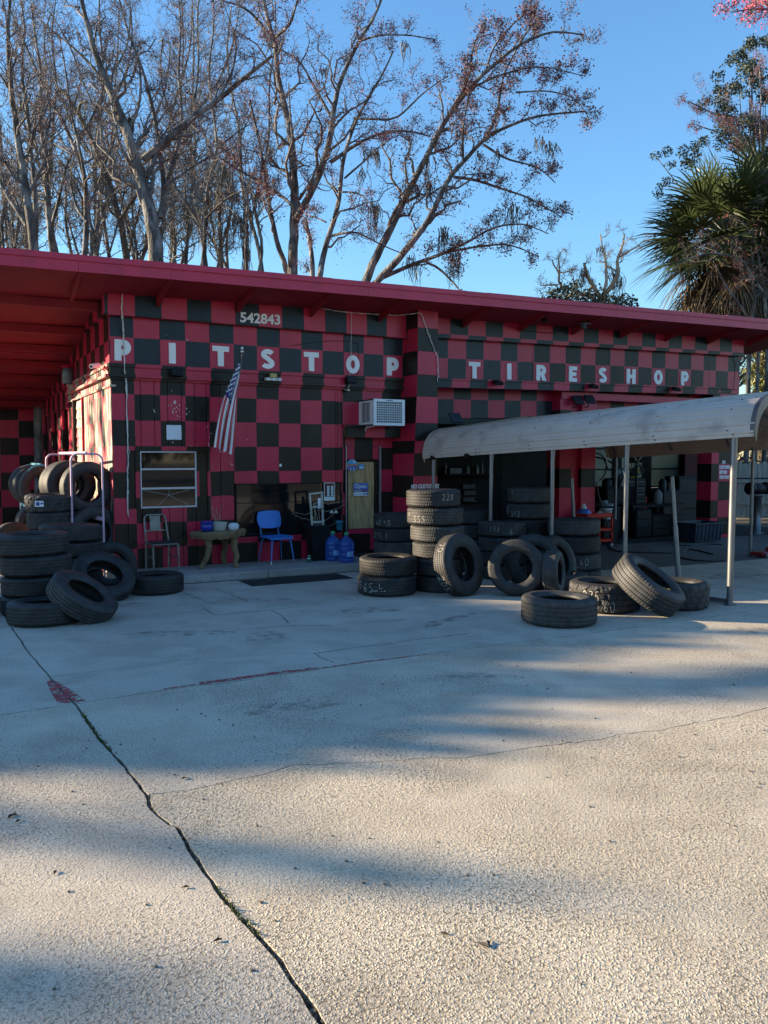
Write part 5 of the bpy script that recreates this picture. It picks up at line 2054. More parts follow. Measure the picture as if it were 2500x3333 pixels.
# pale pot with a spiky plant
gp2 = thing('potted_plant', (3.13, -.22, ZW), 'spiky plant in a pale yellow square pot by the door', 'plant')
mb = MB()
mb.lathe([(.085, 0), (.095, .02), (.115, .33), (.122, .335), (.122, .36), (.108, .36), (.10, .32)], 4, (3.13, -.22, ZW), smooth=False)
mb.build('pot_body', LIMEPOT, gp2)
lv = MB()
for k in range(26):
    r_ = random.Random(60 + k)
    a = r_.uniform(0, TAU)
    p = Vector((3.13 + .04 * math.cos(a), -.22 + .04 * math.sin(a), ZW + .33))
    L_ = r_.uniform(.1, .28)
    d = Vector((math.cos(a) * .45, math.sin(a) * .45, 1)).normalized()
    s = Vector((-math.sin(a), math.cos(a), 0)) * .008
    lv.add([p - s, p + s, p + d * L_ * .6 + s, p + d * L_ * .6 - s, p + d * L_ + Vector((math.cos(a), math.sin(a), -.4)) * L_ * .25], [(0, 1, 2, 3), (3, 2, 4)])
tag(lv.build('foliage', LEAFO, gp2), kind='stuff')
# teal pot on a wire stand
tp = thing('pot_stand', (3.28, -.36, ZW), 'teal pot held on a thin wire stand beside the door', 'pot')
mb = MB()
mb.lathe([(.048, 0), (.06, .12), (.066, .122), (.068, .15), (.06, .15), (.055, .12)], 20, (3.28, -.36, ZW + .50))
mb.build('pot_body', TEALPOT, tp)
mb = MB()
for k in range(3):
    a = k * TAU / 3
    mb.tube([(3.28 + .11 * math.cos(a), -.36 + .11 * math.sin(a), ZW), (3.28 + .02 * math.cos(a), -.36 + .02 * math.sin(a), ZW + .25), (3.28 + .06 * math.cos(a), -.36 + .06 * math.sin(a), ZW + .50)], .005, 5)
mb.tube([(3.22, -.34, ZW + .5), (3.20, -.33, ZW + .8), (3.23, -.34, ZW + .86), (3.24, -.35, ZW + .80)], .004, 5)
tag(mb.build('wire_frame', DKMETAL, tp), kind='stuff')
# solar lamp head, pale fan by the door
sl = thing('garden_stake', (3.16, -.40, ZW), 'pale double-petal garden stake behind the water jugs', 'garden stake')
mb = MB()
mb.tube([(3.16, -.40, ZW), (3.16, -.40, ZW + .78)], .004, 5)
mb.build('stake', DKMETAL, sl)
mb = MB()
for s in (-1, 1):
    mb.grid(lambda u, v: (3.16 + s * (.005 + .07 * u), -.41 + .01 * v, ZW + .78 + .05 * math.sin(u * math.pi) * v + .01), 6, 2)
    mb.grid(lambda u, v: (3.16 + s * (.005 + .07 * (1 - u)), -.408 + .01 * v, ZW + .78 + .05 * math.sin(u * math.pi) * v + .01), 6, 2)
mb.build('petal', CREAMPOT, sl)

# water jugs
for (x, y), lab in (((3.10, -.48), 'blue water jug behind, farther from the doorstep edge'), ((3.215, -.76), 'blue water jug in front, nearer the walkway edge')):
    j = thing('water_jug', (x, y, ZW), lab, 'water jug', 'water jugs')
    mb = MB()
    H = .41
    mb.lathe([(.115, 0), (.128, .012), (.130, .05), (.124, .06), (.130, .07), (.130, .15), (.124, .16), (.130, .17), (.130, .245), (.124, .255), (.130, .265), (.130, .30), (.12, .335), (.075, .385), (.036, .412), (.032, .43), (.032, .455)], 28, (x, y, ZW), capt=True)
    mb.build('jug_body', JUG, j)
    mb = MB()
    mb.lathe([(.036, .445), (.037, .448), (.037, .485), (.032, .492)], 16, (x, y, ZW), capt=True)
    mb.build('jug_cap', GREENCAP, j)
    mb = MB()
    a0 = camang((x, y)) + .1
    mb.grid(lambda u, v: (x + .1325 * math.cos(a0 + .9 * u), y + .1325 * math.sin(a0 + .9 * u), ZW + .10 + .085 * v), 8, 1)
    mb.build('jug_label', WATER, j)
# soda can
cn = thing('soda_can', (2.66, -.50, ZW), 'green soda can standing on the walkway', 'can')
mb = MB()
mb.lathe([(.024, 0), (.031, .008), (.032, .012), (.032, .10), (.027, .115), (.026, .118), (.024, .116)], 20, (2.66, -.50, ZW), capt=True)
mb.build('can_body', CANGREEN, cn)
mb = MB()
mb.lathe([(.027, .1155), (.027, .119), (.0, .117)], 16, (2.66, -.50, ZW), capb=False)
mb.build('can_lid', CHROME, cn)
ca = camang((2.66, -.5))
tx = Vector((-math.sin(ca), math.cos(ca), 0))
text_on('can_print', 'Sprite', .030, Vector((2.66, -.50, ZW + .058)) + Vector((math.cos(ca), math.sin(ca), 0)) * .0325 - tx * .028, tx, (.0, 0, 1), WHITEP, cn, .001, .001, sx=.72)

# mats
mt_ = thing('rubber_mat', (2.0, -1.45, 0), 'black rubber mat lying on the lot before the walkway', 'mat')
mb = MB()
mb.grid(lambda u, v: (1.22 + 1.62 * u, -1.77 + .60 * v, .008 + .003 * math.sin(u * 9) * math.sin(v * 5)), 20, 6)
mb.add([(1.22, -1.77, .001), (2.84, -1.77, .001), (2.84, -1.17, .001), (1.22, -1.17, .001)], [(0, 3, 2, 1)])
mb.add([(1.22, -1.77, .001), (2.84, -1.77, .001), (2.84, -1.77, .010), (1.22, -1.77, .010)], [(0, 1, 2, 3)])
mb.build('mat_sheet', RUBBERMAT, mt_)
dm = thing('door_mat', (3.95, -.15, ZW), 'dark door mat on the walkway at the doorstep', 'mat')
mb = MB()
mb.box((3.70, -.35, ZW), (4.28, .06, ZW + .012), 0, .004)
mb.build('mat_sheet', RUBBERMAT, dm)

# ------------------------------------------------------------------ signs
hs = thing('hours_sign', (3.25, -.03, 1.25), 'small black white and red opening-hours sign at the window corner', 'sign')
mb = MB()
mb.box((3.15, -.034, 1.10), (3.35, -.026, 1.41))
mb.build('sign_plate', SIGNWHITE, hs)
mb = MB()
mb.quad((3.16, -.0355, 1.165), (3.34, -.0355, 1.165), (3.34, -.0355, 1.40), (3.16, -.0355, 1.40))
mb.build('sign_field', SIGNBLACK, hs)
mb = MB()
for k in range(7):
    z = 1.175 + k * .026
    for xa, xb in ((3.205, 3.25), (3.278, 3.325)):
        mb.quad((xa, -.037, z), (xb, -.037, z), (xb, -.037, z + .020), (xa, -.037, z + .020))
tag(mb.build('hour_boxes', SIGNWHITE, hs), kind='stuff')
text_on('sign_text', 'BUSINESS HOURS', .022, (3.25, -.037, 1.378), (1, 0, 0), (0, 0, 1), SIGNRED, hs, .0006, .001, 'CENTER', sx=.85)
text_on('sign_text', 'WELCOME', .018, (3.25, -.037, 1.360), (1, 0, 0), (0, 0, 1), SIGNRED, hs, .0006, .001, 'CENTER')
for k, dday in enumerate(('SUN', 'SAT', 'FRI', 'THU', 'WED', 'TUE', 'MON')):
    text_on('sign_text', dday, .015, (3.168, -.037, 1.178 + k * .026), (1, 0, 0), (0, 0, 1), SIGNRED, hs, .0005, .001)
pq = thing('wall_plaque', (.595, -.012, 2.23), 'blank pale square plaque screwed above the left window', 'sign')
mb = MB()
mb.box((.478, -.018, 2.113), (.712, -.006, 2.345), 0, .006)
mb.build('plate', PLAQUE, pq)
for z in (2.128, 2.332):
    mb = MB()
    mb.lathe([(.006, -.018), (.004, -.021)], 8, (.595, 0, z))
    for i in range(len(mb.v)):
        x, y, zz = mb.v[i]
        mb.v[i] = (x, -(zz - z) * -1 if False else -.0185 - .002 * (i >= 8), z + y)
    mb.build('screw', DKMETAL, pq)
ps = thing('paper_scrap', (2.38, -.004, 1.72), 'torn white paper scrap stuck on a dark wall square', 'paper')
mb = MB()
mb.add([(2.345, -.004, 1.69), (2.385, -.006, 1.685), (2.39, -.004, 1.725), (2.375, -.005, 1.735), (2.348, -.004, 1.73)], [(0, 1, 2, 3, 4)])
mb.build('paper_sheet', SIGNWHITE, ps)
os_ = thing('open_sign', (3.95, .137, 1.27), 'blue Open Come in sign hung on the door glass', 'sign')
mb = MB()
mb.box((3.80, .134, 1.16), (4.09, .139, 1.385))
mb.build('sign_board', SIGNBLUE, os_)
mb = MB()
mb.quad((3.80, .1325, 1.16), (4.09, .1325, 1.16), (4.09, .1325, 1.225), (3.80, .1325, 1.225))
mb.build('white_strip', SIGNWHITE, os_)
mb = MB()
mb.quad((3.80, .1325, 1.228), (4.09, .1325, 1.228), (4.09, .1325, 1.275), (3.80, .1325, 1.275))
mb.build('dark_strip', mat('sign_plum', (.12, .08, .2), .4), os_)
text_on('sign_text', 'Open', .105, (3.812, .131, 1.30), (1, 0, 0), (0, 0, 1), SIGNWHITE, os_, .001, .002)
text_on('sign_text', 'Come in', .040, (3.815, .130, 1.238), (1, 0, 0), (0, 0, 1), SIGNWHITE, os_, .0008, .002)
text_on('sign_text', 'open to everyone', .022, (3.812, .130, 1.185), (1, 0, 0), (0, 0, 1), SIGNBLUE, os_, .0003, .002)
mb = MB()
for xx in (4.0, 4.05):
    mb.quad((xx, .130, 1.175), (xx + .03, .130, 1.175), (xx + .03, .130, 1.21), (xx, .130, 1.21))
mb.build('card_mark', SIGNNAVY, os_)
st_ = thing('round_sticker', (3.77, .137, 1.70), 'round blue sunset sticker at the upper door corner', 'sticker')


def disc(mb, c, r, z0, z1, y, n=28, mi=0):
    pts = []
    for k in range(n):
        a = TAU * k / n
        x, z = r * math.cos(a), r * math.sin(a)
        z = min(max(z, z0), z1)
        xm = math.sqrt(max(0, r * r - z * z))
        x = min(max(x, -xm), xm)
        pts.append((c[0] + x, y, c[1] + z))
    mb.add(pts, [tuple(range(n))], mi)


mb = MB()
disc(mb, (3.775, 1.70), .105, -1, 1, .135)
mb.build('rim', SIGNWHITE, st_)
for i, (a, b, m) in enumerate(((.02, .1, SIGNSKY), (-.01, .02, SIGNORANGE), (-.05, -.01, SIGNBLUE), (-.1, -.05, SIGNNAVY))):
    mb = MB()
    disc(mb, (3.775, 1.70), .099, a, b, .133)
    mb.build('sticker_band', m, st_)
mb = MB()
for x in (3.745, 3.80):
    disc(mb, (x, 1.632), .016, -1, 1, .131, 12)
disc(mb, (3.81, 1.76), .02, -1, 1, .131, 12)
mb.build('sticker_dots', SIGNWHITE, st_)
st2 = thing('square_sticker', (3.955, .137, 1.675), 'small square light blue sticker on the door glass', 'sticker')
mb = MB()
mb.box((3.905, .134, 1.635), (4.005, .138, 1.725))
mb.build('sticker_sheet', SIGNSKY, st2)
mb = MB()
mb.quad((3.915, .132, 1.655), (3.995, .132, 1.645), (3.995, .132, 1.668), (3.915, .132, 1.68))
mb.build('sticker_print', SIGNWHITE, st2)

# ------------------------------------------------------------------ air conditioner
ac = thing('air_conditioner', (4.14, -.30, 2.6), 'white window air conditioner jutting out above the door', 'air conditioner')
a0, a1, b0_, b1_, y0_ = 3.84, 4.445, 2.385, 2.83, -.55
mb = MB()
for bx0 in (((a0, y0_ + .02, b0_), (a0 + .02, .02, b1_)), ((a1 - .02, y0_ + .02, b0_), (a1, .02, b1_)), ((a0, y0_ + .02, b1_ - .02), (a1, .02, b1_)), ((a0, y0_ + .02, b0_), (a1, .02, b0_ + .02))):
    mb.box(*bx0)
mb.box((a0 + .02, y0_ + .08, b0_ + .02), (a1 - .02, .0, b1_ - .02), 1)
mb.build('casing', [ACWHITE, ACFIN], ac)
fr = MB()
fr.box((a0, y0_ - .005, b1_ - .045), (a1, y0_ + .02, b1_))
fr.box((a0, y0_ - .005, b0_), (a1, y0_ + .02, b0_ + .045))
fr.box((a0, y0_ - .005, b0_ + .045), (a0 + .055, y0_ + .02, b1_ - .045))
fr.box((a1 - .055, y0_ - .005, b0_ + .045), (a1, y0_ + .02, b1_ - .045))
fr.build('front_frame', ACWHITE, ac)
gr_ = MB()
for x in np.linspace(a0 + .055, a1 - .055, 15)[1:-1]:
    gr_.bar((x, y0_ + .004, b0_ + .045), (x, y0_ + .004, b1_ - .045), .007, .006, (0, 1, 0))
for z in np.linspace(b0_ + .045, b1_ - .045, 10)[1:-1]:
    gr_.bar((a0 + .055, y0_ + .003, z), (a1 - .055, y0_ + .003, z), .009, .006, (0, 1, 0))
tag(gr_.build('front_grille', ACWHITE, ac), kind='stuff')
sv = MB()
for z in np.linspace(b0_ + .06, b1_ - .06, 22):
    for ya, yb in ((-.40, -.27), (-.25, -.12)):
        sv.box((a0 - .002, ya, z), (a0 + .001, yb, z + .009))
tag(sv.build('side_louvres', SIGNBLACK, ac), kind='stuff')
text_on('maker_name', 'FRIGIDAIRE', .026, (4.145, y0_ - .008, b1_ - .032), (1, 0, 0), (0, 0, 1), SIGNNAVY, ac, .0006, .001, 'CENTER')
for x in (3.92, 4.37):
    mb = MB()
    mb.bar((x, .0, b0_ - .03), (x, -.42, b0_ - .004), .03, .008, (1, 0, 0))
    mb.bar((x, .0, b0_ - .17), (x, -.12, b0_ - .02), .045, .010, (1, 0, 0))
    mb.build('bracket', ACWHITE if x < 4 else STEEL, ac)

# ------------------------------------------------------------------ lamps, cameras, boxes on the wall
def flood(x, z, y, lab, tilt=.35, wdt=.17):
    t = thing('flood_light', (x, y, z), lab, 'flood light', 'flood lights along the ledge')
    mb = MB()
    dz = Vector((0, -math.sin(tilt), -math.cos(tilt)))
    mb.obox((x, y - .05, z - .03), (wdt / 2, 0, 0), Vector((0, math.cos(tilt), -math.sin(tilt))) * .028, dz * .062)
    mb.build('lamp_housing', BLACKP, t)
    mb = MB()
    mb.bar((x - wdt / 2 - .01, y - .05, z + .0), (x + wdt / 2 + .01, y - .05, z + .0), .012, .006)
    mb.bar((x, y - .05, z + .02), (x, y + .09, z + .03), .02, .012)
    mb.build('lamp_bracket', DKMETAL, t)
    return t


flood(.60, 3.17, -.16, 'black flood light under the letter I')
flood(3.60, 3.20, -.15, 'black flood light under the letter O of the stop sign', .3)
flood(6.63, 3.27, -.22, 'black flood light below the first letter of the garage half', 1.1)
flood(9.0, 3.30, -.22, 'black flood light below the letter E', 1.1)
flood(11.36, 3.34, -.22, 'black flood light below the last letter O', 1.1)
ml = thing('motion_light', (2.18, -.15, 3.13), 'pale twin emergency lamp with yellow box on the ledge', 'lamp')
mb = MB()
mb.box((2.05, -.20, 3.085), (2.33, -.11, 3.135), 0, .008)
mb.build('lamp_bar', CREAMPOT, ml)
mb = MB()
mb.box((2.13, -.21, 3.137), (2.24, -.13, 3.205), 0, .008)
mb.build('yellow_box', mat('aged_yellow', (.42, .35, .12), .5), ml)
for x in (2.09, 2.19, 2.29):
    mb = MB()
    mb.lathe([(.0, 0), (.025, .0)], 12, (x, 0, 3.11), capb=False)
    mb.v = [(vx, -.2035, 3.11 + vy) for vx, vy, vz in mb.v]
    mb.build('lamp_lens', WHITEGLAZE, ml)
# cameras
sc3 = thing('security_camera', (-.43, .28, 3.2), 'white bullet security camera on the lit wall corner', 'camera')
mb = MB()
p, q = Vector((-.60, .12, 3.20)), Vector((-.46, .26, 3.235))
mb.tube([p, q], [.034, .036], 12)
mb.build('camera_body', WHITEP, sc3)
mb = MB()
dd = (p - q).normalized()
mb.tube([p + dd * .002, p + dd * .006], [.025, .025], 12)
mb.build('lens', BLACKP, sc3)
mb = MB()
mb.tube([q, q + Vector((.03, .03, -.05)), Vector((-.37, .33, 3.17))], .012, 6)
mb.build('camera_arm', WHITEP, sc3)
sc4 = thing('dome_camera', (3.60, -.12, 3.0), 'small black camera on the wall left of the air conditioner', 'camera')
mb = MB()
mb.tube([(3.60, -.02, 3.01), (3.585, -.12, 2.995)], .034, 12)
mb.build('camera_body', BLACKP, sc4)
mb = MB()
mb.tube([(3.583, -.122, 2.9945), (3.582, -.128, 2.994)], .018, 10)
mb.build('lens', CHROME, sc4)
wl = thing('wall_lamp', (-.40, 3.40, 3.35), 'grey jar-shaped wall lamp high under the porch ceiling', 'lamp')
mb = MB()
mb.lathe([(.05, .30), (.09, .27), (.10, .22), (.10, .02), (.07, 0)], 14, (-.47, 3.40, 3.20))
mb.build('lamp_glass', mat('dusty_lamp_glass', (.12, .16, .18), .25), wl)
mb = MB()
mb.lathe([(.11, 0), (.10, .05), (.03, .08)], 14, (-.47, 3.4, 3.49), capt=True)
mb.build('lamp_cap', REDS, wl)
blm = thing('bell_lamp', (8.41, -.62, 4.40), 'grey bell-shaped lamp hanging under the right soffit', 'lamp')
mb = MB()
mb.lathe([(.02, .16), (.05, .13), (.14, .09), (.145, .08), (.05, .08), (.06, .0), (.0, -.01)], 18, (8.41, -.62, 4.33), capb=False)
mb.build('lamp_shade', GALV, blm)
mb = MB()
mb.tube([(8.41, -.62, 4.48), (8.41, -.62, 4.62)], .015, 6)
mb.build('stem', STEEL, blm)
dl = thing('soffit_lamp', (7.45, -.6, 4.45), 'small dark lamp hanging under the right soffit', 'lamp')
mb = MB()
mb.lathe([(.0, -.03), (.05, -.02), (.055, .03), (.02, .06)], 14, (7.45, -.6, 4.40), capb=False, capt=True)
mb.tube([(7.45, -.6, 4.45), (7.45, -.6, 4.60)], .010, 6)
mb.build('lamp_body', DKMETAL, dl)
for x, z, lab in ((5.80, 2.55, 'black solar panel lamp above the carport far end'), (8.74, 3.0, 'left of the twin solar panel lamps on the garage wall'), (9.05, 3.02, 'right of the twin solar panel lamps on the garage wall')):
    t = thing('solar_lamp', (x, -.1, z), lab, 'solar lamp', 'solar lamps')
    yb = .0 if x > 8 else -.35
    if x < 8:
        x = 5.55
    mb = MB()
    mb.obox((x, yb - .12, z), (.12, 0, .0), (0, .05, .085), (.0, .010, -.006))
    mb.build('solar_panel', SIGNBLACK, t)
    mb = MB()
    mb.tube([(x, yb - .10, z - .01), (x + .02, yb - .06, z - .14), (x + .02, yb + .25 if x > 8 else yb + .0, z - .18)], .010, 6)
    mb.build('lamp_arm', DKMETAL, t)

# ------------------------------------------------------------------ cables
def cable(name, lab, strands, pts, r, m, spread=.012, wob_=.02):
    t = thing(name, pts[0], lab, 'cable')
    r_ = random.Random(len(pts) + strands)
    for s in range(strands):
        q = []
        P_ = [Vector(p) for p in pts]
        for i in range(len(P_) - 1):
            n = 6
            for k in range(n):
                tt = k / n
                q.append(P_[i] + (P_[i + 1] - P_[i]) * tt + Vector((r_.gauss(0, spread), -abs(r_.gauss(0, spread * .4)), r_.gauss(0, spread * .3))))
        q.append(P_[-1])
        mb = MB()
        mb.tube(q, r, 5)
        mb.build('cable_strand', m, t)
    return t


def wy(px, py, y):
    return onY(px, py, y)


zz1 = lambda x, y, d: onY(x * .5425, 800 + y * .5425, d)
zz2 = lambda x, y, d: onY(600 + x * .5425, 800 + y * .5425, d)
cable('cable_bundle', 'bundle of white cables hanging down the left wall corner', 4,
      [zz1(735, 238, -.21), zz1(731, 400, -.20), zz1(742, 560, -.09), zz1(748, 745, -.15), zz1(756, 800, -.05), zz1(765, 1100, -.03), zz1(768, 1300, -.03), onY(415, 1560, -.03), onY(418, 1682, -.03)], .0045, CABLEW, .0065)
cable('cable_bundle', 'tangled white cables strung along the number band', 4,
      [zz1(738, 238, -.21), zz1(880, 262, -.21), zz1(1000, 285, -.21), zz2(10, 300, -.21), zz2(200, 325, -.2), zz2(450, 330, -.2), zz2(610, 325, -.2), zz2(760, 360, -.2), zz2(900, 390, -.2), zz2(1000, 402, -.2), zz2(1120, 410, -.2), zz2(1290, 418, -.22),
       zz2(1350, 410, -.4), zz2(1415, 402, -.51)], .0045, CABLEW, .012)
cable('cable_bundle', 'pale cable running down across the buttress face', 2,
      [zz2(1415, 402, -.52), zz2(1440, 450, -.52), zz2(1475, 560, -.52), zz2(1505, 630, -.52), zz2(1518, 670, -.52), zz2(1522, 720, -.52), zz2(1520, 815, -.52)], .0045, CABLEW, .010)
cable('hanging_cable', 'single pale wire hanging past the letter O to a camera', 1,
      [zz2(1003, 402, -.2), zz2(1002, 500, -.20), zz2(1000, 640, -.09), zz2(992, 770, -.15), zz2(995, 830, -.15), zz2(975, 870, -.12), zz2(962, 862, -.09)], .0045, CABLEW, .003)
cable('hanging_cable', 'dark wire sagging across the letter O panel', 1, [zz2(640, 600, -.06), zz2(760, 580, -.06), zz2(900, 570, -.06), zz2(1000, 575, -.06), zz2(1045, 590, -.06), zz2(1045, 770, -.06)], .004, CABLEB, .003)
cable('hanging_cable', 'dark wire sagging under the right soffit', 1, [onY(1445, 1010, -.2), onY(1600, 1040, -.2), onY(1700, 1075, -.2), onY(1800, 1085, -.2), onY(1850, 1070, -.2)], .005, CABLEB, .004)
cable('hanging_cable', 'thin wires drooping at the far right corner', 3, [onY(1930, 1061, -.2), onY(2100, 1070, -.2), onY(2230, 1090, -.2), onY(2330, 1096, -.2), onY(2390, 1094, -.2)], .0045, CABLEB, .010)
cable('hanging_cable', 'thin wires falling down the far right pier', 2, [onY(2362, 1094, -.2), onY(2385, 1150, -.08), onY(2393, 1190, -.05), onY(2388, 1265, -.05)], .0045, CABLEB, .006)

# ------------------------------------------------------------------ flag
fl = thing('wall_flag', (1.50, -.03, 2.05), 'draped stars and stripes flag on a silver wall pole', 'flag')
pa, pb2 = Vector((1.505, -.03, 2.02)), Vector((1.478, -.70, 3.42))
mb = MB()
mb.tube([pa, pb2], .012, 8)
mb.build('pole', CHROME, fl)
mb = MB()
mb.lathe([(.0, 0), (.022, .010), (.030, .035), (.022, .058), (.012, .064), (.022, .075), (.026, .095), (.018, .115), (.0, .122)], 14, pb2, capb=False)
mb.build('finial', CHROME, fl)
mb = MB()
mb.bar(pa + Vector((0, 0, -.03)), pa + (pb2 - pa) * .14, .03, .03)
mb.build('pole_bracket', WHITEP, fl)
pd = (pa - pb2).normalized()
NU, NV = 26, 40


def flagp(u, v):
    """u 0..1 across the stripes (hoist top to bottom), v 0..1 from hoist to fly"""
    h = pb2 + pd * (.06 + .46 * u + .0) + Vector((-.012, -.01, 0))
    f = Vector((1.03 + .37 * u, -.62 + .20 * u, 1.98 - .09 * u + .025 * math.sin(u * 11)))
    p = h + (f - h) * v
    belly = math.sin(v * math.pi) * .05
    p.x += -.10 * math.sin(v * math.pi) * (1 - u)
    fold = math.sin(u * 17 + v * 1.5) * (.018 + .035 * v) + math.sin(u * 8 - v * 2) * .02
    p.y += fold - belly
    p.x += .018 * math.cos(u * 17 + v) * (.3 + v)
    return p


def flagm(i, j):
    u, v = (i + .5) / NU, (j + .5) / NV
    if u < 7 / 13 and v < .40:
        return 2
    return 0 if int(u * 13) % 2 == 0 else 1


mb = MB()
mb.grid(flagp, NU, NV, 0, True, flagm)
mb.build('flag_cloth', [FLAGR, FLAGW, FLAGB], fl)
stb = MB()
for rI in range(9):
    cols_ = 6 if rI % 2 == 0 else 5
    for cI in range(cols_):
        u0, v0 = (.03 + rI * .058), (.03 + (cI + (0 if rI % 2 == 0 else .5)) * .064)
        c = flagp(u0, v0)
        du = (flagp(u0 + .01, v0) - c) / .01
        dv = (flagp(u0, v0 + .01) - c) / .01
        n = du.cross(dv).normalized()
        if n.y > 0:
            n = -n
        e1 = dv.normalized()
        e2 = n.cross(e1)
        pts = [c + n * .006 + (e1 * math.cos(a) + e2 * math.sin(a)) * (.026 if k % 2 == 0 else .011) for k, a in enumerate(np.linspace(0, TAU, 11)[:-1])]
        stb.add(pts, [tuple(range(10))])
tag(stb.build('flag_stars', FLAGW, fl), kind='stuff')

# ------------------------------------------------------------------ things in the garage
cart = thing('tool_cart', (9.05, -.2, 0), 'red two-tray rolling tool cart at the garage post', 'tool cart')
cx0, cx1, cy0, cy1 = 8.72, 9.46, -.42, -.02
for z0, hgt in ((.62, .09), (.34, .06), (.12, .06)):
    mb = MB()
    mb.box((cx0, cy0, z0), (cx1, cy1, z0 + .012))
    for a, b in (((cx0, cy0, z0), (cx1, cy0 + .012, z0 + hgt)), ((cx0, cy1 - .012, z0), (cx1, cy1, z0 + hgt)), ((cx0, cy0 + .012, z0), (cx0 + .012, cy1 - .012, z0 + hgt)), ((cx1 - .012, cy0 + .012, z0), (cx1, cy1 - .012, z0 + hgt))):
        mb.box(a, b)
    mb.build('tray', TOOLRED, cart)
for x in (cx0 + .02, cx1 - .02):
    for y in (cy0 + .02, cy1 - .02):
        mb = MB()
        mb.bar((x, y, .10), (x, y, .71), .04, .03, (1, 0, 0))
        mb.build('corner_post', TOOLRED, cart)
        mb = MB()
        mb.lathe([(.0, -.012), (.048, -.012), (.048, .012), (.0, .012)], 14, (x, y, .048), capb=False)
        mb.v = [(vx, y + (vz - .048), .048 + (vy - y)) for vx, vy, vz in mb.v]
        mb.build('caster', STEEL, cart)
sk = thing('socket_set', (9.2, -.2, .71), 'row of sockets lying on the red tool cart', 'tools')
mb = MB()
for k in range(9):
    mb.lathe([(.016, 0), (.016, .05 + .004 * k), (.010, .05 + .004 * k)], 8, (9.06 + k * .042, -.32, .64), capt=True)
mb.tube([(9.1, -.15, .66), (9.4, -.2, .72)], .012, 6)
mb.build('socket', CHROME, sk)
hm = thing('rag_bundle', (9.3, -.12, .71), 'pale crumpled rag on the red tool cart', 'rag')
mb = MB()
mb.grid(lambda u, v: (9.28 + .14 * u, -.2 + .12 * v, .66 + .09 * math.sin(u * 3.1) * math.sin(v * 3.1) + .012 * math.sin(u * 19 + v * 9)), 8, 8)
mb.build('cloth', CREAMPOT, hm)
bb = thing('plastic_bag', (8.86, -.16, .71), 'blue plastic bag with white top on the tool cart', 'bag')
mb = MB()
mb.lathe([(.06, 0), (.13, .03), (.14, .09), (.10, .14), (.04, .17)], 12, (8.86, -.2, .64), sq=.2)
mb.build('bag_body', BLUEBAG, bb)
mb = MB()
mb.lathe([(.06, .15), (.05, .20), (.03, .25), (.0, .28)], 9, (8.86, -.2, .64))
mb.build('bag_knot', SIGNWHITE, bb)
# tall tool chest
tc_ = thing('tool_chest', (13.2, 2.4, 0), 'tall dark tool chest with a red side in the bay', 'tool chest')
mb = MB()
mb.box((12.35, 2.2, .08), (13.1, 2.75, 1.32), 0, .01)
mb.build('cabinet', DKMETAL, tc_)
mb = MB()
mb.box((13.10, 2.19, .08), (13.14, 2.76, .85))
mb.build('side_panel', TOOLRED, tc_)
for k in range(7):
    z = .16 + k * .16
    mb = MB()
    mb.box((12.38, 2.17, z), (13.07, 2.20, z + .14), 0, .006)
    dw_ = mb.build('drawer', BLACKP, tc_)
    mb = MB()
    mb.box((12.45, 2.155, z + .11), (13.0, 2.17, z + .125))
    mb.build('drawer_pull', STEEL, dw_)
yb_ = thing('yellow_pail', (13.05, 2.4, 1.32), 'yellow pail standing on the tool chest', 'pail')
mb = MB()
mb.lathe([(.10, 0), (.12, .22), (.125, .22), (.125, .24), (.11, .24)], 18, (12.95, 2.45, 1.32))
mb.build('pail_body', YELLOW, yb_)
mb = MB()
mb.lathe([(.111, .05), (.118, .15)], 18, (12.95, 2.45, 1.322), capb=False)
mb.build('pail_label', SIGNBLACK, yb_)
wj = thing('white_jug', (12.5, 2.4, 1.32), 'cloudy white jug standing on the tool chest', 'jug')
mb = MB()
mb.lathe([(.10, 0), (.11, .02), (.11, .16), (.06, .22), (.03, .24), (.03, .27)], 16, (12.45, 2.45, 1.32), capt=True)
mb.build('jug_body', SIGNWHITE, wj)
wj = thing('spray_tank', (12.3, .9, .6), 'white spray tank on a low dark bench', 'tank')
mb = MB()
mb.lathe([(.09, 0), (.10, .03), (.10, .22), (.07, .28), (.03, .31), (.03, .34)], 16, (12.25, 1.0, .76), capt=True)
mb.build('tank_body', mat('greyed_white_plastic', (.16, .16, .16), .5), wj)  # white plastic given a flat dark grey tone
bn = thing('work_bench', (11.9, 1.0, 0), 'low dark workbench inside the right bay', 'bench')
mb = MB()
mb.box((11.2, .75, .70), (12.6, 1.35, .76))
mb.build('bench_top', DKMETAL, bn)
for x in (11.25, 12.55):
    for y in (.8, 1.3):
        mb = MB()
        mb.box((x - .03, y - .03, 0), (x + .03, y + .03, .70))
        mb.build('leg', DKMETAL, bn)
# tire changer with arm
tch = thing('tire_changer', (10.7, 1.2, 0), 'dark tire changing machine with a jointed arm', 'machine')
mb = MB()
mb.box((10.35, .9, 0), (11.0, 1.6, .75), 0, .04)
mb.build('machine_base', DKMETAL, tch)
mb = MB()
mb.lathe([(.30, 0), (.30, .04), (.10, .05), (.10, .12)], 20, (10.68, 1.15, .75), capt=True)
mb.build('turntable', STEEL, tch)
mb = MB()
mb.box((10.25, 1.45, .6), (10.40, 1.62, 2.0), 0, .01)
mb.build('column', DKMETAL, tch)
mb = MB()
mb.tube([(10.33, 1.5, 1.9), (10.7, 1.2, 1.82), (11.05, 1.0, 1.62), (11.1, .98, 1.40), (10.98, 1.0, 1.15)], .022, 6)
mb.tube([(10.7, 1.2, 1.82), (10.82, 1.15, 1.55), (11.05, 1.0, 1.60)], .016, 6)
mb.build('arm', DKMETAL, tch)
mb = MB()
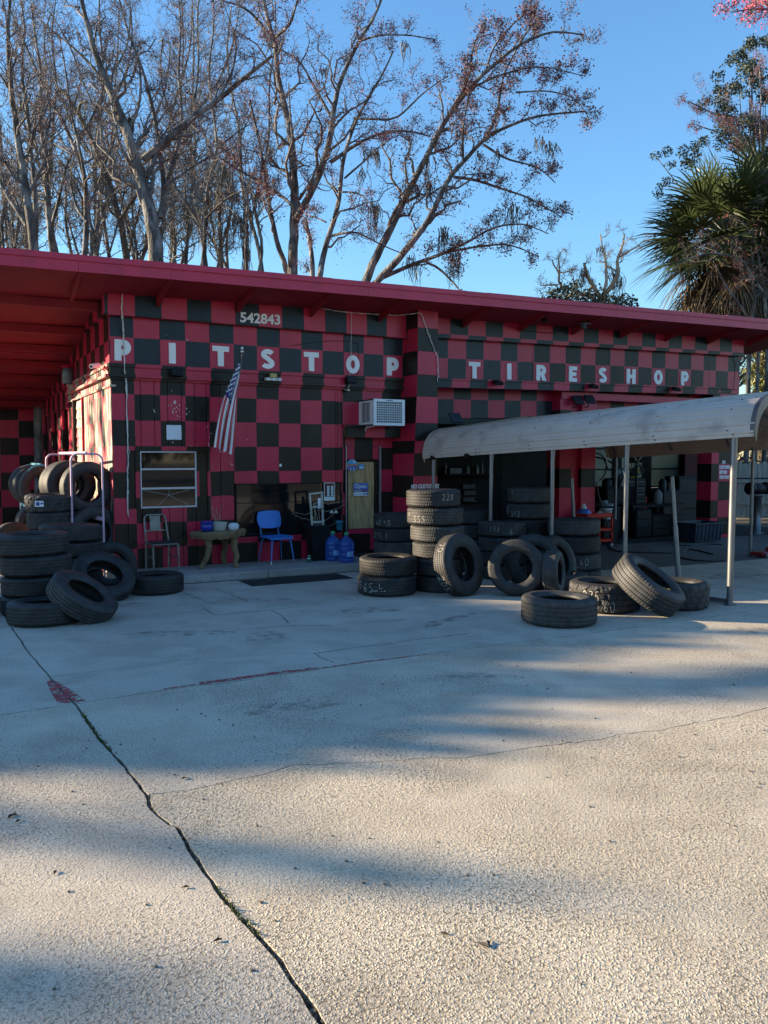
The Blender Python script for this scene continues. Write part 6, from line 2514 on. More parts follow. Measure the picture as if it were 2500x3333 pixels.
mb.tube([(10.62 + .32 * math.cos(a), 1.35, 1.62 + .32 * math.sin(a)) for a in np.linspace(-1.2, 1.9, 14)], .016, 5)
mb.build('wheel_guard', DKMETAL, tch)
# dark clutter filling the bays
for (x0, y0, x1, y1, h, lab) in ((11.25, .7, 11.75, 1.2, .66, 'dark lidded box under the workbench'), (11.85, .8, 12.5, 1.2, .52, 'wide dark box under the workbench'), (11.2, 1.6, 12.2, 2.2, 1.15, 'tall dark cabinet behind the workbench'),
                                 (9.75, 1.3, 10.3, 1.9, 1.05, 'dark cabinet between post and tire changer'), (13.5, 2.0, 14.3, 2.7, 1.0, 'dark cabinet near the bay windows'), (14.5, 2.4, 15.3, 2.9, 1.35, 'dark upright cabinet at the bay end wall'),
                                 (6.2, 1.2, 7.4, 2.0, .9, 'dark bench block in the left bay')):
    t = thing('dark_cabinet', ((x0 + x1) / 2, (y0 + y1) / 2, 0), lab, 'cabinet')
    mb = MB()
    mb.box((x0, y0, 0), (x1, y1, h), 0, .02)
    mb.build('cabinet_body', DKMETAL, t)
    for k in range(3):
        mb = MB()
        mb.box((x0 + .03, y0 - .012, h * (.08 + .3 * k)), (x1 - .03, y0 + .004, h * (.34 + .3 * k)), 0, .004)
        mb.build('drawer', BLACKP, t)
for x, y, r, h, m, lab in ((10.0, 1.5, .09, .3, STEEL, 'dull steel bottle on the dark cabinet'), (11.5, 1.9, .12, .2, BLACKP, 'black drum on the tall dark cabinet'), (11.9, 1.85, .07, .32, STEEL, 'slim grey bottle on the tall dark cabinet'), (13.8, 2.3, .1, .3, BLACKP, 'black canister near the bay windows'), (14.1, 2.3, .06, .22, CREAMPOT, 'pale tin near the bay windows')):
    z = {10.0: 1.05, 11.5: 1.15, 11.9: 1.15, 13.8: 1.0, 14.1: 1.0}[x]
    t = thing('shop_canister', (x, y, z), lab, 'canister')
    mb = MB()
    mb.lathe([(r, 0), (r, h * .75), (r * .6, h * .9), (r * .4, h)], 14, (x, y, z), capt=True)
    mb.build('canister_body', m, t)
fan = thing('shop_fan', (11.0, 1.9, 1.5), 'round black caged fan on a stand before the bay windows', 'fan')
for rr2 in (.10, .19, .28, .36):
    mb = MB()
    mb.tube([(12.1 + rr2 * math.cos(a), 1.45, 1.72 + rr2 * math.sin(a)) for a in np.linspace(0, TAU, 25)[:-1]], .009, 5, closed=True)
    mb.build('cage_ring', BLACKP, fan)
mb = MB()
for k in range(5):
    a = k * TAU / 5
    mb.add([(12.1, 1.5, 1.72), (12.1 + .32 * math.cos(a), 1.48, 1.72 + .32 * math.sin(a)), (12.1 + .32 * math.cos(a + .7), 1.53, 1.72 + .32 * math.sin(a + .7))], [(0, 1, 2), (2, 1, 0)])
mb.build('fan_blades', DKMETAL, fan)
mb = MB()
mb.tube([(12.1, 1.55, 0), (12.1, 1.55, 1.72)], .03, 8)
mb.build('fan_stand', BLACKP, fan)

# wheel balancer, left bay
wbl = thing('wheel_balancer', (9.0, 1.6, 0), 'dark machine with black hoses beside the red garage post', 'machine')
mb = MB()
mb.box((8.78, .5, 0), (9.35, 1.0, .85), 0, .05)
mb.box((8.85, .8, .85), (9.3, .95, 1.35), 0, .04)
mb.build('machine_body', DKMETAL, wbl)
mb = MB()
for k in range(6):
    mb.tube([(8.86 + .07 * k, .35, 1.75), (8.84 + .07 * k, .31, 1.45), (8.88 + .06 * k, .33, 1.05 - .05 * k)], .018, 6)
tag(mb.build('hose_loops', CABLEB, wbl), kind='stuff')
# shelf with boxes, left bay
sh = thing('wall_shelf', (9.2, 3.8, 1.3), 'long shelf on the garage back wall in the left bay', 'shelf')
mb = MB()
mb.box((7.9, 3.55, 1.42), (9.9, 3.98, 1.45))
mb.build('shelf_board', DKMETAL, sh)
mb = MB()
mb.box((7.9, 3.55, .75), (8.9, 3.98, .78))
mb.build('shelf_board', STEEL, sh)
for x in (7.95, 8.95, 9.85):
    mb = MB()
    mb.bar((x, 3.9, 0), (x, 3.9, 2.3), .04, .04)
    mb.build('shelf_post', DKMETAL, sh)
bxr = random.Random(9)
for k, (x, wv_, hv, lab, m) in enumerate(((8.05, .10, .26, 'upright grey bottle at the left end of the garage shelf', STEEL), (8.3, .34, .14, 'low grey carton on the garage shelf', STEEL), (8.68, .12, .2, 'grey tin on the garage shelf', STEEL),
                                          (8.95, .14, .22, 'dull jar near the middle of the garage shelf', STEEL), (9.12, .07, .27, 'thin dull bottle on the garage shelf', STEEL))):
    t = thing('shelf_carton' if wv_ > .2 else 'shelf_bottle', (x, 3.75, 1.45), lab, 'box' if wv_ > .2 else 'bottle')
    mb = MB()
    if wv_ > .2:
        mb.box((x - wv_ / 2, 3.62, 1.452), (x + wv_ / 2, 3.85, 1.452 + hv), 0, .004)
        mb.build('carton', m, t)
    else:
        mb.lathe([(wv_ / 2, 0), (wv_ / 2, hv * .7), (wv_ / 3.4, hv * .85), (wv_ / 4, hv)], 12, (x, 3.72, 1.452), capt=True)
        mb.build('bottle_body', m, t)
for k in range(4):
    t = thing('parts_box', (8.3, 3.7, .78), ['white parts box at the top of the dark garage pile', 'white parts box second in the dark garage pile', 'white parts box third in the dark garage pile', 'white parts box lowest in the dark garage pile'][k], 'box', 'white boxes piled in the left bay')
    mb = MB()
    z = 1.12 - k * .15
    mb.box((8.02 + .02 * (k % 2), 2.9, z), (8.36 + .02 * (k % 2), 3.1, z + .10), 0, .005)
    mb.build('carton', mat('greyed_white_carton', (.14, .14, .14), .7), t)  # white carton given a flat dark grey tone
mb = MB()
mb.box((7.9, 2.85, 0), (8.6, 3.3, .665), 0, .02)
tag(mb.build('dark_cabinet', DKMETAL, None), 'dark low cabinet under the white parts boxes', 'cabinet')
# dark blue bin
bi = thing('storage_bin', (12.1, -.35, 0), 'wide dark blue storage bin on the bay floor', 'bin')
mb = MB()
v = []
for h, z in ((.0, .02), (.05, .40), (.075, .40), (.075, .43), (.04, .43), (.0, .10)):
    v.append([(11.65 - h, -.62 - h, z), (12.45 + h, -.62 - h, z), (12.45 + h, -.12 + h, z), (11.65 - h, -.12 + h, z)])
vv = [p for r in v for p in r]
mb.add(vv, [(0, 3, 2, 1)] + [(j * 4 + i, j * 4 + (i + 1) % 4, j * 4 + 4 + (i + 1) % 4, j * 4 + 4 + i) for j in range(5) for i in range(4)])
mb.build('bin_body', BINBLUE, bi)
for k in range(7):
    x = 11.70 + k * .12
    mb = MB()
    mb.bar((x, -.632, .05), (x, -.668, .39), .02, .012, (1, 0, 0))
    mb.build('bin_rib', BINBLUE, bi)
# buckets and long sticks
wb_ = thing('white_bucket', (9.95, -.1, .7), 'pale bucket hanging behind the galvanised post', 'bucket')
mb = MB()
mb.lathe([(.11, 0), (.13, .20), (.135, .20), (.135, .23), (.12, .23)], 16, (10.0, .35, .52))
mb.build('bucket_body', SIGNWHITE, wb_)
mb = MB()
mb.box((9.8, .2, 0), (10.2, .5, .52), 0, .02)
tag(mb.build('dark_crate', DKMETAL), 'dark crate under the pale bucket in the bay', 'crate')
for a, b, lab in (((11.2, -.5, 0), (11.75, .1, .75), 'long pale stick leaning across the bay floor'), ((9.25, .1, .72), (9.42, .3, 1.25), 'thin pale rod leaning behind the tool cart')):
    t = thing('long_stick', a, lab, 'stick')
    mb = MB()
    mb.tube([a, b], .012, 6)
    mb.build('stick_shaft', STEEL, t)
    mb = MB()
    mb.lathe([(.013, 0), (.03, .02), (.03, .06), (.0, .08)], 8, b)
    mb.build('stick_head', STEEL, t)
# floor hoses
ho = thing('air_hose', (9.65, -.12, 0), 'black air hose snaking over the bay floor', 'hose')
zn9 = lambda x, y: onZ(1850 + x * .3918, 1400 + y * .3918, .012)
for pts in ([(335, 950), (350, 985), (420, 1008), (560, 1015), (850, 1022), (960, 1010), (990, 985), (1080, 1000), (1200, 1030)], [(920, 1045), (950, 1062), (1050, 1082), (1180, 1088), (1300, 1085)], [(860, 955), (1000, 958), (1150, 945), (1280, 950)]):
    P_ = [zn9(*p) for p in pts]
    q = []
    for i in range(len(P_) - 1):
        for t in np.linspace(0, 1, 6)[:-1]:
            q.append(P_[i].lerp(P_[i + 1], t))
    q.append(P_[-1])
    mb = MB()
    mb.tube(q, .013, 6)
    mb.build('hose_length', CABLEB, ho)
hh = thing('air_hose', (8.9, -.05, 1.4), 'black hose hanging from the garage post to the floor', 'hose')
mb = MB()
mb.tube([(9.37, .0, 1.35), (9.40, -.05, 1.05), (9.48, -.15, .7), (9.52, -.25, .35), (9.53, -.3, .08), (9.6, -.4, .014)], .013, 6)
mb.build('hose_length', CABLEB, hh)

# floor jack at the right edge, grinder on a pedestal
fj = thing('floor_jack', (10.75, -2.9, 0), 'low red floor jack lying at the right edge', 'jack')
mb = MB()
mb.box((10.55, -3.1, .03), (11.35, -2.82, .10), 0, .02)
mb.box((10.9, -3.05, .10), (11.3, -2.87, .17), 0, .02)
mb.build('jack_body', mat('dull_red_enamel', (.25, .015, .015), .45), fj)
for x in (10.62, 11.28):
    for y in (-3.13, -2.79):
        mb = MB()
        mb.lathe([(.0, -.015), (.045, -.015), (.045, .015), (.0, .015)], 12, (x, y, .045), capb=False)
        mb.v = [(vx, y + (vz - .045), .045 + (vy - y)) for vx, vy, vz in mb.v]
        mb.build('wheel', STEEL, fj)
bg_ = thing('bench_grinder', (14.75, .2, 0), 'black bench grinder on a silver pedestal outside the pier', 'grinder')
mb = MB()
mb.lathe([(.16, 0), (.16, .03), (.085, .05), (.085, .90), (.13, .91), (.13, .93)], 18, (14.75, .2, 0), capt=True)
mb.build('pedestal', GALV, bg_)
mb = MB()
mb.lathe([(.0, -.20), (.11, -.19), (.13, -.1), (.13, .1), (.11, .19), (.0, .20)], 14, (14.75, .2, 1.08), capb=False)
mb.v = [(14.75 + (vz - 1.08), vy, 1.08 + (vx - 14.75)) for vx, vy, vz in mb.v]
mb.build('motor', DKMETAL, bg_)
for s in (-1, 1):
    mb = MB()
    mb.lathe([(.0, -.04), (.15, -.04), (.15, .04), (.0, .04)], 16, (14.75, .2, 1.10), capb=False)
    mb.v = [(14.75 + s * .28 + (vz - 1.10), vy, 1.10 + (vx - 14.75)) for vx, vy, vz in mb.v]
    mb.build('wheel_guard', BLACKP, bg_)
jb = thing('scrap_machine', (15.2, -.4, 0), 'dark low scrap machine beside the grinder pedestal', 'machine')
mb = MB()
mb.box((14.9, -.7, 0), (16.2, .0, .35), 0, .05)
mb.box((15.4, -.6, .35), (15.9, -.1, .6), 0, .05)
mb.build('machine_body', DKMETAL, jb)

# ------------------------------------------------------------------ trees
def resample(P, n):
    P = np.asarray(P, float)
    d = np.r_[0, np.cumsum(np.linalg.norm(np.diff(P, axis=0), axis=1))]
    # smooth Catmull-like by dense cubic interpolation of each coordinate
    t = np.linspace(0, d[-1], n)
    return np.stack([np.interp(t, d, P[:, k]) for k in range(3)], 1)


def tubes(P, R, k):
    """P (M,n,3) polylines, R (M,n) radii -> verts, quads"""
    M_, n, _ = P.shape
    T = np.gradient(P, axis=1)
    T /= np.linalg.norm(T, axis=2, keepdims=True) + 1e-9
    mean = P[:, -1] - P[:, 0]
    mean /= np.linalg.norm(mean, axis=1, keepdims=True) + 1e-9
    ref = np.where(np.abs(mean[:, 2:3]) > .8, np.array([[1., 0, 0]]), np.array([[0, 0, 1.]]))
    A = np.cross(T, ref[:, None, :])
    A /= np.linalg.norm(A, axis=2, keepdims=True) + 1e-9
    B = np.cross(T, A)
    an = TAU * np.arange(k) / k
    ring = A[:, :, None, :] * np.cos(an)[None, None, :, None] + B[:, :, None, :] * np.sin(an)[None, None, :, None]
    V = P[:, :, None, :] + ring * R[:, :, None, None]
    idx = np.arange(M_ * n * k).reshape(M_, n, k)
    a = idx[:, :-1, :]
    b = np.roll(idx, -1, axis=2)[:, :-1, :]
    c = np.roll(idx, -1, axis=2)[:, 1:, :]
    d = idx[:, 1:, :]
    F = np.stack([a, b, c, d], -1).reshape(-1, 4)
    return V.reshape(-1, 3), F


def np_mesh(name, parts, m, parent, smooth=True):
    """parts: list of (V,F) with equal face size -> one mesh object"""
    org = np.array(ORG[parent.name])
    V = np.concatenate([p[0] for p in parts]) - org
    offs = np.cumsum([0] + [len(p[0]) for p in parts[:-1]])
    me = bpy.data.meshes.new(name)
    me.vertices.add(len(V))
    me.vertices.foreach_set('co', V.astype(np.float32).ravel())
    loops = np.concatenate([(p[1] + o).ravel() for p, o in zip(parts, offs)])
    tot = np.concatenate([np.full(len(p[1]), p[1].shape[1]) for p in parts])
    me.loops.add(len(loops))
    me.loops.foreach_set('vertex_index', loops.astype(np.int32))
    me.polygons.add(len(tot))
    me.polygons.foreach_set('loop_start', np.r_[0, np.cumsum(tot)[:-1]].astype(np.int32))
    me.polygons.foreach_set('loop_total', tot.astype(np.int32))
    me.polygons.foreach_set('use_smooth', np.full(len(tot), smooth))
    me.materials.append(m)
    me.update(calc_edges=True)
    o = bpy.data.objects.new(name, me)
    COL.objects.link(o)
    o.parent = parent
    ORG[o.name] = tuple(org)
    return o


def children(rng, P, R, per, lfac, spread, up, n, rfac, tmin=.25, lmin=.05, lrange=(.6, 1.2), wig=.06, droop=0.0):
    """side shoots along polylines"""
    M_, N_, _ = P.shape
    L_ = np.linalg.norm(np.diff(P, axis=1), axis=2).sum(1)
    t = (tmin + (1 - tmin) * (np.arange(per)[None, :] + rng.random((M_, per))) / per).clip(0, .995)
    f = t * (N_ - 1)
    i = f.astype(int).clip(0, N_ - 2)
    fr_ = (f - i)[..., None]
    mi = np.arange(M_)[:, None]
    st = P[mi, i] * (1 - fr_) + P[mi, i + 1] * fr_
    tg = P[mi, i + 1] - P[mi, i]
    tg /= np.linalg.norm(tg, axis=2, keepdims=True) + 1e-9
    rr0 = R[mi, i] * (1 - fr_[..., 0]) + R[mi, i + 1] * fr_[..., 0]
    rd = rng.normal(size=st.shape)
    rd -= tg * (rd * tg).sum(2, keepdims=True)
    rd /= np.linalg.norm(rd, axis=2, keepdims=True) + 1e-9
    d = tg * (1 - spread) + rd * spread + np.array([0, 0, up])
    d /= np.linalg.norm(d, axis=2, keepdims=True)
    ln = (L_[:, None] * lfac * (1.1 - .65 * t) * rng.uniform(*lrange, t.shape)).clip(lmin)
    s = np.linspace(0, 1, n)
    Q_ = st[:, :, None, :] + d[:, :, None, :] * (ln[..., None, None] * s[None, None, :, None])
    bend = rng.normal(size=d.shape) * wig + np.array([0, 0, .12 * up - droop])
    Q_ = Q_ + bend[:, :, None, :] * (ln[..., None, None] * (s ** 2)[None, None, :, None])
    kink = rng.normal(size=Q_.shape) * (wig * .35) * ln[..., None, None]
    kink[:, :, 0] = 0
    Q_ = Q_ + kink
    r0 = (rr0 * rfac)[..., None] * (1 - .75 * s)[None, None, :]
    return Q_.reshape(-1, n, 3), r0.reshape(-1, n)


def leaves(rng, C, per, jit, size, stretch=(1, 1)):
    """small leaf faces scattered round points"""
    M_ = len(C) * per
    c = np.repeat(C, per, 0) + rng.normal(size=(M_, 3)) * jit
    a = rng.normal(size=(M_, 3))
    a /= np.linalg.norm(a, axis=1, keepdims=True)
    b = np.cross(a, rng.normal(size=(M_, 3)))
    b /= np.linalg.norm(b, axis=1, keepdims=True) + 1e-9
    s = size * rng.uniform(.55, 1.3, (M_, 1))
    V = np.stack([c - a * s * stretch[0], c + b * s * .5 * stretch[1], c + a * s * stretch[0], c - b * s * .5 * stretch[1]], 1).reshape(-1, 3)
    F = np.arange(M_ * 4).reshape(-1, 4)
    return V, F


def moss_strands(rng, pts, per=22, L_=.9, wd_=.014, spread=.06):
    V, F = [], []
    o = 0
    for p, ln in pts:
        for _ in range(per):
            q = np.array(p) + rng.normal(size=3) * np.array([spread, spread, .05])
            l = ln * rng.uniform(.35, 1.0)
            n = 5
            x = np.cumsum(rng.normal(size=(n, 3)) * np.array([.035, .035, 0]), 0)
            x[:, 2] = -np.linspace(0, l, n)
            sd_ = rng.normal(size=3)
            sd_[2] = 0
            sd_ /= np.linalg.norm(sd_) + 1e-9
            wv = wd_ * (1 - np.linspace(0, .7, n))[:, None]
            v = np.concatenate([q + x - sd_ * wv, q + x + sd_ * wv])
            V.append(v)
            F += [[o + i, o + i + 1, o + n + i + 1, o + n + i] for i in range(n - 1)]
            o += 2 * n
    return np.concatenate(V), np.array(F)


def px_limb(pts, depth, r0, r1, conv, n=None, dj=0.0, seed=0):
    """limb traced as photo points at a real distance; depth wanders so the tree has thickness"""
    rg = np.random.default_rng(seed)
    n0 = len(pts)
    dd = depth + np.cumsum(rg.normal(size=n0) * dj)
    P = np.array([at(*conv(x, y), d) for (x, y), d in zip(pts, dd)])
    n = n or max(8, n0 * 3)
    Pm = resample(P, n)
    k = np.array([1, 2, 1]) / 4
    for _ in range(2):
        Pm[1:-1] = (Pm[:-2] + 2 * Pm[1:-1] + Pm[2:]) / 4
    sc_ = depth / 2696.0 * abs(conv(1, 0)[0] - conv(0, 0)[0])
    R = np.linspace(r0, r1, n) * sc_
    Pm[1:-1] += rg.normal(size=Pm[1:-1].shape) * (R[1:-1, None] * .10)
    return Pm, R


def build_tree(name, label, limbs, seed, tw=(7, 6, 5), len1=.34, bud=None, bud_n=2, bud_size=.035, bud_jit=.05, bark=BARK, moss=None, group=None, up=.35,
               twigm=TWIG, cat='tree', lens=(.38, .42), spread=(.62, .66, .7), l1max=None, tip_share=1.0, droop=0.0):
    rg = np.random.default_rng(seed)
    base = limbs[0][0][0].copy()
    g = thing(name, (float(base[0]), float(base[1]), 0.0), label, cat, group)
    t0 = limbs[0]
    # carry the trunk down to the ground
    P0, R0 = t0
    foot = np.array([[P0[0, 0], P0[0, 1], 0.0], [P0[0, 0], P0[0, 1], P0[0, 2] * .5]])
    P0 = np.concatenate([foot, P0])
    R0 = np.concatenate([[R0[0] * 1.45, R0[0] * 1.12], R0])
    v, f = tubes(P0[None], R0[None], 10)
    np_mesh('trunk', [(v, f)], bark, g)
    for P, R in limbs[1:]:
        if P[0, 2] < base[2] + .4:
            P = np.concatenate([[[P[0, 0], P[0, 1], 0.0]], P])
            R = np.concatenate([[R[0] * 1.3], R])
        v, f = tubes(P[None], R[None], 8)
        np_mesh('limb', [(v, f)], bark, g)
    P1s, R1s = [], []
    for P, R in limbs:
        n = 10
        L_ = np.linalg.norm(np.diff(P, axis=0), axis=1).sum()
        Pq = resample(P, n)
        Rq = np.interp(np.linspace(0, 1, n), np.linspace(0, 1, len(R)), R)
        c = max(3, int(tw[0] * L_ / 5))
        q, r = children(rg, Pq[None], Rq[None], c, len1, spread[0], up, 7, .5, .18, .3, (.5, 1.25), .16, droop)
        r = np.minimum(r, .055)
        r = np.maximum(r, .011 * np.linspace(1, .4, r.shape[1])[None])
        P1s.append(q)
        R1s.append(r)
        # leader continuing past the tip
    P1, R1 = np.concatenate(P1s), np.concatenate(R1s)
    P2, R2 = children(rg, P1, R1, tw[1], lens[0], spread[1], up * .7, 5, .55, .2, .18, (.5, 1.2), .16, droop)
    R2 = np.maximum(R2, .0065 * np.linspace(1, .4, 5)[None])
    P3, R3 = children(rg, P2, R2, tw[2], lens[1], spread[2], up * .5, 3, .6, .15, .10, (.5, 1.2), .15, droop)
    R3 = np.maximum(R3, .0045 * np.linspace(1, .4, 3)[None])
    b1 = np_mesh('branches', [tubes(P1, R1, 5)], twigm if bark is BARK else bark, g)
    b1['kind'] = 'stuff'
    tws = np_mesh('twigs', [tubes(P2, R2, 4), tubes(P3, R3, 3)], twigm, g)
    tws['kind'] = 'stuff'
    tips = np.concatenate([P3[:, -1], P3[:, 1]])
    if tip_share < 1:
        tips = tips[rg.random(len(tips)) < tip_share]
    if bud:
        bo = np_mesh('buds', [leaves(rg, tips, bud_n, bud_jit, bud_size)], bud, g, False)
        bo['kind'] = 'stuff'
    if moss:
        mo = np_mesh('moss', [moss_strands(rg, moss)], MOSS, g, False)
        mo['kind'] = 'stuff'
    return g


t1 = lambda x, y: (x * .6028, y * .6028)
t2 = lambda x, y: (700 + x * .7535, y * .7535)
t3 = lambda x, y: (1700 + x * .4972, y * .4972)


def L1(pts, d, r0, r1, dj=.25, s=0):
    return px_limb(pts, d, r0, r1, t1, None, dj, s)


def L2(pts, d, r0, r1, dj=.2, s=0):
    return px_limb(pts, d, r0, r1, t2, None, dj, s)


def M2(lst, d):
    return [(np.array(at(*t2(x, y), d)), ln) for x, y, ln in lst]


def M1(lst, d):
    return [(np.array(at(*t1(x, y), d)), ln) for x, y, ln in lst]


build_tree('maple_tree', 'tall bare maple with straight pale trunk, middle of the roofline', [
    L2([(335, 1250), (335, 1100), (345, 950), (345, 800), (330, 600), (300, 440), (265, 330), (265, 200), (225, 80), (190, -120)], 21, 23, 6, .2, 1),
    L2([(345, 960), (400, 860), (470, 720), (500, 580), (520, 420), (570, 280), (620, 180), (700, 60), (740, -80)], 21, 17, 4, .2, 2),
    L2([(325, 1210), (270, 1060), (235, 900), (210, 700), (180, 560), (150, 430)], 21.3, 13, 4, .2, 3),
    L2([(360, 920), (330, 880), (240, 810), (110, 740), (20, 680)], 21, 8, 3, .3, 4),
    L2([(500, 700), (600, 630), (690, 580), (820, 560), (930, 590)], 21, 9, 3, .3, 5),
    L2([(365, 860), (440, 740), (440, 640), (480, 540)], 21, 7, 3, .3, 6),
    L2([(505, 510), (430, 380), (370, 260), (300, 220), (200, 190)], 21, 7, 2, .3, 7),
    L2([(265, 160), (330, 100), (350, 20), (380, -60)], 21, 7, 3, .3, 8),
    L2([(265, 200), (200, 100), (130, 30), (20, 0)], 21, 7, 3, .3, 9),
    L2([(620, 180), (700, 150), (830, 150), (950, 170)], 21, 5, 2, .3, 10)],
    31, (11, 8, 6), .28, BUD, 2, .025, .07, tip_share=.7, moss=M2([(760, 170, .1), (240, 640, .5), (470, 300, .4)], 21))
build_tree('maple_tree', 'slender bare maple beside a broken stub, right of the tallest trunk', [
    L2([(450, 1250), (455, 1150), (490, 1030), (540, 860), (545, 720), (590, 560), (640, 460), (720, 330), (770, 220)], 20, 14, 3, .2, 11),
    L2([(424, 1250), (420, 1130), (410, 1040), (392, 955)], 20.2, 13, 8, .1, 12),
    L2([(500, 1020), (560, 1005), (620, 1000), (700, 1050), (820, 1100)], 20, 7, 2, .3, 13),
    L2([(545, 830), (620, 830), (680, 890)], 20, 4, 2, .3, 14),
    L2([(600, 510), (700, 515), (780, 520), (850, 450), (900, 400), (1000, 330)], 20, 6, 2, .3, 15),
    L2([(480, 960), (430, 935), (390, 930)], 20, 4, 2, .3, 16),
    L2([(560, 770), (640, 700), (700, 640), (760, 600)], 20, 5, 2, .3, 17)],
    32, (10, 8, 6), .28, BUD, 2, .024, .07, tip_share=.7, moss=M2([(690, 880, 1.0), (692, 900, .8), (635, 740, .4), (700, 650, .5), (665, 660, .3)], 20))
build_tree('maple_tree', 'leaning bare maple with rusty buds arching out to the right', [
    L2([(640, 1260), (665, 1180), (700, 1100), (790, 920), (890, 720), (960, 580), (1010, 500), (1080, 400), (1170, 310), (1300, 200), (1450, 130), (1590, 150)], 22, 19, 3, .15, 21),
    L2([(690, 1230), (800, 1110), (910, 980), (1000, 780), (1080, 690), (1160, 600), (1230, 560), (1380, 500), (1600, 480)], 22, 16, 3, .15, 22),
    L2([(690, 1215), (830, 1150), (1000, 1090), (1100, 1040), (1200, 980), (1330, 960), (1440, 1010)], 22, 10, 2, .2, 23),
    L2([(1000, 1090), (1130, 1065), (1270, 1050), (1400, 1110)], 22, 6, 2, .2, 24),
    L2([(1030, 765), (1110, 770), (1220, 810), (1350, 850), (1500, 940)], 22, 7, 2, .2, 25),
    L2([(1070, 690), (1070, 540), (1090, 450), (1110, 350)], 22, 6, 2, .2, 26),
    L2([(1160, 610), (1220, 500), (1240, 330), (1330, 160), (1400, 70)], 22, 7, 2, .2, 27),
    L2([(1010, 490), (1100, 350), (1110, 200), (1170, 80)], 22, 7, 2, .2, 28),
    L2([(1160, 625), (1260, 690), (1400, 720), (1470, 790)], 22, 6, 2, .2, 29),
    L2([(910, 1130), (970, 1160), (1040, 1230), (1080, 1290)], 22, 6, 3, .1, 30),
    L2([(1080, 400), (1200, 330), (1400, 280), (1600, 330)], 22, 5, 2, .2, 31),
    L2([(1300, 400), (1440, 390), (1560, 420), (1620, 520)], 22, 4, 2, .2, 32),
    L2([(1170, 310), (1200, 200), (1300, 90), (1400, 10)], 22, 5, 2, .2, 33)],
    33, (13, 9, 6), .22, RUST, 2, .034, .07, tip_share=.6, moss=M2([(925, 680, .9), (930, 790, .8), (865, 800, .6), (990, 985, .8), (995, 1010, .7), (1042, 1090, 1.1), (1290, 890, .9), (1000, 800, .5), (845, 1110, .6), (870, 1140, .7), (1140, 660, .4),
                                                                              (1225, 660, .4), (1400, 600, .5), (1440, 620, .5), (1470, 640, .4), (822, 190, .5), (835, 800, .5)], 22))
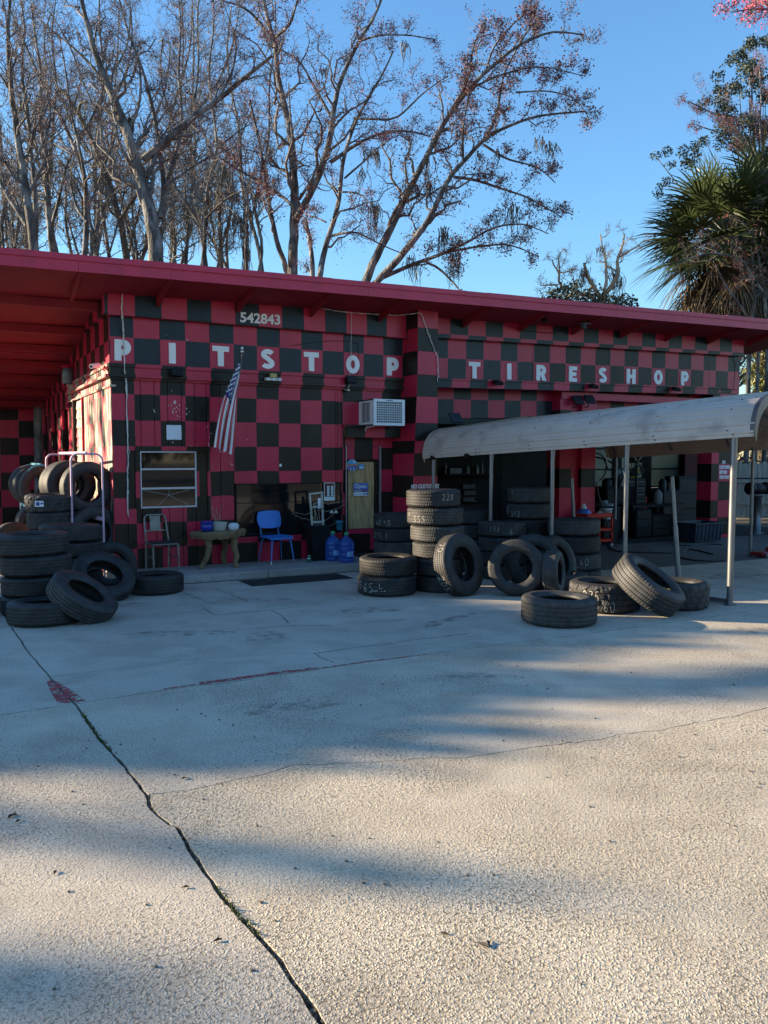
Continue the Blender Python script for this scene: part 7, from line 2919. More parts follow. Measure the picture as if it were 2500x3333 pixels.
# left group
DARKLAB = [
    ('big broken-limbed tree with dark trunk, centre of the left group', [
        L1([(850, 1460), (835, 1300), (800, 1100), (740, 880), (690, 720), (620, 540), (560, 420), (480, 180), (430, -60)], 19, 42, 9, .15, 41),
        L1([(775, 860), (880, 780), (1000, 660), (1180, 540), (1320, 420), (1470, 300)], 19, 22, 8, .15, 42),
        L1([(870, 1180), (890, 1000), (860, 800), (830, 600), (780, 400), (700, 200), (640, -20)], 19.4, 15, 4, .25, 43),
        L1([(880, 1010), (940, 900), (990, 640), (960, 400), (980, 150), (960, -50)], 19.4, 12, 3, .25, 44),
        L1([(690, 720), (760, 560), (760, 400), (740, 250)], 19, 10, 3, .3, 45),
        L1([(620, 540), (500, 350), (330, 200), (200, 100)], 19, 10, 3, .3, 46),
        L1([(1180, 540), (1250, 400), (1280, 280), (1260, 150)], 19, 7, 3, .3, 47),
        L1([(880, 1010), (1000, 930), (1100, 860), (1250, 800)], 19.4, 8, 3, .3, 48)], (13, 9, 7), .26, BUD, None),
    ('pale forked tree at the far left edge of the roof', [
        L1([(190, 1400), (180, 1280), (155, 1130), (120, 900), (90, 700), (60, 500), (40, 200), (60, -60)], 20, 26, 6, .2, 51),
        L1([(150, 1220), (60, 1080), (-20, 950), (-90, 800)], 20, 17, 7, .2, 52),
        L1([(190, 1290), (195, 1050), (170, 850), (150, 600), (110, 400), (140, 150), (100, -60)], 20.3, 15, 4, .25, 53),
        L1([(180, 880), (240, 760), (280, 640), (250, 480)], 20, 8, 3, .3, 54),
        L1([(60, 500), (0, 400), (-60, 300)], 20, 8, 3, .3, 55)], (12, 9, 7), .28, BUD, None),
    ('grey vine-clad tree second from the left edge', [
        L1([(300, 1410), (270, 1250), (250, 1000), (240, 800), (210, 620), (230, 420), (190, 200), (170, 20)], 24, 20, 4, .3, 61),
        L1([(270, 1250), (320, 1080), (350, 900), (420, 780), (520, 600)], 24, 10, 3, .3, 62),
        L1([(240, 800), (140, 690), (60, 600)], 24, 7, 3, .3, 63)], (12, 9, 7), .30, None, [(270, 900, .8), (300, 1100, 1.2), (255, 800, .6)]),
    ('thin curving tree left of the big broken one', [
        L1([(455, 1420), (470, 1180), (460, 950), (400, 780), (330, 640), (250, 500), (140, 250), (60, 60)], 22, 16, 4, .25, 71),
        L1([(460, 960), (430, 800), (380, 600), (360, 400), (320, 200)], 22, 9, 3, .3, 72),
        L1([(470, 1200), (410, 1120), (380, 1000), (390, 880)], 22, 8, 3, .3, 73),
        L1([(400, 780), (500, 640), (560, 480), (580, 300)], 22, 8, 3, .3, 74)], (12, 9, 7), .30, BUD, None),
    ('mossy snapped tree leaning behind the big broken one', [
        L1([(690, 1450), (650, 1180), (560, 900), (480, 720), (420, 600), (340, 490)], 26, 19, 9, .2, 81),
        L1([(560, 900), (620, 760), (640, 600), (600, 450)], 26, 9, 3, .3, 82),
        L1([(650, 1180), (740, 1050), (800, 950), (900, 860), (1040, 800)], 26, 9, 3, .3, 83),
        L1([(420, 620), (430, 560), (470, 545)], 26, 9, 5, .1, 84)], (11, 9, 6), .34, None, [(390, 560, .8), (430, 620, .7), (560, 900, 1.0), (600, 1000, 1.2), (330, 480, .5)]),
    ('slim tree with hanging moss right of the big broken one', [
        L1([(1100, 1470), (1110, 1200), (1115, 1000), (1180, 820), (1150, 600), (1120, 380), (1160, 150), (1150, -40)], 25, 12, 3, .25, 91),
        L1([(1110, 1180), (1230, 1060), (1340, 1020), (1420, 1010)], 25, 7, 2, .25, 92),
        L1([(1115, 1000), (1010, 900), (960, 780)], 25, 6, 2, .25, 93),
        L1([(1170, 800), (1300, 700), (1400, 640)], 25, 6, 2, .25, 94)], (12, 9, 6), .32, BUD, [(1175, 1030, 1.6), (1190, 1100, 1.6), (1270, 1040, .8), (1350, 1020, .8), (1400, 1015, .9), (1120, 1060, 1.4), (1240, 1000, .6)]),
    ('moss-draped dead tree standing just left of the pale maple', [
        L1([(1330, 1500), (1330, 1350), (1325, 1200), (1345, 1080), (1310, 960), (1290, 820)], 23, 9, 4, .15, 101),
        L1([(1325, 1220), (1270, 1150), (1220, 1110)], 23, 5, 2, .2, 102),
        L1([(1345, 1080), (1400, 1040), (1440, 990)], 23, 5, 2, .2, 103)], (9, 6, 4), .35, None, [(1325, 1150, 1.8), (1330, 1220, 1.6), (1345, 1130, 1.2), (1300, 1180, 1.0), (1390, 1050, .7), (1270, 1160, .9), (1330, 1320, 1.3)]),
    ('thicket tree with many stems low behind the roof', [
        L1([(740, 1450), (850, 1200), (890, 1040), (940, 880), (1040, 700)], 28, 12, 4, .3, 111),
        L1([(600, 1440), (560, 1200), (540, 1000), (480, 860)], 28, 11, 4, .3, 112),
        L1([(1000, 1450), (1020, 1200), (990, 1000), (1020, 830)], 28, 11, 4, .3, 113),
        L1([(400, 1440), (350, 1200), (360, 1000), (320, 860)], 28, 10, 4, .3, 114),
        L1([(1230, 1470), (1220, 1280), (1260, 1100), (1250, 950)], 28, 9, 3, .3, 115),
        L1([(100, 1440), (60, 1200), (80, 1000)], 28, 10, 4, .3, 116)], (12, 9, 7), .42, None, [(1000, 1100, 1.5), (560, 1100, 1.2), (700, 1200, 1.2), (860, 1230, 1.1)]),
    ('distant grey tree filling the gap above the porch', [
        L1([(520, 1430), (530, 1150), (560, 850), (540, 600), (560, 350), (530, 100), (540, -60)], 31, 12, 4, .3, 121),
        L1([(530, 1150), (680, 950), (800, 700), (900, 500), (920, 250)], 31, 9, 3, .3, 122),
        L1([(540, 900), (400, 700), (300, 450), (260, 250)], 31, 9, 3, .3, 123),
        L1([(560, 600), (680, 420), (720, 200), (700, 0)], 31, 8, 3, .3, 124),
        L1([(680, 950), (900, 800), (1050, 620), (1100, 450)], 31, 8, 3, .3, 125)], (12, 9, 7), .32, BUD, None),
    ('far thin tree between the dark trunk and pale maple', [
        L1([(1000, 1470), (1020, 1150), (1060, 850), (1040, 600), (1080, 350), (1060, 100), (1080, -60)], 33, 10, 4, .3, 131),
        L1([(1020, 1150), (1150, 950), (1300, 750), (1380, 550)], 33, 8, 3, .3, 132),
        L1([(1060, 850), (920, 650), (860, 400), (880, 200)], 33, 8, 3, .3, 133),
        L1([(1050, 620), (1180, 450), (1260, 250), (1290, 50)], 33, 8, 3, .3, 134)], (12, 9, 7), .32, BUD, None),
]
for i, (lab, limbs, twc, l1, bm, ms) in enumerate(DARKLAB):
    mossl = M1(ms, {2: 24, 4: 26, 5: 25, 6: 23, 7: 28}[i]) if ms else None
    build_tree('bare_tree', lab, limbs, 40 + i, twc, l1, bm, 1, .026, .05, tip_share=.28, bark=MOSSY if i in (4,) else BARK, moss=mossl, group='bare trees behind the shop')

rgt = np.random.default_rng(17)
FARL = ['bare grey tree far behind the roof corner, first from the left', 'bare grey tree far behind the left trunks, second from the left', 'bare grey tree far behind the number sign side, third from the left',
        'bare grey tree far behind the dark broken trunk', 'bare grey tree far behind the mossy dead snag', 'bare grey tree far behind the pale maple trunk', 'low bare thicket tree far behind the porch roof', 'low bare thicket tree far behind the left wall',
        'low tangled thicket tree behind the thin curving tree', 'low tangled thicket tree left of the pale maple', 'low tangled thicket tree at the left picture edge', 'low tangled thicket tree behind the number sign']
for i, x0 in enumerate((20, 190, 330, 470, 640, 850, 110, 560, 300, 730, 0, 420)):
    low = i > 5
    lim = []
    for j in range(2 if not low else 4):
        x = x0 + rgt.normal() * 25
        p = [(x, 940)]
        dx = rgt.normal() * 26
        for y in np.arange(800, 480 if low else -90, -130):
            x += dx + rgt.normal() * 22
            p.append((x, y + rgt.normal() * 15))
        lim.append(px_limb(p, (33 if i < 8 else 17) + i * .9 + rgt.random() * 2, 7 - j, 2, lambda a, b: (a, b), None, .3, 400 + i * 10 + j))
    build_tree('bare_tree', FARL[i], lim, 140 + i, (11, 8, 6) if not low else (17, 10, 6), .30 if not low else .45, None, 1, .025, .05, group='bare trees behind the shop',
               moss=[(lim[0][0][k] + np.array([0, 0, 0]), 1.3) for k in (5, 8, 10)] if i in (3, 4, 7, 8, 9) else None)

# pale dead tree and the dark shrub below it
def L3(pts, d, r0, r1, dj=.15, s=0):
    return px_limb(pts, d, r0, r1, t3, None, dj, s)


build_tree('dead_tree', 'pale dead tree with lopped crooked limbs over the right roof', [
    L3([(530, 2020), (530, 1930), (590, 1870), (635, 1780), (620, 1730), (625, 1690), (660, 1600), (668, 1530)], 24, 19, 5, .1, 201),
    L3([(510, 1950), (470, 1880), (420, 1800), (405, 1720)], 24, 17, 8, .1, 202),
    L3([(525, 1930), (555, 1850), (545, 1700), (520, 1600), (510, 1530)], 24, 11, 3, .1, 203),
    L3([(625, 1690), (690, 1650), (770, 1600), (800, 1570)], 24, 7, 3, .1, 204),
    L3([(480, 1960), (380, 1920), (280, 1880), (235, 1860), (245, 1780), (205, 1740), (195, 1700)], 24, 14, 4, .1, 205),
    L3([(235, 1865), (180, 1865), (120, 1870)], 24, 7, 3, .1, 206),
    L3([(245, 1790), (240, 1720), (240, 1670)], 24, 6, 3, .1, 207),
    L3([(250, 1785), (300, 1780), (335, 1765)], 24, 5, 2, .1, 208)],
    61, (16, 6, 5), .42, None, bark=PALEBARK, twigm=mat('pale_twig', (.26, .22, .16), .85, var=.2), up=.1, moss=[(np.array(at(*t3(x, y), 24)), l) for x, y, l in ((590, 1800, .6), (620, 1760, .5), (420, 1760, .6), (640, 1820, .7), (520, 1620, .4), (400, 1800, .5), (560, 1940, .3))], cat='tree')


def clump(rng, centers, radii, n, size):
    """leaf faces filling ellipsoids, denser towards their skin"""
    V, F = [], []
    o = 0
    for c, r in zip(centers, radii):
        m = max(6, int(n * r * r))
        d = rng.normal(size=(m, 3))
        d /= np.linalg.norm(d, axis=1, keepdims=True)
        rr_ = rng.random((m, 1)) ** .45
        pts = np.array(c) + d * rr_ * r * np.array([1, 1, .8])
        v, f = leaves(rng, pts, 1, .02, size)
        V.append(v)
        F.append(f + o)
        o += len(v)
    return np.concatenate(V), np.concatenate(F)


def leafy_tree(name, label, base, trunk_h, centers, radii, n, size, m, seed, bark=BARK, rt=.16, cat='tree', group=None, trunk=True):
    rg = np.random.default_rng(seed)
    g = thing(name, base, label, cat, group)
    b = np.array(base, float)
    cen = np.array(centers, float)
    if trunk:
        top = b + np.array([0, 0, trunk_h])
        P = resample([b, b + (top - b) * .5 + np.array([.08, 0, 0]), top], 8)
        np_mesh('trunk', [tubes(P[None], np.linspace(rt, rt * .6, 8)[None], 9)], bark, g)
        sel = cen if len(cen) < 26 else cen[rg.choice(len(cen), 26, False)]
        Ps = np.stack([resample([top, top * .5 + c * .5 + rg.normal(size=3) * .25, c], 7) for c in sel])
        Rs = np.repeat(np.linspace(rt * .4, .012, 7)[None], len(sel), 0)
        bo = np_mesh('branches', [tubes(Ps, Rs, 5)], bark, g)
        bo['kind'] = 'stuff'
    fo = np_mesh('crown', [clump(rg, centers, radii, n, size)], m, g, False)
    fo['kind'] = 'stuff'
    return g


rg_ = np.random.default_rng(5)
cs, rs = [], []
for x, y, r in ((180, 1960, .32), (240, 1930, .38), (320, 1930, .42), (340, 1880, .28), (300, 1990, .4), (420, 1960, .36), (470, 1920, .30), (560, 1990, .36), (620, 1975, .34), (680, 1985, .34), (700, 2020, .3), (400, 2010, .4), (200, 2010, .4), (510, 2010, .4), (620, 2030, .4)):
    cs.append(at(*t3(x, y), 23 + rg_.normal() * .5))
    rs.append(r)
leafy_tree('evergreen_shrub', 'dark evergreen shrub below the pale dead tree', (cs[4].x, cs[4].y, 0), 3.6, cs, rs, 1100, .06, LEAFG, 71)

# ------------------------------------------------------------------ palm
def palm(name, label, top, trunk_r, nfr, seed, rad_f, group=None, dead=26, tilt=(0, 0)):
    rg = np.random.default_rng(seed)
    g = thing(name, (top[0], top[1], 0), label, 'palm')
    top = np.array(top, float)
    P = np.stack([np.full(12, top[0]), np.full(12, top[1]), np.linspace(0, top[2], 12)], 1)
    np_mesh('trunk', [tubes(P[None], (trunk_r * np.array([1.15, 1.05, 1, 1, .97, 1, 1, .98, 1, 1, .95, .7]))[None], 14)], MOSSY, g)
    # old leaf bases crossing on the trunk
    bt = []
    for k in range(90):
        a, z = rg.uniform(0, TAU), rg.uniform(top[2] * .45, top[2] * .98)
        p = np.array([top[0] + trunk_r * .95 * math.cos(a), top[1] + trunk_r * .95 * math.sin(a), z])
        o = np.array([math.cos(a), math.sin(a), .9]) * .26
        bt.append(np.stack([p, p + o * .5, p + o + np.array([0, 0, .05])]))
    bo = np_mesh('leaf_bases', [tubes(np.stack(bt), np.repeat(np.array([[.045, .035, .015]]), len(bt), 0), 5)], PALMD, g)
    bo['kind'] = 'stuff'

    def frond(dirv, pet, fl, dead_, side_roll):
        d = dirv / np.linalg.norm(dirv)
        s = np.cross(d, [0, 0, 1.])
        s /= np.linalg.norm(s) + 1e-9
        u = np.cross(s, d)
        s2 = s * math.cos(side_roll) + u * math.sin(side_roll)
        u2 = np.cross(s2, d)
        base = top + d * .12
        sag = np.array([0, 0, -1.]) * pet * (.12 if not dead_ else .35)
        tipp = base + d * pet + sag
        pp = np.stack([base, base + d * pet * .5 + sag * .25, tipp])
        pv, pf = tubes(pp[None], np.array([[.028, .020, .014]]), 5)
        VV, FF = [], []
        nl = 30
        o = 0
        for k in range(nl):
            ph = -1.95 + 3.9 * k / (nl - 1)
            ld = d * math.cos(ph) + s2 * math.sin(ph)
            ln = fl * (1.0 - .28 * (abs(ph) / 1.95) ** 2) * rg.uniform(.9, 1.06)
            droop = np.array([0, 0, -1.])
            curl = rg.uniform(.10, .26) if not dead_ else rg.uniform(.35, .75)
            t = np.array([0, .35, .7, 1.0])
            c = tipp + ld[None] * (ln * t)[:, None] + droop[None] * (ln * curl * t ** 2.3)[:, None] + u2[None] * (.10 * ln * np.cos(ph) * t * (1 - t))[:, None]
            c += rg.normal(size=3) * .01 * t[:, None]
            wv = np.array([.010, .037, .025, .002])[:, None] * (1 if not dead_ else .8)
            sd_ = np.cross(ld, u2 + rg.normal(size=3) * .25)
            sd_ /= np.linalg.norm(sd_) + 1e-9
            VV.append(np.concatenate([c - sd_ * wv, c + sd_ * wv]))
            FF += [[o + i, o + i + 1, o + 4 + i + 1, o + 4 + i] for i in range(3)]
            o += 8
        np_mesh('dead_frond' if dead_ else 'frond', [(pv, pf), (np.concatenate(VV), np.array(FF))], PALMD if dead_ else PALMG, g, False)

    for k in range(nfr):
        el = math.asin(1 - 1.55 * (k + .5) / nfr)
        a = k * 2.39996 + rg.uniform(-.25, .25)
        dv = np.array([math.cos(a) * math.cos(el), math.sin(a) * math.cos(el), math.sin(el)])
        frond(dv, rad_f * rg.uniform(.42, .60), rad_f * rg.uniform(.50, .62), False, rg.uniform(-.5, .5))
    for k in range(dead):
        a = k * 2.39996 + .7
        el = rg.uniform(-1.35, -.55)
        dv = np.array([math.cos(a) * math.cos(el), math.sin(a) * math.cos(el), math.sin(el)])
        frond(dv, rad_f * rg.uniform(.35, .6), rad_f * rg.uniform(.4, .6), True, rg.uniform(-1, 1))
    return g


pt = at(2372, 770, 27)
palm('palm_tree', 'bushy fan palm with drooping dead fronds over the right roof end', (pt.x, pt.y, pt.z), .42, 66, 5, 2.75, dead=44)
pt = at(2505, 690, 30)
palm('palm_tree', 'second fan palm cut by the right picture edge', (pt.x, pt.y, pt.z), .34, 32, 6, 3.0, dead=30)

# bare vines and dead branches tangled over the palms
build_tree('vine_tangle', 'grey leafless vine tangle hanging over the right palm', [
    px_limb([(2440, 1090), (2460, 950), (2430, 840), (2300, 820), (2200, 860)], 25.5, 7, 2, mk_ := (lambda x, y: (x, y)), None, .2, 301),
    px_limb([(2500, 1060), (2480, 900), (2450, 740), (2380, 700)], 25.5, 6, 2, mk_, None, .2, 302),
    px_limb([(2470, 1080), (2400, 980), (2360, 930), (2330, 860)], 25.5, 5, 2, mk_, None, .2, 303),
    px_limb([(2510, 980), (2430, 880), (2380, 840), (2300, 760)], 25.5, 5, 2, mk_, None, .2, 304),
    px_limb([(2520, 900), (2470, 800), (2490, 700), (2460, 620)], 25.5, 5, 2, mk_, None, .2, 305)],
    77, (13, 6, 5), .36, BUD, 1, .03, .04, up=.1, cat='vine', tip_share=.5)


# evergreen behind the palms, red maple tip, sunlit tree at the edge
def px_clumps(lst, depth, seed, dj=.6):
    rg = np.random.default_rng(seed)
    cs, rs = [], []
    for x, y, r in lst:
        cs.append(at(x, y, depth + rg.normal() * dj))
        rs.append(r)
    return cs, rs


lst = []
rg_ = np.random.default_rng(8)
for (x0, y0), (x1, y1), n, r in (((2150, 530), (2260, 510), 6, .28), ((2230, 500), (2330, 480), 6, .28), ((2140, 600), (2190, 640), 4, .22), ((2290, 350), (2380, 330), 8, .32), ((2320, 260), (2420, 310), 9, .30), ((2380, 180), (2440, 240), 7, .28),
                                 ((2420, 150), (2500, 130), 8, .28), ((2450, 220), (2520, 330), 10, .4), ((2400, 380), (2520, 430), 12, .42), ((2360, 440), (2500, 500), 12, .40), ((2440, 560), (2520, 620), 6, .4)):
    for k in range(n):
        t = (k + .5) / n
        lst.append((x0 + (x1 - x0) * t + rg_.normal() * 14, y0 + (y1 - y0) * t + rg_.normal() * 14, r * rg_.uniform(.6, 1.1)))
for k in range(70):
    lst.append((2380 + abs(rg_.normal()) * 90, rg_.uniform(560, 1250), rg_.uniform(.3, .5)))
cs, rs = px_clumps(lst, 34, 9)
rs = [r * 1.25 for r in rs]
b0x = at(2480, 1000, 34)
leafy_tree('evergreen_tree', 'tall dark evergreen rising behind the palms', (b0x.x, b0x.y, 0), 8.5, cs, rs, 1000, .062, LEAFG, 72, rt=.2)
build_tree('red_maple', 'reddish budding twigs reaching in before the dark evergreen', [
    px_limb([(2520, 700), (2480, 520), (2430, 450), (2350, 380), (2280, 350), (2240, 330)], 30, 6, 1.5, mk_, None, .2, 311),
    px_limb([(2480, 540), (2400, 440), (2330, 430), (2250, 400)], 30, 4, 1.5, mk_, None, .2, 312),
    px_limb([(2500, 560), (2470, 420), (2480, 300), (2470, 200)], 30, 4, 1.5, mk_, None, .2, 313)],
    78, (12, 8, 6), .34, BUD, 2, .03, .06, tip_share=.6)
build_tree('red_maple', 'pink flowering maple twigs in the top right corner', [
    px_limb([(2680, 120), (2600, 60), (2520, 30), (2440, 30), (2380, 40)], 20, 7, 1.5, mk_, None, .2, 321),
    px_limb([(2600, 60), (2540, -10), (2460, -60), (2390, -80)], 20, 5, 1.5, mk_, None, .2, 322),
    px_limb([(2540, 40), (2480, 10), (2420, -20)], 20, 4, 1.5, mk_, None, .2, 323)],
    79, (14, 8, 6), .30, PINKBUD, 2, .035, .06, tip_share=.7)
lst = [(2490 + rg_.normal() * 22, y, rg_.uniform(.3, .6)) for y in np.linspace(1105, 1300, 26)] + [(2560 + rg_.normal() * 40, y, rg_.uniform(.4, .8)) for y in np.linspace(1000, 1400, 26)]
cs, rs = px_clumps(lst, 30, 10)
b0x = at(2560, 1400, 30)
leafy_tree('sunlit_tree', 'yellow-green sunlit tree at the right edge beyond the pier', (b0x.x, b0x.y, 0), 3.5, cs, rs, 420, .09, LEAFY, 73)

# ------------------------------------------------------------------ fences and brush right of the shop
fw = thing('wooden_fence', (19.5, 4.2, 0), 'weathered grey board fence outside the right pier', 'fence')
fdir = (Vector((25.0, 1.0, 0)) - Vector((16.6, 5.4, 0))).normalized()
fp0 = Vector((16.9, 5.25, 0))
fn = Vector((fdir.y, -fdir.x, 0))
for k in range(58):
    p = fp0 + fdir * k * .150
    mb = MB()
    hgt = 1.72 + random.uniform(-.05, .05)
    a, b = p + fdir * .006, p + fdir * (.145 + random.uniform(-.006, 0))
    th = fn * .018
    z0 = .03
    mid = (a + b) / 2
    v = []
    for q in (a, b):
        for s in (-1, 1):
            v += [q + th * s + Vector((0, 0, z0)), q + th * s + Vector((0, 0, hgt - .04))]
    v += [mid + th * -1 + Vector((0, 0, hgt)), mid + th + Vector((0, 0, hgt))]
    mb.add(v, [(0, 4, 5, 8, 1), (2, 3, 9, 7, 6), (0, 1, 3, 2), (4, 6, 7, 5), (1, 8, 9, 3), (8, 5, 7, 9), (0, 2, 6, 4)])
    mb.build('fence_board', FENCEW, fw)
for z in (.45, 1.12):
    mb = MB()
    a, b = fp0 + fn * .05, fp0 + fdir * 8.7 + fn * .05
    mb.bar(a + Vector((0, 0, z)), b + Vector((0, 0, z)), .06, .10)
    mb.build('fence_rail', FENCEW, fw)
cf = thing('chain_link_fence', (18.6, 3.2, 0), 'rusty chain-link fence before the board fence', 'fence')
cp0 = Vector((16.4, 4.3, 0))
mb = MB()
n = 90
Lc = 8.5
for k in range(n):
    for s in (-1, 1):
        x0 = k * Lc / n
        x1 = x0 + s * 1.15
        a, b = cp0 + fdir * x0 + Vector((0, 0, .05)), cp0 + fdir * x1 + Vector((0, 0, 1.2))
        mb.tube([a, b], .0035, 3, cap=False)
tag(mb.build('wire_mesh', STEEL, cf), kind='stuff')
for k in range(4):
    mb = MB()
    p = cp0 + fdir * (.3 + k * 2.6)
    mb.tube([p, p + Vector((0, 0, 1.27))], .024, 8)
    mb.build('fence_post', STEEL, cf)
mb = MB()
mb.tube([cp0 + Vector((0, 0, 1.23)), cp0 + fdir * Lc + Vector((0, 0, 1.23))], .02, 8)
mb.build('top_rail', DKMETAL, cf)
# tangled bare brush over the fence
build_tree('brush_tree', 'gnarled bare tree leaning over the board fence', [
    (resample([(19.6, 5.5, .4), (19.5, 5.4, 1.3), (19.7, 5.3, 2.1), (19.2, 5.2, 2.8), (19.4, 5.4, 3.5)], 10), np.linspace(.16, .05, 10)),
    (resample([(19.5, 5.4, 1.2), (18.9, 5.0, 1.7), (18.3, 4.8, 1.95)], 8), np.linspace(.09, .03, 8)),
    (resample([(19.6, 5.3, 1.8), (20.3, 4.8, 2.2), (20.9, 4.5, 2.1)], 8), np.linspace(.08, .03, 8)),
    (resample([(19.55, 5.4, 1.4), (19.2, 4.9, 1.0), (19.0, 4.6, .8)], 8), np.linspace(.06, .03, 8))],
    81, (22, 8, 5), .55, None, up=.0, bark=BARK)
cs = [(18.5 + i * .55 + rg_.normal() * .3, 7.0 - i * .25, 1.2 + rg_.random() * 2.2) for i in range(24)]
leafy_tree('brush_hedge', 'dim green brush behind the board fence', (21, 6.5, 0), 1.0, cs, [.7] * 24, 160, .09, LEAFO, 82, cat='hedge', trunk=False)

# ------------------------------------------------------------------ trees west of the lot; the low sun shines between them
SUNDIR = np.array(SUN_V)


def toward_sun(x, y, z, dist):
    return np.array([x, y, z]) + SUNDIR * dist


def shade(lst, dist, n, size, m, name, label, seed, group='trees along the west side of the lot', beside=None):
    rg = np.random.default_rng(seed)
    cs, rs = [], []
    for x, y, z, r in lst:
        c = toward_sun(x, y, z, dist + rg.uniform(-1.5, 1.5) * (0 if beside else 1))
        cs.append(c)
        rs.append(r)
    ctr = np.mean(cs, 0)
    if beside:
        # trunk to one side, limbs reaching over from above
        b = ctr + np.array([.593, .805, 0]) * beside
        return leafy_tree(name, label, (float(b[0]), float(b[1]), 0), float(max(c[2] for c in cs)) + .9, cs, rs, n, size, m, seed, rt=.2, group=group)
    return leafy_tree(name, label, (float(ctr[0]), float(ctr[1]), 0), max(1.0, float(min(c[2] for c in cs)) * .8), cs, rs, n, size, m, seed, rt=.2, group=group)


sh_main = []
rs_ = np.random.default_rng(4)


def inpoly(x, y, P):
    c = False
    n = len(P)
    for i in range(n):
        x0, y0 = P[i]
        x1, y1 = P[(i + 1) % n]
        if (y0 > y) != (y1 > y) and x < (x1 - x0) * (y - y0) / (y1 - y0) + x0:
            c = not c
    return c


A_ = [(-4.5, -1.0), (-4.5, -7.2), (-2.45, -7.4), (-1.78, -7.95), (-1.22, -8.2), (-.42, -8.2), (.12, -8.0), (.93, -7.2), (.85, -6.5), (2.0, -6.7), (3.0, -6.9), (3.3, -6.6), (3.0, -5.3), (2.45, -3.9), (2.3, -3.0), (2.3, -1.0)]
for x in np.arange(-4.6, 3.6, .55):
    for y in np.arange(-8.6, -.8, .55):
        if inpoly(x, y, A_):
            sh_main.append((x + rs_.normal() * .08, y + rs_.normal() * .08, 0.0, .42))
shade(sh_main, 24, 330, .17, LEAFO, 'live_oak', 'dense evergreen oak standing west of the lot', 91)

# soft, patchy shade farther out on the lot comes from thinner crowns farther away
B_ = [(-1.5, -9.55, 0, .26), (-1.2, -9.75, 0, .22), (-1.7, -9.35, 0, .22), (-1.0, -9.95, 0, .2), (-2.3, -8.7, 0, .26), (-2.5, -8.5, 0, .24), (-2.15, -8.95, 0, .2), (-2.6, -9.95, 0, .22), (-2.45, -10.15, 0, .2), (-2.75, -9.8, 0, .22), (-2.8, -10.2, 0, .22)]
for t in np.linspace(0, 1, 12):
    B_.append((.9 + 3.4 * t, -7.55 - 1.35 * t + rs_.normal() * .1, 0, .36))
    B_.append((1.2 + 3.4 * t, -8.0 - 1.35 * t + rs_.normal() * .1, 0, .30))
shade(B_, 34, 62, .17, LEAFO, 'live_oak', 'thin-crowned evergreen oak farther west of the lot', 92)
# unseen hedge and oak crown, added to keep the porch and carport roof dim
hc = [(-9.6 + rs_.normal() * .3, y, z + rs_.normal() * .2, .75) for y in np.arange(-.5, 17, .8) for z in (.6, 1.5, 2.3)]
hc += [(-9.6 + rs_.normal() * .3, y, z, .55) for y in np.arange(9.5, 11.5, .45) for z in (2.8, 3.3, 3.8, 4.1)]
hc += [(-9.6 + rs_.normal() * .3, y, z, .8) for y in np.arange(11.5, 18, .8) for z in (3.0, 3.9, 4.8, 5.7, 6.5)]
leafy_tree('added_shade_hedge', 'unseen dark hedge added west of the porch to dim it', (-9.6, 8, 0), 1.0, [c[:3] for c in hc], [c[3] for c in hc], 170, .13, LEAFG, 93, cat='hedge', trunk=False)
carport_shade = []
for s in np.linspace(-.3, 6.0, 14):
    for u in (.0, .5, 1.2, 2.2, 3.4):
        p = CP + CE * s + CN * u
        carport_shade.append((p.x, p.y, 2.62 if u else 2.2, .36 if u else .28))
for s in (1.5, 2.75, 3.95):
    p = CP + CE * s
    carport_shade += [(p.x, p.y, z, .24) for z in (.4, .8, 1.2, 1.6)]
shade(carport_shade, 30, 260, .17, LEAFO, 'live_oak', 'unseen oak added beyond the west hedge to shade the carport', 94, beside=-4.5)  # added crown, shaped to keep the sun off carport roof and posts
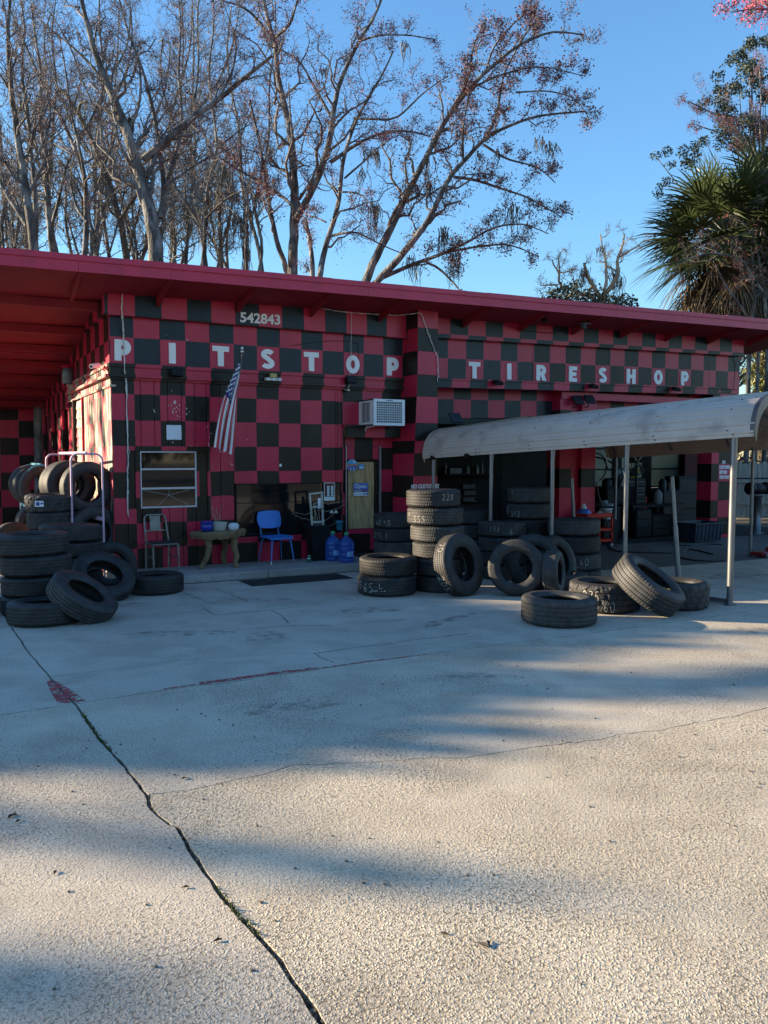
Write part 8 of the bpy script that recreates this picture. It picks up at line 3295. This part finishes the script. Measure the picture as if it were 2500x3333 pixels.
# woods across the road, behind the photographer
rg_ = np.random.default_rng(77)
cs, rs = [], []
for k in range(420):
    x = rg_.uniform(-75, 85)
    hgt = 6 + 2 * math.sin(x * .13) + 2 * math.sin(x * .37 + 1)
    cs.append((x, -46 + rg_.normal() * 3, rg_.uniform(.3, 1) * hgt))
    rs.append(rg_.uniform(1.2, 2.3))
wo = leafy_tree('far_woods', 'brown winter woods across the road', (0, -46, 0), 1, cs, rs, 36, .42, WOODSB, 95, cat='woods', trunk=False)
wo['kind'] = 'stuff'

# old nest caught in the crotch of the broken tree
nc = [at(*t1(690 + rg_.normal() * 16, 690 + rg_.normal() * 25), 18.9) for k in range(9)]
nest = leafy_tree('leaf_nest', 'dark leafy nest lodged high on the big broken tree', tuple(nc[0]), .1, nc, [.13] * 9, 3600, .035, mat('nest_leaf', (.06, .04, .025), .9, var=.4), 96, cat='nest', trunk=False)
# chips where the paint has come off the wall
pcm = MB()
rc = random.Random(12)
for cx_, cz_, n_, sp_ in ((.60, 2.62, 16, .11), (.62, 2.48, 8, .09), (.80, 2.50, 6, .06), (.30, 2.55, 3, .05), (1.18, 2.12, 7, .10), (1.25, 2.45, 3, .1), (-.1, 2.0, 3, .2), (1.52, 1.75, 5, .06), (.4, 3.45, 2, .3), (2.6, 3.5, 3, .5), (1.9, 2.9, 3, .4), (.75, 2.3, 4, .3)):
    for k in range(n_):
        x, z = cx_ + rc.gauss(0, sp_ * .5), cz_ + rc.gauss(0, sp_)
        if .06 < x < .95 and z < 1.95:
            continue
        r_ = rc.uniform(.003, .011)
        yy = -.0045 if z < 3.0 else -.0525
        pts = [(x + r_ * rc.uniform(.5, 1.2) * math.cos(a), yy, z + r_ * rc.uniform(.7, 1.9) * math.sin(a)) for a in np.linspace(0, TAU, 7)[:-1]]
        pcm.add(pts, [tuple(range(6))])
pts = [(.615 + .022 * math.cos(a) * rc.uniform(.6, 1.1), -.0046, 2.70 + .035 * math.sin(a) * rc.uniform(.6, 1.1)) for a in np.linspace(0, TAU, 10)[:-1]]
pcm.add(pts, [tuple(range(9))])
tag(pcm.build('paint_chips', mat('bare_primer', (.62, .58, .55), .8), BL), kind='stuff')
